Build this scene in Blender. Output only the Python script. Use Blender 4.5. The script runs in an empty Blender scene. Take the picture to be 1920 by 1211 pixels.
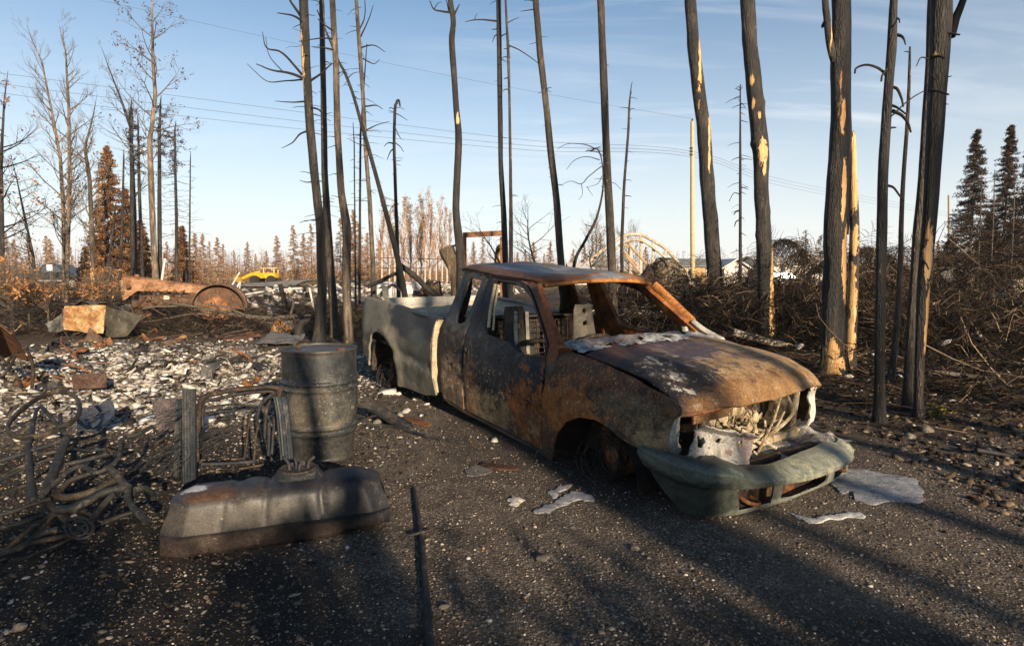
import bpy, bmesh, math, random
import numpy as np
from mathutils import Vector, Matrix, noise
from mathutils.geometry import delaunay_2d_cdt

SC = bpy.context.scene
COL = SC.collection
rnd = random.Random(7)
nrs = np.random.RandomState(11)

# ---------------------------------------------------------------- camera, sky, sun, exposure
CX, CY, FP, HOR, CAMH = 960.0, 605.5, 1100.0, 507.5, 1.5
PITCH = math.atan((CY - HOR) / FP)
cam = bpy.data.cameras.new('camera')
cam.sensor_width = 36.0
cam.lens = FP * 36.0 / 1920.0
cam.clip_start = 0.05
cam.clip_end = 3000
camo = bpy.data.objects.new('camera', cam)
COL.objects.link(camo)
camo.location = (0, 0, CAMH)
camo.rotation_euler = (math.pi / 2 - PITCH, 0, 0)
SC.camera = camo

SUN_AZ = math.radians(153.0)      # from +Y towards +X: behind the camera, to the right
SUN_EL = math.radians(15.0)
sun = bpy.data.lights.new('sun', 'SUN')
sun.energy = 5.0
sun.angle = math.radians(0.55)
sun.color = (1.0, 0.79, 0.56)
suno = bpy.data.objects.new('sun', sun)
COL.objects.link(suno)
sdir = Vector((math.sin(SUN_AZ) * math.cos(SUN_EL), math.cos(SUN_AZ) * math.cos(SUN_EL), math.sin(SUN_EL)))
suno.rotation_euler = sdir.to_track_quat('Z', 'Y').to_euler()
suno.location = sdir * 60

SC.view_settings.view_transform = 'Standard'
SC.view_settings.look = 'None'
SC.view_settings.exposure = 1.2
SC.view_settings.gamma = 1
SC.view_settings.use_curve_mapping = False
SC.cycles.max_bounces = 6
SC.cycles.transparent_max_bounces = 6
SC.cycles.use_adaptive_sampling = True
SC.cycles.use_denoising = True


def N(nt, typ, **kw):
    n = nt.nodes.new(typ)
    for k, v in kw.items():
        if k == 'inp':
            for a, b in v.items():
                s = n.inputs[a]
                if hasattr(b, 'links') or isinstance(b, bpy.types.NodeSocket):
                    nt.links.new(b, s)
                else:
                    s.default_value = b
        else:
            setattr(n, k, v)
    return n


W = bpy.data.worlds.new('World')
SC.world = W
W.use_nodes = True
wt = W.node_tree
wt.nodes.clear()
sky = N(wt, 'ShaderNodeTexSky', sky_type='NISHITA', sun_disc=False, sun_elevation=SUN_EL,
        sun_rotation=SUN_AZ, altitude=0, air_density=1.0, dust_density=0.25, ozone_density=2.2)
tc = N(wt, 'ShaderNodeTexCoord')
sep = N(wt, 'ShaderNodeSeparateXYZ', inp={0: tc.outputs['Generated']})
# thin cirrus: flattened noise on the view direction divided by height
addz = N(wt, 'ShaderNodeMath', operation='ADD', inp={0: sep.outputs[2], 1: 0.16})
dx = N(wt, 'ShaderNodeMath', operation='DIVIDE', inp={0: sep.outputs[0], 1: addz.outputs[0]})
dy = N(wt, 'ShaderNodeMath', operation='DIVIDE', inp={0: sep.outputs[1], 1: addz.outputs[0]})
cmb = N(wt, 'ShaderNodeCombineXYZ', inp={0: dx.outputs[0], 1: dy.outputs[0]})
mp = N(wt, 'ShaderNodeMapping', inp={0: cmb.outputs[0]})
mp.inputs['Rotation'].default_value = (0, 0, 0.95)
mp.inputs['Scale'].default_value = (0.55, 2.6, 1)
mp.inputs['Location'].default_value = (0.35, 0.1, 0)
cn = N(wt, 'ShaderNodeTexNoise', inp={'Vector': mp.outputs[0], 'Scale': 1.6, 'Detail': 9.0, 'Roughness': 0.6, 'Distortion': 0.7})
cr = N(wt, 'ShaderNodeMapRange', inp={0: cn.outputs[0], 1: 0.47, 2: 0.78, 3: 0.0, 4: 0.65})
cn2 = N(wt, 'ShaderNodeTexNoise', inp={'Vector': cmb.outputs[0], 'Scale': 0.5, 'Detail': 2.0})
cr2 = N(wt, 'ShaderNodeMapRange', inp={0: cn2.outputs[0], 1: 0.43, 2: 0.60, 3: 0.0, 4: 1.0})
cr2b = N(wt, 'ShaderNodeMapRange', inp={0: sep.outputs[0], 1: -0.35, 2: 0.2, 3: 0.25, 4: 1.0})
cr2 = N(wt, 'ShaderNodeMath', operation='MULTIPLY', inp={0: cr2.outputs[0], 1: cr2b.outputs[0]})
skyb = N(wt, 'ShaderNodeMix', data_type='RGBA', blend_type='MULTIPLY', inp={0: 1.0, 6: sky.outputs[0], 7: (0.84, 0.98, 1.02, 1)})
cmul = N(wt, 'ShaderNodeMath', operation='MULTIPLY', inp={0: cr.outputs[0], 1: cr2.outputs[0]})
mixc = N(wt, 'ShaderNodeMix', data_type='RGBA', inp={0: cmul.outputs[0], 6: skyb.outputs[2], 7: (8.6, 8.6, 8.8, 1)})
# the pale dusty air low over the horizon
hz0 = N(wt, 'ShaderNodeMapRange', inp={0: sep.outputs[2], 1: 0.0, 2: 0.54, 3: 1.0, 4: 0.0})
hz1 = N(wt, 'ShaderNodeMath', operation='POWER', inp={0: hz0.outputs[0], 1: 1.9})
mixh = N(wt, 'ShaderNodeMix', data_type='RGBA', inp={0: hz1.outputs[0], 6: mixc.outputs[2], 7: (7.0, 6.95, 6.9, 1)})
bg = N(wt, 'ShaderNodeBackground', inp={0: mixh.outputs[2], 1: 0.064})
wo = N(wt, 'ShaderNodeOutputWorld', inp={0: bg.outputs[0]})

# ---------------------------------------------------------------- measuring helpers (photo pixel -> place in the world)
_c, _s = math.cos(PITCH), math.sin(PITCH)


def ray(px, py):
    a = (px - CX) / FP
    b = -(py - CY) / FP
    return Vector((a, _c + b * _s, -_s + b * _c))


def G(px, py, z=0.0):
    r = ray(px, py)
    t = (z - CAMH) / r.z
    return Vector((r.x * t, r.y * t, z))


def D(px, py, Y):
    r = ray(px, py)
    t = Y / r.y
    return Vector((r.x * t, Y, CAMH + r.z * t))


# ---------------------------------------------------------------- objects
def tag(o, label=None, cat=None, group=None, kind=None):
    if label: o['label'] = label
    if cat: o['category'] = cat
    if group: o['group'] = group
    if kind: o['kind'] = kind
    return o


def empty(name, loc, label, cat, rz=0.0, group=None):
    o = bpy.data.objects.new(name, None)
    COL.objects.link(o)
    o.location = loc
    o.rotation_euler = (0, 0, rz)
    o.empty_display_size = 0.2
    return tag(o, label, cat, group)


def link(name, me, mat=None, parent=None, local=False):
    """link a mesh; when parent is given and the mesh is in world coordinates, shift it into the parent's frame"""
    o = bpy.data.objects.new(name, me)
    COL.objects.link(o)
    if mat is not None and not me.materials:
        for m in (mat if isinstance(mat, (list, tuple)) else [mat]):
            me.materials.append(m)
    if parent is not None:
        o.parent = parent
        if not local:
            bpy.context.view_layer.update()
            o.matrix_parent_inverse = parent.matrix_world.inverted()
    return o


def copy_tree(o, parent=None):
    c = o.copy()
    COL.objects.link(c)
    if parent is not None:
        c.parent = parent
    for ch in list(o.children):
        copy_tree(ch, c)
    return c


def mesh_from(name, V, F, smooth=True, angle=None):
    me = bpy.data.meshes.new(name)
    me.from_pydata([tuple(v) for v in V], [], F)
    me.validate()
    me.update()
    if smooth:
        me.polygons.foreach_set('use_smooth', [True] * len(me.polygons))
        if angle is not None:
            me.set_sharp_from_angle(angle=math.radians(angle))
    return me


def mesh_np(name, V, F, smooth=False):
    """V (n,3), F (m,k) all of one arity"""
    me = bpy.data.meshes.new(name)
    V = np.asarray(V, dtype=np.float32)
    F = np.asarray(F, dtype=np.int32)
    m, k = F.shape
    me.vertices.add(len(V))
    me.vertices.foreach_set('co', V.ravel())
    me.loops.add(m * k)
    me.loops.foreach_set('vertex_index', F.ravel())
    me.polygons.add(m)
    me.polygons.foreach_set('loop_start', np.arange(0, m * k, k, dtype=np.int32))
    me.polygons.foreach_set('loop_total', np.full(m, k, dtype=np.int32))
    if smooth:
        me.polygons.foreach_set('use_smooth', np.ones(m, dtype=bool))
    me.update(calc_edges=True)
    me.validate()
    return me


def smooth_poly(pts, n=6):
    """Catmull-Rom through pts (Vectors or tuples of any length)"""
    P = [np.array(p, dtype=float) for p in pts]
    if len(P) < 3:
        return [P[0] + (P[-1] - P[0]) * t / n for t in range(n + 1)]
    Q = [2 * P[0] - P[1]] + P + [2 * P[-1] - P[-2]]
    out = []
    for i in range(1, len(Q) - 2):
        a, b, c, d = Q[i - 1], Q[i], Q[i + 1], Q[i + 2]
        for j in range(n):
            t = j / n
            out.append(0.5 * ((2 * b) + (c - a) * t + (2 * a - 5 * b + 4 * c - d) * t * t + (3 * b - a - 3 * c + d) * t ** 3))
    out.append(P[-1])
    return out


class MB:
    def __init__(s):
        s.V = []
        s.F = []

    def add(s, V, F):
        o = len(s.V)
        s.V += [tuple(v) for v in V]
        s.F += [tuple(i + o for i in f) for f in F]
        return s

    def box(s, c, size, rot=None, bev=0.0):
        """box with chamfered edges (bev)"""
        bm = bmesh.new()
        bmesh.ops.create_cube(bm, size=1.0)
        for v in bm.verts:
            v.co = Vector((v.co.x * size[0], v.co.y * size[1], v.co.z * size[2]))
        if bev > 0:
            bmesh.ops.bevel(bm, geom=bm.edges[:], offset=bev, segments=2, affect='EDGES', profile=0.6)
        M = Matrix.Translation(Vector(c))
        if rot is not None:
            M = M @ (rot.to_4x4() if isinstance(rot, Matrix) else Matrix.Rotation(rot, 4, 'Z'))
        bm.verts.index_update()
        V = [M @ v.co for v in bm.verts]
        F = [[v.index for v in f.verts] for f in bm.faces]
        bm.free()
        return s.add(V, F)

    def tube(s, pts, rad, sides=10, n=0, cap=True, squash=None):
        P = [Vector(p) for p in (smooth_poly(pts, n) if n else pts)]
        m = len(P)
        if not hasattr(rad, '__len__'):
            R = [rad] * m
        else:
            R = [float(np.interp(i / (m - 1) * (len(rad) - 1), range(len(rad)), rad)) for i in range(m)]
        T = [(P[min(i + 1, m - 1)] - P[max(i - 1, 0)]).normalized() for i in range(m)]
        up = Vector((0, 0, 1)) if abs(T[0].z) < 0.9 else Vector((1, 0, 0))
        a = T[0].cross(up).normalized()
        V, F = [], []
        for i in range(m):
            a = (a - T[i] * a.dot(T[i]))
            a = a.normalized() if a.length > 1e-6 else T[i].orthogonal().normalized()
            b = T[i].cross(a)
            for k in range(sides):
                w = 2 * math.pi * k / sides
                q = squash if squash else 1.0
                V.append(P[i] + (a * math.cos(w) + b * math.sin(w) * q) * R[i])
        for i in range(m - 1):
            for k in range(sides):
                k2 = (k + 1) % sides
                F.append((i * sides + k, i * sides + k2, (i + 1) * sides + k2, (i + 1) * sides + k))
        if cap:
            F.append(tuple(range(sides - 1, -1, -1)))
            F.append(tuple((m - 1) * sides + k for k in range(sides)))
        return s.add(V, F)

    def ring(s, c, R, r, ax=(0, 0, 1), n=40, sides=8, ry=None, t0=0, t1=2 * math.pi):
        ax = Vector(ax).normalized()
        u = ax.orthogonal().normalized()
        v = ax.cross(u)
        full = abs(t1 - t0 - 2 * math.pi) < 1e-6
        pts = [Vector(c) + u * math.cos(t0 + (t1 - t0) * i / n) * R + v * math.sin(t0 + (t1 - t0) * i / n) * (ry or R) for i in range(n + (0 if full else 1))]
        if not full:
            return s.tube(pts, r, sides)
        V, F = [], []
        for i, p in enumerate(pts):
            d = (p - Vector(c)).normalized()
            for k in range(sides):
                w = 2 * math.pi * k / sides
                V.append(p + (d * math.cos(w) + ax * math.sin(w)) * r)
        for i in range(n):
            j = (i + 1) % n
            for k in range(sides):
                k2 = (k + 1) % sides
                F.append((i * sides + k, i * sides + k2, j * sides + k2, j * sides + k))
        return s.add(V, F)

    def lathe(s, prof, c=(0, 0, 0), ax=(0, 0, 1), n=40):
        """prof: list of (radius, height)"""
        ax = Vector(ax).normalized()
        u = ax.orthogonal().normalized()
        v = ax.cross(u)
        V, F = [], []
        for (r, z) in prof:
            for i in range(n):
                w = 2 * math.pi * i / n
                V.append(Vector(c) + ax * z + (u * math.cos(w) + v * math.sin(w)) * r)
        for j in range(len(prof) - 1):
            for i in range(n):
                i2 = (i + 1) % n
                F.append((j * n + i, j * n + i2, (j + 1) * n + i2, (j + 1) * n + i))
        return s.add(V, F)

    def jitter(s, amp, sc):
        s.V = [tuple(Vector(v) + noise.noise_vector(Vector(v) * sc) * amp) for v in s.V]
        return s

    def build(s, name, mat, parent=None, smooth=True, angle=40, local=False):
        return link(name, mesh_from(name, s.V, s.F, smooth, angle), mat, parent, local)


def inside(poly, x, y):
    c = False
    n = len(poly)
    j = n - 1
    for i in range(n):
        xi, yi = poly[i][0], poly[i][1]
        xj, yj = poly[j][0], poly[j][1]
        if (yi > y) != (yj > y) and x < (xj - xi) * (y - yi) / (yj - yi) + xi:
            c = not c
        j = i
    return c


def resample(poly, step):
    out = []
    n = len(poly)
    for i in range(n):
        a = np.array(poly[i], float)
        b = np.array(poly[(i + 1) % n], float)
        k = max(1, int(round(np.linalg.norm(b - a) / step)))
        for j in range(k):
            out.append(tuple(a + (b - a) * j / k))
    return out


def panel(outline, holes, fmap, step=0.04, thick=0.0, sharp=None):
    """sheet cut from a 2-D outline with holes, mapped to 3-D by fmap(u, v); solidified by thick"""
    O = resample(outline, step)
    Hs = [resample(h, step) for h in holes]
    co = [Vector(p) for p in O]
    ed = [(i, (i + 1) % len(O)) for i in range(len(O))]
    for h in Hs:
        o = len(co)
        co += [Vector(p) for p in h]
        ed += [(o + i, o + (i + 1) % len(h)) for i in range(len(h))]
    allb = np.array([tuple(c) for c in co])
    us = np.arange(min(p[0] for p in O) + step / 2, max(p[0] for p in O), step)
    vs = np.arange(min(p[1] for p in O) + step / 2, max(p[1] for p in O), step)
    for iu, u in enumerate(us):
        for v in vs:
            vv = v + (step / 2 if iu % 2 else 0)
            if not inside(O, u, vv) or any(inside(h, u, vv) for h in Hs):
                continue
            if np.min((allb[:, 0] - u) ** 2 + (allb[:, 1] - vv) ** 2) < (0.55 * step) ** 2:
                continue
            co.append(Vector((u, vv)))
    r = delaunay_2d_cdt(co, ed, [], 0, 1e-6)
    P, T = r[0], r[2]
    F = []
    for t in T:
        cu = sum(P[i][0] for i in t) / len(t)
        cv = sum(P[i][1] for i in t) / len(t)
        if inside(O, cu, cv) and not any(inside(h, cu, cv) for h in Hs):
            F.append(tuple(t))
    V = [Vector(fmap(p[0], p[1])) for p in P]
    if thick:
        bm = bmesh.new()
        bv = [bm.verts.new(v) for v in V]
        for f in F:
            try:
                bm.faces.new([bv[i] for i in f])
            except ValueError:
                pass
        bm.normal_update()
        nv = len(bv)
        nor = [v.normal.copy() for v in bv]
        be = [(e.verts[0].index, e.verts[1].index) for e in bm.edges if e.is_boundary]
        bm.verts.index_update()
        be = []
        for f in bm.faces:
            for l in f.loops:
                if len(l.edge.link_faces) == 1:
                    be.append((l.vert.index, l.link_loop_next.vert.index))
        bm.free()
        V2 = [V[i] - nor[i] * thick for i in range(nv)]
        V = V + V2
        F = F + [tuple(i + nv for i in reversed(f)) for f in F] + [(b, a, a + nv, b + nv) for a, b in be]
    return V, F


def tubes_np(P, R, sides=3):
    """P (n,K,3) polylines, R (n,K) radii -> V,F arrays (quads)"""
    n, K, _ = P.shape
    T = np.empty_like(P)
    T[:, 1:-1] = P[:, 2:] - P[:, :-2]
    T[:, 0] = P[:, 1] - P[:, 0]
    T[:, -1] = P[:, -1] - P[:, -2]
    T /= np.maximum(np.linalg.norm(T, axis=2, keepdims=True), 1e-9)
    ref = np.where(np.abs(T[..., 2:3]) < 0.85, np.array([0., 0., 1.]), np.array([1., 0., 0.]))
    a = np.cross(T, ref)
    a /= np.maximum(np.linalg.norm(a, axis=2, keepdims=True), 1e-9)
    b = np.cross(T, a)
    w = np.arange(sides) * 2 * np.pi / sides
    V = P[:, :, None, :] + R[:, :, None, None] * (a[:, :, None, :] * np.cos(w)[None, None, :, None] + b[:, :, None, :] * np.sin(w)[None, None, :, None])
    idx = np.arange(n * K * sides).reshape(n, K, sides)
    i0 = idx[:, :-1, :]
    i1 = idx[:, 1:, :]
    F = np.stack([i0, np.roll(i0, -1, 2), np.roll(i1, -1, 2), i1], axis=-1).reshape(-1, 4)
    return V.reshape(-1, 3), F


ICO = None


def ico(sub=1):
    bm = bmesh.new()
    bmesh.ops.create_icosphere(bm, subdivisions=sub, radius=1.0)
    bm.verts.index_update()
    V = np.array([v.co[:] for v in bm.verts])
    F = np.array([[v.index for v in f.verts] for f in bm.faces])
    bm.free()
    return V, F


def scatter(tmplV, tmplF, pos, scl, jit=0.25, flat=None):
    """many copies of a template with random spin and lumps; pos (n,3), scl (n,3)"""
    n = len(pos)
    nv = len(tmplV)
    ang = nrs.rand(n) * 2 * np.pi
    tilt = (nrs.rand(n) - 0.5) * (0.6 if flat is None else flat)
    tilt2 = (nrs.rand(n) - 0.5) * (0.6 if flat is None else flat)
    V = tmplV[None] * (1 + (nrs.rand(n, nv, 1) - 0.5) * 2 * jit)
    V = V * scl[:, None, :]
    y, z = V[..., 1].copy(), V[..., 2].copy()
    V[..., 1] = y * np.cos(tilt)[:, None] - z * np.sin(tilt)[:, None]
    V[..., 2] = y * np.sin(tilt)[:, None] + z * np.cos(tilt)[:, None]
    x, z = V[..., 0].copy(), V[..., 2].copy()
    V[..., 0] = x * np.cos(tilt2)[:, None] + z * np.sin(tilt2)[:, None]
    V[..., 2] = -x * np.sin(tilt2)[:, None] + z * np.cos(tilt2)[:, None]
    x, y = V[..., 0].copy(), V[..., 1].copy()
    V[..., 0] = x * np.cos(ang)[:, None] - y * np.sin(ang)[:, None]
    V[..., 1] = x * np.sin(ang)[:, None] + y * np.cos(ang)[:, None]
    V += pos[:, None, :]
    F = (tmplF[None] + (np.arange(n) * nv)[:, None, None]).reshape(-1, tmplF.shape[1])
    return V.reshape(-1, 3), F
# ---------------------------------------------------------------- materials
def new_mat(name):
    m = bpy.data.materials.new(name)
    m.use_nodes = True
    nt = m.node_tree
    nt.nodes.clear()
    b = N(nt, 'ShaderNodeBsdfPrincipled')
    o = N(nt, 'ShaderNodeOutputMaterial', inp={0: b.outputs[0]})
    b.inputs['Specular IOR Level'].default_value = 0.25
    return m, nt, b


def rgba(c):
    return (c[0], c[1], c[2], 1.0)


def coords(nt, world=False, loc=None, rot=None, scale=None):
    if world:
        s = N(nt, 'ShaderNodeNewGeometry').outputs['Position']
    else:
        s = N(nt, 'ShaderNodeTexCoord').outputs['Object']
    if loc or rot or scale:
        m = N(nt, 'ShaderNodeMapping', inp={0: s})
        if loc: m.inputs['Location'].default_value = loc
        if rot: m.inputs['Rotation'].default_value = rot
        if scale: m.inputs['Scale'].default_value = scale
        s = m.outputs[0]
    return s


def nz(nt, vec, scale, detail=6, rough=0.6, dist=0.0):
    return N(nt, 'ShaderNodeTexNoise', inp={'Vector': vec, 'Scale': scale, 'Detail': detail, 'Roughness': rough, 'Distortion': dist}).outputs[0]


def ramp(nt, fac, stops, interp='LINEAR'):
    r = N(nt, 'ShaderNodeValToRGB', inp={0: fac})
    el = r.color_ramp.elements
    r.color_ramp.interpolation = interp
    while len(el) < len(stops):
        el.new(0.5)
    for e, (p, c) in zip(el, stops):
        e.position = p
        e.color = rgba(c)
    return r.outputs[0]


def mr(nt, v, a, b, c=0.0, d=1.0, smooth=False):
    n = N(nt, 'ShaderNodeMapRange', inp={0: v, 1: a, 2: b, 3: c, 4: d})
    if smooth: n.interpolation_type = 'SMOOTHSTEP'
    return n.outputs[0]


def mix(nt, f, a, b, typ='MIX'):
    n = N(nt, 'ShaderNodeMix', data_type='RGBA', blend_type=typ)
    for i, v in ((0, f), (6, a), (7, b)):
        if isinstance(v, bpy.types.NodeSocket):
            nt.links.new(v, n.inputs[i])
        elif i == 0:
            n.inputs[0].default_value = v
        else:
            n.inputs[i].default_value = rgba(v)
    return n.outputs[2]


def math_(nt, op, a, b=None):
    n = N(nt, 'ShaderNodeMath', operation=op)
    for i, v in enumerate((a, b)):
        if v is None: continue
        if isinstance(v, bpy.types.NodeSocket): nt.links.new(v, n.inputs[i])
        else: n.inputs[i].default_value = v
    return n.outputs[0]


def bump(nt, b, h, strength=0.5, dist=0.01, normal=None):
    n = N(nt, 'ShaderNodeBump', inp={'Height': h, 'Strength': strength, 'Distance': dist})
    if normal is not None: nt.links.new(normal, n.inputs['Normal'])
    nt.links.new(n.outputs[0], b.inputs['Normal'])
    return n.outputs[0]


def blobmask(nt, vec, c, r, nfac, k=0.9, hard=0.16):
    """1 inside an ellipsoid round c, with an edge torn by noise"""
    m = N(nt, 'ShaderNodeVectorMath', operation='SUBTRACT', inp={0: vec, 1: c})
    d = N(nt, 'ShaderNodeVectorMath', operation='DIVIDE', inp={0: m.outputs[0], 1: r})
    l = N(nt, 'ShaderNodeVectorMath', operation='LENGTH', inp={0: d.outputs[0]}).outputs['Value']
    q = math_(nt, 'ADD', l, math_(nt, 'MULTIPLY', math_(nt, 'SUBTRACT', nfac, 0.5), k * 2))
    return mr(nt, q, 1.0 + hard, 1.0 - hard, 0, 1, True)


BLACK = (.013, .014, .017)
CHAR = (.022, .021, .021)
DBROWN = (.045, .026, .017)
RUST = (.19, .062, .019)
ORANGE = (.34, .125, .028)
TAN = (.32, .225, .115)
CREAM = (.5, .41, .26)
ASH = (.42, .42, .41)
BLUEB = (.026, .032, .044)


def burnt(name, stops, scale=2.2, blobs=(), speck=None, rough=(.5, .85), world=False, streak=None, bumpk=.5, seed=0.0, metal=0.0, zoff=0.0, flake=.75):
    m, nt, b = new_mat(name)
    P = coords(nt, world, loc=(0, 0, zoff)) if zoff else coords(nt, world)
    Ps = coords(nt, world, loc=(seed, seed * 1.7, seed * .3 + zoff), scale=streak) if (streak or seed) else P
    n1 = nz(nt, Ps, scale, 9, .68, .5)
    n2 = nz(nt, P, scale * 5.1, 6, .7, .3)
    n3 = nz(nt, P, 95, 3, .7)
    f = math_(nt, 'ADD', math_(nt, 'MULTIPLY', n1, .72), math_(nt, 'MULTIPLY', n2, .28))
    col = ramp(nt, mr(nt, f, .36, .64), stops)
    nmix = math_(nt, 'ADD', math_(nt, 'MULTIPLY', n1, .55), math_(nt, 'MULTIPLY', n2, .45))
    for bl in blobs:
        c, r, ca, cb = bl[:4]
        st = bl[4] if len(bl) > 4 else 1.0
        k = bl[5] if len(bl) > 5 else 1.7
        mk = math_(nt, 'MULTIPLY', blobmask(nt, P, c, r, nmix, k), st)
        cc = mix(nt, mr(nt, n2, .35, .65), ca, cb)
        col = mix(nt, mk, col, cc)
    if speck:
        # flakes: (colour, threshold, scale, centre-z, z-range)
        for (sc_, thr, cl, cen, rad, amt) in speck:
            ns = nz(nt, P, sc_, 4, .65)
            lm = blobmask(nt, P, cen, rad, n1, .8, .5)
            t = mr(nt, math_(nt, 'ADD', ns, math_(nt, 'MULTIPLY', math_(nt, 'SUBTRACT', n2, .5), .55)), thr, thr + .07)
            col = mix(nt, math_(nt, 'MULTIPLY', math_(nt, 'MULTIPLY', t, lm), amt), col, cl)
    if flake:
        # edges of blistered paint and scale
        n5 = nz(nt, Ps, 13, 12, .80, .9)
        col = mix(nt, math_(nt, 'MULTIPLY', mr(nt, n5, .525, .545), flake), col, mix(nt, .5, col, (.006, .006, .007)))
        col = mix(nt, math_(nt, 'MULTIPLY', mr(nt, n5, .445, .42), flake * .7), col, mix(nt, .35, col, (.30, .24, .17)))
    col = mix(nt, 1.0, col, ramp(nt, n3, [(.3, (.45, .45, .45)), (.7, (1.15, 1.15, 1.15))]), 'MULTIPLY')
    nt.links.new(col, b.inputs['Base Color'])
    nt.links.new(mr(nt, n2, .3, .7, rough[0], rough[1]), b.inputs['Roughness'])
    b.inputs['Metallic'].default_value = metal
    h = math_(nt, 'ADD', math_(nt, 'MULTIPLY', n2, .8), math_(nt, 'MULTIPLY', n3, .25))
    bump(nt, b, h, bumpk, .012)
    return m


def plain(name, col, var=.25, scale=12, rough=.75, bumpk=.25, metal=0.0, world=False):
    m, nt, b = new_mat(name)
    P = coords(nt, world)
    n = nz(nt, P, scale, 6, .65)
    lo = tuple(c * (1 - var) * .84 for c in col)
    hi = tuple(c * (1 + var) * .84 for c in col)
    nt.links.new(ramp(nt, n, [(.3, lo), (.7, hi)]), b.inputs['Base Color'])
    b.inputs['Roughness'].default_value = rough
    b.inputs['Metallic'].default_value = metal
    if bumpk: bump(nt, b, n, bumpk, .01)
    return m


def islands(name, stops, rough=.85, noise_scale=30, bumpk=.4, spec=.2):
    """colour per loose piece of one mesh"""
    m, nt, b = new_mat(name)
    g = N(nt, 'ShaderNodeNewGeometry')
    n = nz(nt, g.outputs['Position'], noise_scale, 4, .65)
    c = ramp(nt, g.outputs['Random Per Island'], stops)
    c = mix(nt, 1.0, c, ramp(nt, n, [(.3, (.5, .5, .5)), (.7, (1.12, 1.12, 1.12))]), 'MULTIPLY')
    nt.links.new(c, b.inputs['Base Color'])
    b.inputs['Roughness'].default_value = rough
    b.inputs['Specular IOR Level'].default_value = spec
    bump(nt, b, n, bumpk, .01)
    return m


def bark(name, base=((.008, .008, .008), (.03, .027, .024), (.075, .062, .048)), wood=(), scale=1.0, woodcol=((.46, .25, .085), (.58, .40, .20)), fleck=0.0, light=None):
    """charred bark in WORLD coordinates; wood = [(centre, radii)] patches where the bark has come off"""
    m, nt, b = new_mat(name)
    P = coords(nt, True)
    Pv = coords(nt, True, scale=(48 * scale, 48 * scale, 9.0 * scale))
    vor = N(nt, 'ShaderNodeTexVoronoi', feature='DISTANCE_TO_EDGE', inp={'Vector': Pv, 'Scale': 1.0}).outputs[0]
    n1 = nz(nt, coords(nt, True, scale=(14, 14, 2.4)), 1.0, 8, .7, .4)
    n2 = nz(nt, P, 1.3, 5, .6)
    n3 = nz(nt, coords(nt, True, scale=(60, 60, 14)), 1.0, 4, .7)
    f = math_(nt, 'ADD', math_(nt, 'MULTIPLY', n1, .65), math_(nt, 'MULTIPLY', n2, .35))
    col = ramp(nt, f, [(.38, tuple(c * .5 for c in base[0])), (.50, tuple(c * .55 for c in base[1])), (.58, tuple(c * .68 for c in base[2])), (.67, tuple(c * 1.5 for c in base[2]))])
    if light:
        # paler scorched streaks
        col = mix(nt, mr(nt, nz(nt, coords(nt, True, scale=(9, 9, 1.1)), 1.0, 5, .65), .52, .66), col, light)
    col = mix(nt, mr(nt, vor, .0, .11, .4, 0), col, (.005, .005, .005))
    if fleck:
        fl = mr(nt, nz(nt, coords(nt, True, scale=(30, 30, 9)), 1.0, 3, .6), .72 - fleck * .12, .76 - fleck * .12)
        col = mix(nt, math_(nt, 'MULTIPLY', fl, .8), col, (.40, .22, .08))
    hgt = math_(nt, 'ADD', math_(nt, 'MULTIPLY', mr(nt, vor, 0, .3), .18), math_(nt, 'ADD', math_(nt, 'MULTIPLY', n3, .5), math_(nt, 'MULTIPLY', n1, .8)))
    for (c, r) in wood:
        nm = nz(nt, coords(nt, True, scale=(13, 13, 3.4)), 1.0, 7, .72, .6)
        mk = blobmask(nt, P, c, r, nm, 1.9, .06)
        grain = nz(nt, coords(nt, True, scale=(70, 70, 3)), 1.0, 5, .7, .3)
        wc = ramp(nt, grain, [(.3, (woodcol[0][0] * .55, woodcol[0][1] * .5, woodcol[0][2] * .45)), (.45, woodcol[0]), (.65, woodcol[1])])
        scorch = mr(nt, nz(nt, P, 5.5, 5, .7), .58, .7)
        wc = mix(nt, math_(nt, 'MULTIPLY', scorch, .75), wc, (.10, .045, .018))
        col = mix(nt, mk, col, wc)
        hgt = math_(nt, 'MULTIPLY', hgt, mr(nt, mk, 0, 1, 1, .25))
    nt.links.new(col, b.inputs['Base Color'])
    b.inputs['Roughness'].default_value = .66
    b.inputs['Specular IOR Level'].default_value = .4
    bump(nt, b, hgt, 1.0, .035)
    return m
# ---------------------------------------------------------------- the ground
def sstep(a, b, x):
    t = np.clip((x - a) / (b - a), 0, 1)
    return t * t * (3 - 2 * t)


def lump(x, y, cx, cy, rx, ry):
    return np.exp(-(((x - cx) / rx) ** 2 + ((y - cy) / ry) ** 2))


_grid = nrs.rand(9, 128, 128)


def vnoise(x, y, k=0):
    """cheap tileable value noise for terrain (numpy)"""
    g = _grid[k % 9]
    xi = np.floor(x).astype(int)
    yi = np.floor(y).astype(int)
    fx, fy = x - xi, y - yi
    fx = fx * fx * (3 - 2 * fx)
    fy = fy * fy * (3 - 2 * fy)
    a, b = g[xi % 128, yi % 128], g[(xi + 1) % 128, yi % 128]
    c, d = g[xi % 128, (yi + 1) % 128], g[(xi + 1) % 128, (yi + 1) % 128]
    return (a * (1 - fx) + b * fx) * (1 - fy) + (c * (1 - fx) + d * fx) * fy - .5


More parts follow.
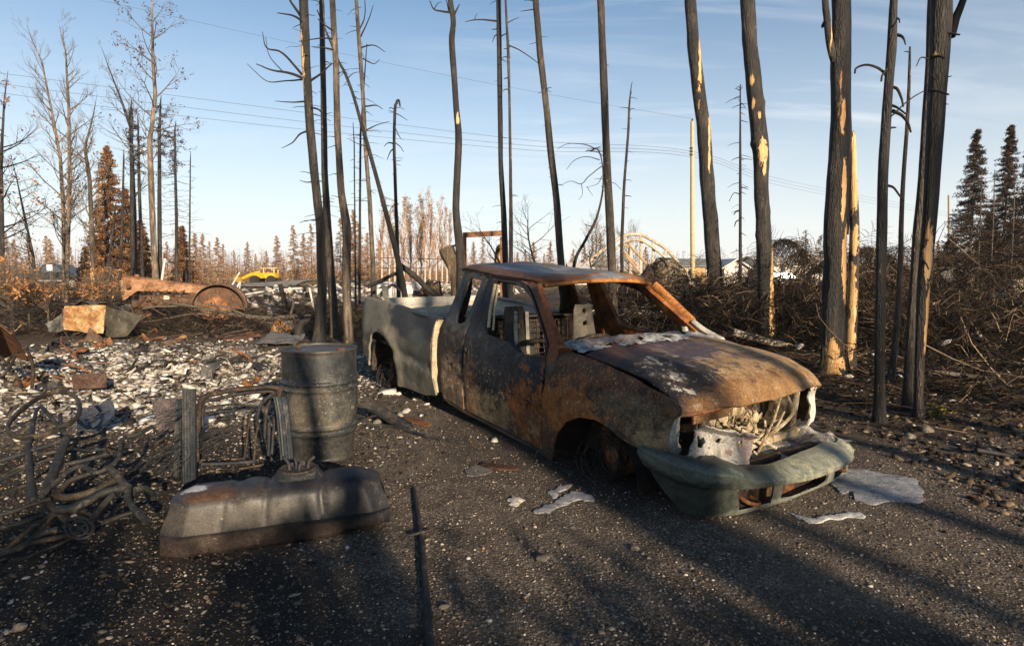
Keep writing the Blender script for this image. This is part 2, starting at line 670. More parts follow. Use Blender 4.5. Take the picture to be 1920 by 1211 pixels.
def ash_zone(x, y):
    """how ashy (0..1): the burnt-down building left of the truck, and the pale rubble far left"""
    a = lump(x, y, -6.6, 8.6, 3.6, 3.0) * 1.25 + .9 * lump(x, y, -4.2, 6.9, 1.5, 1.5)
    a = np.maximum(a, 1.1 * lump(x, y, -10, 33, 5.5, 7.0))
    a = np.maximum(a, .8 * lump(x, y, -5, 40, 5, 7.0))
    return np.clip(a + .5 * vnoise(x * .9, y * .9, 1) * (a > .1), 0, 1)


def gh(x, y):
    x = np.asarray(x, float)
    y = np.asarray(y, float)
    az = ash_zone(x, y)
    h = .012 * vnoise(x * 2.3, y * 2.3, 2) + .008 * vnoise(x * 6.1, y * 6.1, 3)
    # rubble relief in the ash
    h = h + az * (.16 * vnoise(x * 1.3, y * 1.3, 4) + .09 * vnoise(x * 3.7, y * 3.7, 5) + .045 * vnoise(x * 9.1, y * 9.1, 6) + .04)
    # forest floor on the right rises a little and is uneven
    rt = sstep(2.9, 4.6, x - .06 * (y - 5)) * sstep(4.0, 7.0, y)
    h = h + rt * (.14 * vnoise(x * .8, y * .8, 7) + .07 * vnoise(x * 2.6, y * 2.6, 8) + .05)
    # rubble banks
    h = h + .55 * lump(x, y, -10.5, 33, 5.5, 2.5) + .5 * lump(x, y, -6, 40, 6, 3) + .75 * lump(x, y, -14, 50, 9, 4)
    far = sstep(14, 30, y)
    h = h + far * .18 * vnoise(x * .33, y * .33, 0)
    return h


def gz(x, y):
    return float(gh(np.array([x]), np.array([y]))[0])


def axis(dense_lo, dense_hi, step, far_lo, far_hi, grow=1.12):
    a = list(np.arange(dense_lo, dense_hi, step))
    s_ = step
    while a[-1] < far_hi:
        s_ *= grow
        a.append(a[-1] + s_)
    s_ = step
    while a[0] > far_lo:
        s_ *= grow
        a.insert(0, a[0] - s_)
    return np.array(a)


gx = axis(-11, 9, .075, -900, 900)
gy = axis(1.2, 15, .06, -40, 1500, 1.06)
XX, YY = np.meshgrid(gx, gy, indexing='ij')
ZZ = gh(XX, YY)
nx_, ny_ = XX.shape
idx = np.arange(nx_ * ny_).reshape(nx_, ny_)
GF = np.stack([idx[:-1, :-1], idx[1:, :-1], idx[1:, 1:], idx[:-1, 1:]], axis=-1).reshape(-1, 4)
gme = mesh_np('ground', np.stack([XX, YY, ZZ], -1).reshape(-1, 3), GF, True)

m, nt, b = new_mat('scorched_ground')
P = coords(nt, True)
sepP = N(nt, 'ShaderNodeSeparateXYZ', inp={0: P})
PX, PY_ = sepP.outputs[0], sepP.outputs[1]
nl = nz(nt, P, .9, 7, .65, .4)
nm_ = nz(nt, P, 4.2, 8, .7, .3)
nf = nz(nt, P, 38, 5, .7)
vor = N(nt, 'ShaderNodeTexVoronoi', inp={'Vector': P, 'Scale': 62.0, 'Randomness': 1.0})
vor2 = N(nt, 'ShaderNodeTexVoronoi', inp={'Vector': P, 'Scale': 130.0, 'Randomness': 1.0})
# packed gravel drive: pebbles of many greys and browns in dark fines
pebv = N(nt, 'ShaderNodeSeparateColor', inp={0: vor.outputs['Color']})
peb = ramp(nt, pebv.outputs[0], [(0, (.045, .037, .03)), (.35, (.11, .086, .066)), (.6, (.18, .145, .112)), (.85, (.25, .21, .165)), (1, (.5, .46, .4))])
peb = mix(nt, mr(nt, vor.outputs['Distance'], .28, .6), peb, (.016, .013, .011))
peb2v = N(nt, 'ShaderNodeSeparateColor', inp={0: vor2.outputs['Color']})
peb2 = ramp(nt, peb2v.outputs[1], [(0, (.05, .04, .032)), (.5, (.125, .098, .075)), (.9, (.22, .18, .14)), (1, (.5, .46, .4))])
gravel = mix(nt, .5, peb, peb2)
gravel = mix(nt, mr(nt, nm_, .42, .68), gravel, mix(nt, .5, gravel, (.02, .018, .017)))
gravel = mix(nt, math_(nt, 'MULTIPLY', mr(nt, nl, .46, .66), .5), gravel, mix(nt, nf, (.10, .08, .06), (.27, .225, .175)))
# charred patches
cm = mr(nt, math_(nt, 'ADD', math_(nt, 'MULTIPLY', nl, .6), math_(nt, 'MULTIPLY', nm_, .4)), .49, .57)
cleft = mr(nt, math_(nt, 'ADD', PX, math_(nt, 'MULTIPLY', nl, 1.4)), -.2, -1.2, .35, 1)
col = mix(nt, math_(nt, 'MULTIPLY', math_(nt, 'MULTIPLY', cm, cleft), .85), gravel, mix(nt, nf, (.007, .007, .007), (.028, .024, .02)))


def zone(c, r, k=.5, hard=.3):
    return blobmask(nt, P, c, r, math_(nt, 'ADD', math_(nt, 'MULTIPLY', nl, .5), math_(nt, 'MULTIPLY', nm_, .5)), k, hard)


# black soot round the tangle of frames and under the truck
for c, r, s_ in (((-2.9, 4.0, 0), (1.7, 1.2, 3), .9), ((.9, 4.6, 0), (.75, 1.0, 3), .8), ((-1.5, 2.5, 0), (.8, .5, 3), .9), ((-2.3, 2.9, 0), (1.0, .6, 3), .7), ((-.6, 2.15, 0), (.6, .25, 3), .6),
                 ((1.2, 2.1, 0), (.8, .4, 3), .5), ((-.2, 5.4, 0), (.5, 1.4, 3), .35), ((-1.0, 8.2, 0), (1.2, 1.4, 3), .5)):
    col = mix(nt, math_(nt, 'MULTIPLY', zone(c, r, .8), s_), col, mix(nt, nf, (.006, .006, .006), (.03, .026, .023)))
# burnt forest floor on the right and further back: dark brown duff
right = mr(nt, math_(nt, 'ADD', math_(nt, 'SUBTRACT', PX, math_(nt, 'MULTIPLY', PY_, .06)), math_(nt, 'MULTIPLY', nl, 1.2)), 2.9, 3.7)
back = mr(nt, math_(nt, 'ADD', PY_, math_(nt, 'MULTIPLY', nl, 2.0)), 5.2, 6.6)
duff = mix(nt, nm_, (.012, .010, .008), mix(nt, nf, (.04, .028, .018), (.12, .08, .048)))
col = mix(nt, math_(nt, 'MULTIPLY', math_(nt, 'MULTIPLY', right, back), .85), col, duff)
# everything behind the wreck: scorched soil with ash and leaf litter
bk = mr(nt, math_(nt, 'ADD', PY_, math_(nt, 'MULTIPLY', nl, 4)), 12.5, 15.0)
soil = mix(nt, mr(nt, nm_, .35, .65), (.03, .022, .015), mix(nt, nf, (.06, .04, .024), (.14, .10, .06)))
col = mix(nt, bk, col, soil)
# ash: pale flakes over soot
ashn = math_(nt, 'ADD', math_(nt, 'MULTIPLY', nm_, .55), math_(nt, 'MULTIPLY', nf, .45))
ashc = ramp(nt, ashn, [(.36, (.022, .02, .018)), (.45, (.10, .088, .072)), (.54, (.29, .265, .225)), (.66, (.55, .53, .49))])
for c, r in (((-6.6, 8.6, 0), (3.6, 2.9, 9)), ((-4.0, 7.0, 0), (1.9, 1.5, 9)), ((-10, 33, 0), (6, 8, 9)), ((-5, 41, 0), (5, 8, 9))):
    col = mix(nt, zone(c, r, .55, .35), col, ashc)
# dead grass in the distance
gr = mr(nt, math_(nt, 'ADD', PY_, math_(nt, 'MULTIPLY', nl, 16)), 46, 60)
grass = mix(nt, mr(nt, nl, .35, .65), (.10, .075, .035), (.24, .16, .075))
grass = mix(nt, mr(nt, nz(nt, P, .12, 4, .6), .5, .62), grass, (.07, .085, .035))
col = mix(nt, math_(nt, 'MULTIPLY', gr, .9), col, grass)
col = mix(nt, 1.0, col, (.96, .96, .97), 'MULTIPLY')
nt.links.new(col, b.inputs['Base Color'])
b.inputs['Roughness'].default_value = .92
b.inputs['Specular IOR Level'].default_value = .15
hh = math_(nt, 'ADD', math_(nt, 'MULTIPLY', mr(nt, vor.outputs['Distance'], 0, .6, 1, 0), .22), math_(nt, 'ADD', math_(nt, 'MULTIPLY', nf, 1.0), math_(nt, 'MULTIPLY', nm_, .6)))
bump(nt, b, hh, 1.0, .022)
ground = tag(link('ground', gme, m), kind='structure')

# loose gravel: one countless layer
icoV, icoF = ico(1)
n = 60000
yy = 1.75 + (nrs.rand(n) ** 1.7) * 7.5
xx = (nrs.rand(n) * 2 - 1) * (yy * 1.0 + .4)
keep = ~((xx < -3.2) & (yy > 5.5)) & ~((xx > 3.6) & (yy > 5.2))
xx, yy = xx[keep], yy[keep]
n = len(xx)
r0 = .0022 + .0050 * nrs.rand(n) ** 2.2 + .010 * nrs.rand(n) ** 40
scl = np.stack([r0 * (1 + .5 * nrs.rand(n)), r0, r0 * (.5 + .3 * nrs.rand(n))], -1)
V, F = scatter(icoV, icoF, np.stack([xx, yy, gh(xx, yy) + r0 * .1], -1), scl, .32)
m_gravel = islands('gravel_stone', [(0, (.03, .025, .021)), (.3, (.085, .068, .052)), (.6, (.15, .12, .092)), (.82, (.22, .18, .14)), (.95, (.34, .29, .235)), (1, (.56, .52, .46))], .8, 60, .3)
tag(link('gravel', mesh_np('gravel', V, F, True), m_gravel), 'loose pebbles and grit scattered over the dark gravel drive', 'gravel', kind='stuff')

# ash flakes and broken plaster over the burnt-down building
n = 80000
cx_ = np.where(nrs.rand(n) < .72, -6.3, -4.2)
cy_ = np.where(cx_ < -5, 8.6, 7.0)
xx = cx_ + nrs.randn(n) * 2.3
yy = cy_ + nrs.randn(n) * 1.7
dn = np.clip(.5 + 2.2 * vnoise(xx * 1.1, yy * 1.1, 2) + 1.4 * vnoise(xx * 3.3, yy * 3.3, 6), .3, 1)
keep = (nrs.rand(n) < (ash_zone(xx, yy) + .12) * dn) & (yy > 4.9) & (yy < 14.5)
xx, yy = xx[keep], yy[keep]
n = len(xx)
r0 = .006 + .020 * nrs.rand(n) ** 2 + .06 * nrs.rand(n) ** 14
scl = np.stack([r0 * (1 + .9 * nrs.rand(n)), r0, r0 * (.22 + .35 * nrs.rand(n))], -1)
V, F = scatter(icoV, icoF, np.stack([xx, yy, gh(xx, yy) + r0 * .3 * nrs.rand(n)], -1), scl, .38, 1.3)
m_ash = islands('ash_flake', [(0, (.015, .013, .012)), (.25, (.06, .047, .036)), (.44, (.19, .17, .14)), (.68, (.37, .345, .305)), (.9, (.52, .5, .46)), (1, (.62, .6, .57))], .95, 45, .5)
tag(link('ash_debris', mesh_np('ash_debris', V, F), m_ash), 'pale ash flakes and crumbled plaster covering the burnt ground', 'ash', kind='stuff')
# soot crumbs and charcoal bits among the frames
n = 14000
xx = -2.7 + nrs.randn(n) * 1.5
yy = 4.4 + nrs.randn(n) * 1.3
keep = (yy > 2.0) & (xx < -.9 + .2 * nrs.randn(n))
xx, yy = xx[keep], yy[keep]
n = len(xx)
r0 = .004 + .012 * nrs.rand(n) ** 2.5
scl = np.stack([r0 * (1 + nrs.rand(n)), r0, r0 * (.4 + .3 * nrs.rand(n))], -1)
V, F = scatter(icoV, icoF, np.stack([xx, yy, gh(xx, yy) + r0 * .25], -1), scl, .35, 1.0)
m_soot = islands('charcoal_bit', [(0, (.008, .008, .008)), (.55, (.03, .026, .022)), (.8, (.09, .07, .05)), (.93, (.2, .17, .13)), (1, (.45, .43, .4))], .9, 50, .5)
tag(link('charcoal_bits', mesh_np('charcoal_bits', V, F), m_soot), 'black charcoal crumbs and soot strewn under the tangled frames', 'charcoal', kind='stuff')

n = 15000
xx = 3.0 + nrs.rand(n) * 7
yy = 3.2 + nrs.rand(n) ** 1.5 * 6
keep = (xx > 2.6 + .22 * (yy - 3) + nrs.randn(n) * .5)
xx, yy = xx[keep], yy[keep]
n = len(xx)
r0 = .006 + .028 * nrs.rand(n) ** 3.2
V, F = scatter(icoV, icoF, np.stack([xx, yy, gh(xx, yy) + r0 * .2], -1), np.stack([r0 * (1 + nrs.rand(n)), r0, r0 * (.4 + .3 * nrs.rand(n))], -1), .35, 1.0)
m_clod = islands('soil_clod', [(0, (.012, .009, .007)), (.5, (.04, .028, .019)), (.8, (.10, .07, .045)), (.94, (.2, .155, .11)), (1, (.42, .38, .32))], .92, 50, .5)
tag(link('soil_clods', mesh_np('soil_clods', V, F), m_clod), 'dark brown clods, bark bits and stones on the ground below the right-hand trunks', 'soil', kind='stuff')

# the road behind the parked pickup
rm, nt, b = new_mat('gravel_road')
P = coords(nt, True)
nt.links.new(ramp(nt, nz(nt, P, 1.5, 8, .7), [(.3, (.16, .14, .115)), (.7, (.26, .235, .2))]), b.inputs['Base Color'])
b.inputs['Roughness'].default_value = .9
mb = MB()
rx = np.linspace(-90, -17, 40)
V, F = [], []
for i, x in enumerate(rx):
    yc = 48.0 + .0 * x
    for k, dy_ in enumerate((-2.6, 0, 2.6)):
        V.append((x, yc + dy_, max(gz(x, yc + dy_), -.02) + .10 + (.04 if k == 1 else 0)))
for i in range(len(rx) - 1):
    for k in range(2):
        F.append((i * 3 + k, (i + 1) * 3 + k, (i + 1) * 3 + k + 1, i * 3 + k + 1))
tag(link('road', mesh_from('road', V, F), rm), kind='structure')
# ---------------------------------------------------------------- the burnt pickup
TX, TY, TYAW, TZ, TPI = 1.338, 4.72, -.9595, -.504, .077
ZB = .505     # height in the truck's own frame that touches the ground
truck = empty('burnt_pickup_truck', (0, 0, 0), 'burnt-out extended cab pickup truck without wheels, rusted hood up front and bare bed', 'pickup truck')
RT = Matrix.Rotation(TYAW, 3, 'Z') @ Matrix.Rotation(TPI, 3, 'Y')
truck.rotation_euler = RT.to_euler()
truck.location = Vector((TX, TY, TZ)) + RT @ Vector((0, 0, ZB))


def tk(name, V, F, mat, parent=None, smooth=True, angle=38, label=None):
    V = [(v[0], v[1], v[2] - ZB) for v in V]
    o = link(name, mesh_from(name, V, F, smooth, angle), mat, parent or truck, True)
    if label: o['label'] = label
    return o


def tkm(name, mb, mat, parent=None, angle=38, label=None):
    return tk(name, mb.V, mb.F, mat, parent, True, angle, label)


PZ = [.3, .45, .7, 1.0, 1.15, 1.25, 1.32, 1.85, 2.0]
PYV = [.90, .94, .975, .985, .975, .955, .93, .70, .63]


def prof(z): return float(np.interp(z, PZ, PYV))


def mirror(V, F): return [(v[0], -v[1], v[2]) for v in V], [tuple(reversed(f)) for f in F]


def dent(p, k=1.0):
    v = Vector(p)
    return noise.noise(v * 3.1) * .010 * k + noise.noise(v * 9.0) * .0035 * k


zo = ZB
mt_door = burnt('burnt_door', [(0, BLACK), (.3, BLUEB), (.55, (.04, .034, .03)), (.8, (.065, .042, .028)), (1, (.13, .065, .03))], 2.6, zoff=zo, seed=3.1,
                blobs=[((-1.2, -.97, 1.05), (.66, .4, .30), (.010, .012, .016), (.024, .032, .046), .95), ((-.75, -.97, .72), (.28, .4, .30), (.16, .05, .016), (.30, .10, .022), .85),
                       ((-1.5, -.97, .62), (.5, .4, .14), (.23, .17, .09), (.33, .24, .12), .7, 1.6), ((-1.2, -.97, 1.35), (.9, .4, .13), BLUEB, (.06, .06, .055), .8)],
                speck=[(34, .58, (.42, .32, .17), (-1.3, -.97, .66), (1.0, .6, .34), .9), (70, .62, (.33, .26, .16), (-1.2, -.97, .8), (1.2, .6, .5), .7),
                       (10, .53, (.36, .27, .14), (-1.35, -.97, .60), (.8, .6, .17), .85), (9, .52, (.36, .125, .025), (-.72, -.97, .78), (.32, .5, .42), .95), (16, .54, (.30, .10, .022), (-1.8, -.97, .75), (.14, .5, .45), .85), (8, .55, (.010, .011, .014), (-1.2, -.97, .95), (.9, .5, .3), .85)])
mt_cab = burnt('burnt_cab', [(0, (.03, .03, .03)), (.35, (.06, .058, .052)), (.6, (.11, .10, .082)), (.85, (.13, .075, .04)), (1, (.2, .16, .11))], 2.4, zoff=zo, seed=6.2,
               blobs=[((-2.2, -.95, 1.0), (.35, .4, .3), BLACK, DBROWN, .8), ((-2.15, -.95, .7), (.4, .4, .25), (.15, .06, .02), (.36, .31, .22), .85, 1.5),
                      ((-.75, -.85, 1.5), (.5, .14, .35), (.20, .05, .018), (.30, .11, .03), .85), ((-1.0, -.68, 1.84), (.3, .35, .07), (.22, .07, .02), (.34, .14, .04), .9),
                      ((-1.95, -.8, 1.6), (.5, .3, .35), (.075, .08, .08), (.12, .12, .105), .85)],
               speck=[(40, .6, (.45, .36, .22), (-2.1, -.95, .7), (.6, .5, .4), .8), (13, .54, (.42, .34, .21), (-2.12, -.95, .72), (.34, .5, .2), .85), (9, .54, (.012, .013, .016), (-2.05, -.95, 1.05), (.35, .5, .3), .95), (12, .56, (.30, .10, .025), (-2.1, -.95, .6), (.5, .5, .2), .8)])
mt_cabl = burnt('burnt_cab_far_side', [(0, (.025, .018, .015)), (.35, (.08, .036, .018)), (.65, RUST), (.85, ORANGE), (1, (.36, .22, .09))], 2.6, zoff=zo, seed=1.4)
mt_fender = burnt('burnt_fender', [(0, (.022, .018, .017)), (.35, (.05, .034, .025)), (.6, (.10, .062, .036)), (.8, (.13, .07, .028)), (1, (.22, .09, .03))], 2.6, zoff=zo, seed=9.5,
                  blobs=[((-.35, -.97, .95), (.36, .4, .22), (.24, .075, .018), (.38, .15, .035), .9), ((-.5, -.97, 1.22), (.28, .4, .16), (.03, .032, .038), (.16, .06, .022), .7),
                         ((.1, -.93, 1.28), (.5, .3, .10), (.12, .05, .03), (.18, .07, .03), .8), ((.52, -.95, .99), (.2, .4, .11), (.30, .22, .12), (.40, .30, .17), .85, .9),
                         ((.35, -.95, 1.1), (.3, .4, .1), (.11, .085, .055), (.17, .12, .065), .7)],
                  speck=[(60, .58, (.36, .27, .13), (.05, -.97, 1.05), (.75, .5, .4), .9), (26, .6, (.42, .34, .2), (-.3, -.97, .9), (.5, .5, .35), .75),
                         (9, .52, (.38, .13, .025), (-.28, -.97, .96), (.45, .5, .26), .95), (7, .55, (.016, .014, .014), (.05, -.97, 1.12), (.7, .5, .25), .8), (12, .56, (.33, .11, .025), (.15, -.9, 1.25), (.5, .5, .14), .8)])
mt_hood = burnt('burnt_hood', [(0, (.022, .020, .022)), (.3, (.045, .028, .028)), (.5, (.075, .042, .034)), (.75, (.13, .062, .025)), (1, (.2, .1, .035))], 1.9, flake=.55, zoff=zo, seed=4.4, streak=(1.0, 1.8, 1.0),
                blobs=[((.45, .35, 1.3), (.55, .8, .5), (.24, .135, .058), (.42, .295, .15), .95), ((-.12, .0, 1.36), (.36, .5, .3), (.040, .034, .055), (.085, .06, .072), .92),
                       ((-.25, -.6, 1.36), (.3, .35, .3), (.10, .035, .022), (.035, .03, .045), .8), ((.36, -.58, 1.3), (.42, .33, .3), (.010, .010, .012), (.035, .03, .028), .95),
                       ((.70, -.1, 1.2), (.14, .75, .2), (.17, .085, .03), (.24, .13, .05), .75), ((-.1, .62, 1.38), (.3, .3, .3), (.30, .19, .085), (.40, .27, .13), .85),
                                              ],
                speck=[(55, .62, (.45, .38, .27), (.5, -.5, 1.25), (.5, .6, .5), .7), (9, .55, (.5, .48, .45), (.34, -.52, 1.32), (.36, .11, .2), .9), (14, .54, (.48, .45, .4), (.42, -.70, 1.3), (.25, .08, .2), .85), (7, .55, (.36, .28, .18), (.28, -.2, 1.35), (.4, .16, .2), .8), (5, .54, (.055, .03, .022), (.45, .3, 1.3), (.6, .9, .5), .75), (11, .58, (.20, .185, .17), (.2, .3, 1.3), (.7, .8, .5), .5)], rough=(.42, .8))
mt_bed = burnt('burnt_bed', [(0, (.09, .088, .07)), (.35, (.15, .143, .11)), (.65, (.21, .195, .145)), (1, (.30, .265, .185))], 1.8, flake=.22, zoff=zo, seed=7.7,
               blobs=[((-2.98, -.97, 1.25), (.66, .5, .27), (.012, .014, .019), (.042, .046, .054), .97, .6), ((-2.75, -.97, .95), (.35, .4, .2), (.05, .052, .05), (.10, .1, .085), .8, 1.0),
                      ((-4.5, -.97, .66), (.25, .4, .18), (.24, .13, .055), (.33, .22, .11), .8), ((-2.95, -.97, .62), (.3, .4, .12), (.055, .055, .045), (.10, .1, .08), .6)],
               rough=(.45, .7), bumpk=.25)
mt_inner = burnt('burnt_bed_liner', [(0, (.24, .22, .18)), (.5, (.42, .40, .35)), (1, (.55, .53, .48))], 3.0, flake=.3, zoff=zo, streak=(.5, 1, 3))
mt_strip = burnt('burnt_bed_front', [(0, (.24, .19, .12)), (.5, (.42, .35, .23)), (1, (.5, .44, .3))], 5.0, flake=.3, zoff=zo)
mt_roof = burnt('burnt_roof', [(0, (.07, .075, .085)), (.4, (.13, .145, .16)), (.7, (.20, .21, .22)), (1, (.30, .30, .30))], 2.4, flake=.35, zoff=zo, seed=2.2,
                blobs=[((-1.1, -.45, 1.85), (.12, .55, .2), (.17, .06, .022), (.28, .12, .04), .95, .9), ((-1.85, -.66, 1.86), (.7, .13, .1), (.05, .03, .022), (.17, .06, .02), .9, .9),
                       ((-1.1, .55, 1.85), (.2, .3, .2), (.25, .11, .04), (.36, .17, .05), .9, .8), ((-2.2, -.1, 1.9), (.2, .7, .2), (.05, .045, .045), (.12, .06, .03), .7)], rough=(.38, .7), bumpk=.3)
mt_orange = burnt('rusty_pillar', [(0, (.24, .085, .02)), (.5, (.40, .16, .04)), (1, (.5, .25, .08))], 6, zoff=zo)
mt_pale = burnt('scaled_steel', [(0, (.22, .21, .18)), (.45, (.36, .35, .31)), (1, (.5, .49, .45))], 7, zoff=zo, blobs=[((.9, -.25, 1.0), (.25, .16, .3), (.28, .2, .17), (.36, .29, .26), .7)],
                speck=[(22, .62, (.13, .075, .035), (.85, -.4, 1.0), (.6, .8, .5), .9)])
mt_cream = burnt('ash_caked_metal', [(0, (.05, .038, .026)), (.3, (.20, .15, .09)), (.55, (.38, .31, .2)), (1, (.56, .5, .38))], 8, zoff=zo, bumpk=.8)
mt_dark = burnt('sooty_steel', [(0, (.008, .008, .008)), (.5, (.025, .02, .017)), (1, (.07, .038, .02))], 6, zoff=zo)
mt_rust = burnt('rusty_steel', [(0, (.05, .022, .012)), (.5, (.19, .07, .025)), (1, (.34, .17, .07))], 9, zoff=zo)
mt_bumper = burnt('scorched_bumper_plastic_shaded', [(0, (.022, .027, .024)), (.35, (.036, .043, .037)), (.65, (.06, .068, .057)), (1, (.10, .11, .09))], 2.2, zoff=zo, seed=5.5, flake=.12, streak=(1, 1, .5),
                  blobs=[((.98, .75, .8), (.5, .55, .35), (.19, .205, .155), (.42, .41, .31), .9, 1.4), ((1.08, .1, .8), (.3, .5, .12), (.10, .115, .09), (.30, .30, .225), .85, 1.6),  # pale streaks, their colour raised where the sun reaches the far side
                         ((1.08, .1, .6), (.3, 1.0, .07), (.15, .165, .14), (.24, .25, .21), .8, .8), ((.7, -1.0, .72), (.35, .4, .2), (.022, .027, .025), (.05, .058, .05), .8),  # shade on the near corner painted as darker plastic
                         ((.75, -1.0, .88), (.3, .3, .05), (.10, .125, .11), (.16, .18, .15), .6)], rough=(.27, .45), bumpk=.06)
mt_seat = burnt('seat_pan_steel', [(0, (.018, .017, .016)), (.5, (.045, .042, .037)), (1, (.10, .088, .07))], 6, flake=.3, zoff=zo)

# ---- bed
bed_out = [(-2.42, .51), (-2.50, .80), (-2.50, 1.14), (-2.47, 1.31), (-2.64, 1.315), (-3.13, 1.31), (-3.65, 1.318), (-4.2, 1.315), (-4.56, 1.30), (-4.58, 1.11), (-4.61, .89),
           (-4.67, .70), (-4.59, .56), (-4.36, .53), (-4.24, .45), (-4.18, .65), (-4.15, .79), (-4.08, .90), (-3.9, .96), (-3.72, .93), (-3.56, .86), (-3.45, .74), (-3.39, .59),
           (-3.35, .38), (-3.07, .41), (-2.68, .44)]


def bedmap(x, z):
    y = prof(z) + .01
    r = math.hypot((x + 3.78) / .42, (z - .52) / .43)
    y += .030 * math.exp(-((r - 1.08) / .14) ** 2)                       # wheel arch lip
    y -= .020 * math.exp(-((z - .79) / .045) ** 2)                       # swage line
    y -= .055 * math.exp(-(((x + 2.98) / .32) ** 2 + ((z - 1.2) / .17) ** 2))   # heat-buckled dent
    y += .012 * math.sin(x * 7 + z * 4) * math.exp(-(((x + 2.9) / .5) ** 2 + ((z - 1.15) / .25) ** 2))
    if x < -4.35: y -= (x + 4.35) ** 2 * .9
    return (x, -(y + dent((x, 1, z), .7)), z)


V, F = panel(bed_out, [], bedmap, .045, .022)
bed = tk('bed', V, F, mt_bed, label='grey-green truck bed with a sooty dented upper side')
V2, F2 = mirror(V, F)
tk('bed_side', V2, F2, mt_bed, bed)
mb = MB()
mb.box((-3.52, 0, .80), (2.05, 1.80, .03), bev=.004)
for i in range(9):
    mb.box((-3.5, -.72 + i * .18, .823), (2.0, .07, .016), bev=.004)
tkm('bed_floor', mb, mt_dark, bed)
V, F = panel([(-4.55, .83), (-2.52, .83), (-2.52, 1.29), (-4.55, 1.29)], [], lambda x, z: (x, .80 + .012 * (math.sin(z * 42) > 0) + dent((x, 2, z)), z), .03, .01)
tk('bed_liner', V, F, mt_inner, bed, label='pale inner wall of the bed')
V, F = panel([(-4.55, .83), (-2.52, .83), (-2.52, 1.29), (-4.55, 1.29)], [], lambda x, z: (x, -.80 - .012 * (math.sin(z * 42) > 0) - dent((x, 2, z)), z), .03, -.01)
tk('bed_liner', V, [tuple(reversed(f)) for f in F], mt_inner, bed)
V, F = panel([(-.86, .80), (.86, .80), (.855, 1.29), (-.855, 1.29)], [], lambda y, z: (-4.52 - .014 * (math.sin(z * 40) > 0) + dent((0, y, z)), y, z), .03, .03)
tk('tailgate', V, F, mt_inner, bed, label='closed tailgate, its pale inner face catching the sun')
mb = MB()
for sgn in (-1, 1):
    mb.tube([(-2.5, sgn * .875, 1.305), (-3.1, sgn * .872, 1.30), (-3.7, sgn * .875, 1.31), (-4.5, sgn * .86, 1.295)], .052, 10, 4, squash=.36)
tkm('bed_rail', mb, mt_bed, bed)
# bed front wall, set a little proud of the cab so that its edge shows as a bright strip
ow = [(-prof(z) - .004, z) for z in (.52, .7, .9, 1.1, 1.25, 1.3)]
V, F = panel(ow + [(-y, z) for y, z in reversed(ow)], [], lambda y, z: (-2.468 + .03 * (z < .75) * (.75 - z) + .006 * math.sin(y * 16), y, z), .06, .02)
tk('bed_front_wall', V, F, mt_strip, bed, label='tan bed front wall')
mb = MB()
mb.tube([(-4.40, -.80, 1.31), (-4.42, -.70, 1.40), (-4.50, -.55, 1.47), (-4.45, -.45, 1.38)], [.05, .06, .05, .02], 8, 4, squash=.25)
mb.tube([(-4.0, -.84, 1.32), (-4.2, -.78, 1.36), (-4.42, -.70, 1.45), (-4.55, -.72, 1.42)], [.02, .035, .04, .02], 8, 4, squash=.35)
tkm('torn_strip', mb, mt_bed, bed, label='torn metal strip curling up from the bed rail')

# ---- cab shell, doors
def cabmap(off=.034, d=1.0):
    def f(x, z):
        y = prof(z) - off
        if x < -2.3: y -= .05 * ((-2.3 - x) / .15) ** 2
        y -= .010 * math.exp(-((z - .80) / .04) ** 2) - .008 * math.exp(-((z - 1.27) / .03) ** 2)
        return (x, -(y + dent((x, 3, z), d)), z)
    return f


cab_out = [(-2.43, .50), (-2.45, .8), (-2.45, 1.25), (-2.45, 1.40), (-2.47, 1.56), (-2.455, 1.71), (-2.41, 1.83), (-2.33, 1.885), (-1.93, 1.875), (-1.57, 1.865), (-1.27, 1.85),
           (-1.09, 1.79), (-.97, 1.70), (-.77, 1.56), (-.60, 1.44), (-.52, 1.38), (-.52, 1.2), (-.585, 1.1), (-.585, .46), (-1.2, .455), (-1.8, .455), (-2.2, .465)]
door_out = [(-.625, .50), (-.625, 1.0), (-.64, 1.22), (-.675, 1.36), (-.82, 1.485), (-1.0, 1.62), (-1.16, 1.735), (-1.28, 1.80), (-1.45, 1.825), (-1.82, 1.832), (-1.86, 1.8), (-1.865, 1.38),
            (-1.855, 1.23), (-1.84, 1.0), (-1.825, .7), (-1.81, .50)]
win_f = [(-1.75, 1.75), (-1.70, 1.60), (-1.64, 1.41), (-1.61, 1.31), (-1.45, 1.305), (-1.19, 1.295), (-1.04, 1.25), (-.9, 1.235), (-.68, 1.27), (-.66, 1.31), (-.76, 1.42), (-.92, 1.54), (-1.12, 1.69),
         (-1.25, 1.75), (-1.45, 1.78), (-1.72, 1.785)]
rdoor_out = [(-1.885, .50), (-1.9, .8), (-1.905, 1.2), (-1.905, 1.8), (-1.93, 1.83), (-2.22, 1.838), (-2.31, 1.78), (-2.34, 1.6), (-2.335, 1.3), (-2.335, .9), (-2.31, .50)]
win_r = [(-1.98, 1.36), (-1.985, 1.6), (-1.99, 1.765), (-2.2, 1.77), (-2.245, 1.73), (-2.235, 1.61), (-2.20, 1.41), (-2.16, 1.335), (-2.06, 1.32)]


def shrink(poly, d):
    cx = sum(p[0] for p in poly) / len(poly)
    cz = sum(p[1] for p in poly) / len(poly)
    return [(cx + (x - cx) * (1 + d / max(.05, abs(x - cx) + .2)), cz + (z - cz) * (1 + d / max(.05, abs(z - cz) + .2))) for x, z in poly]


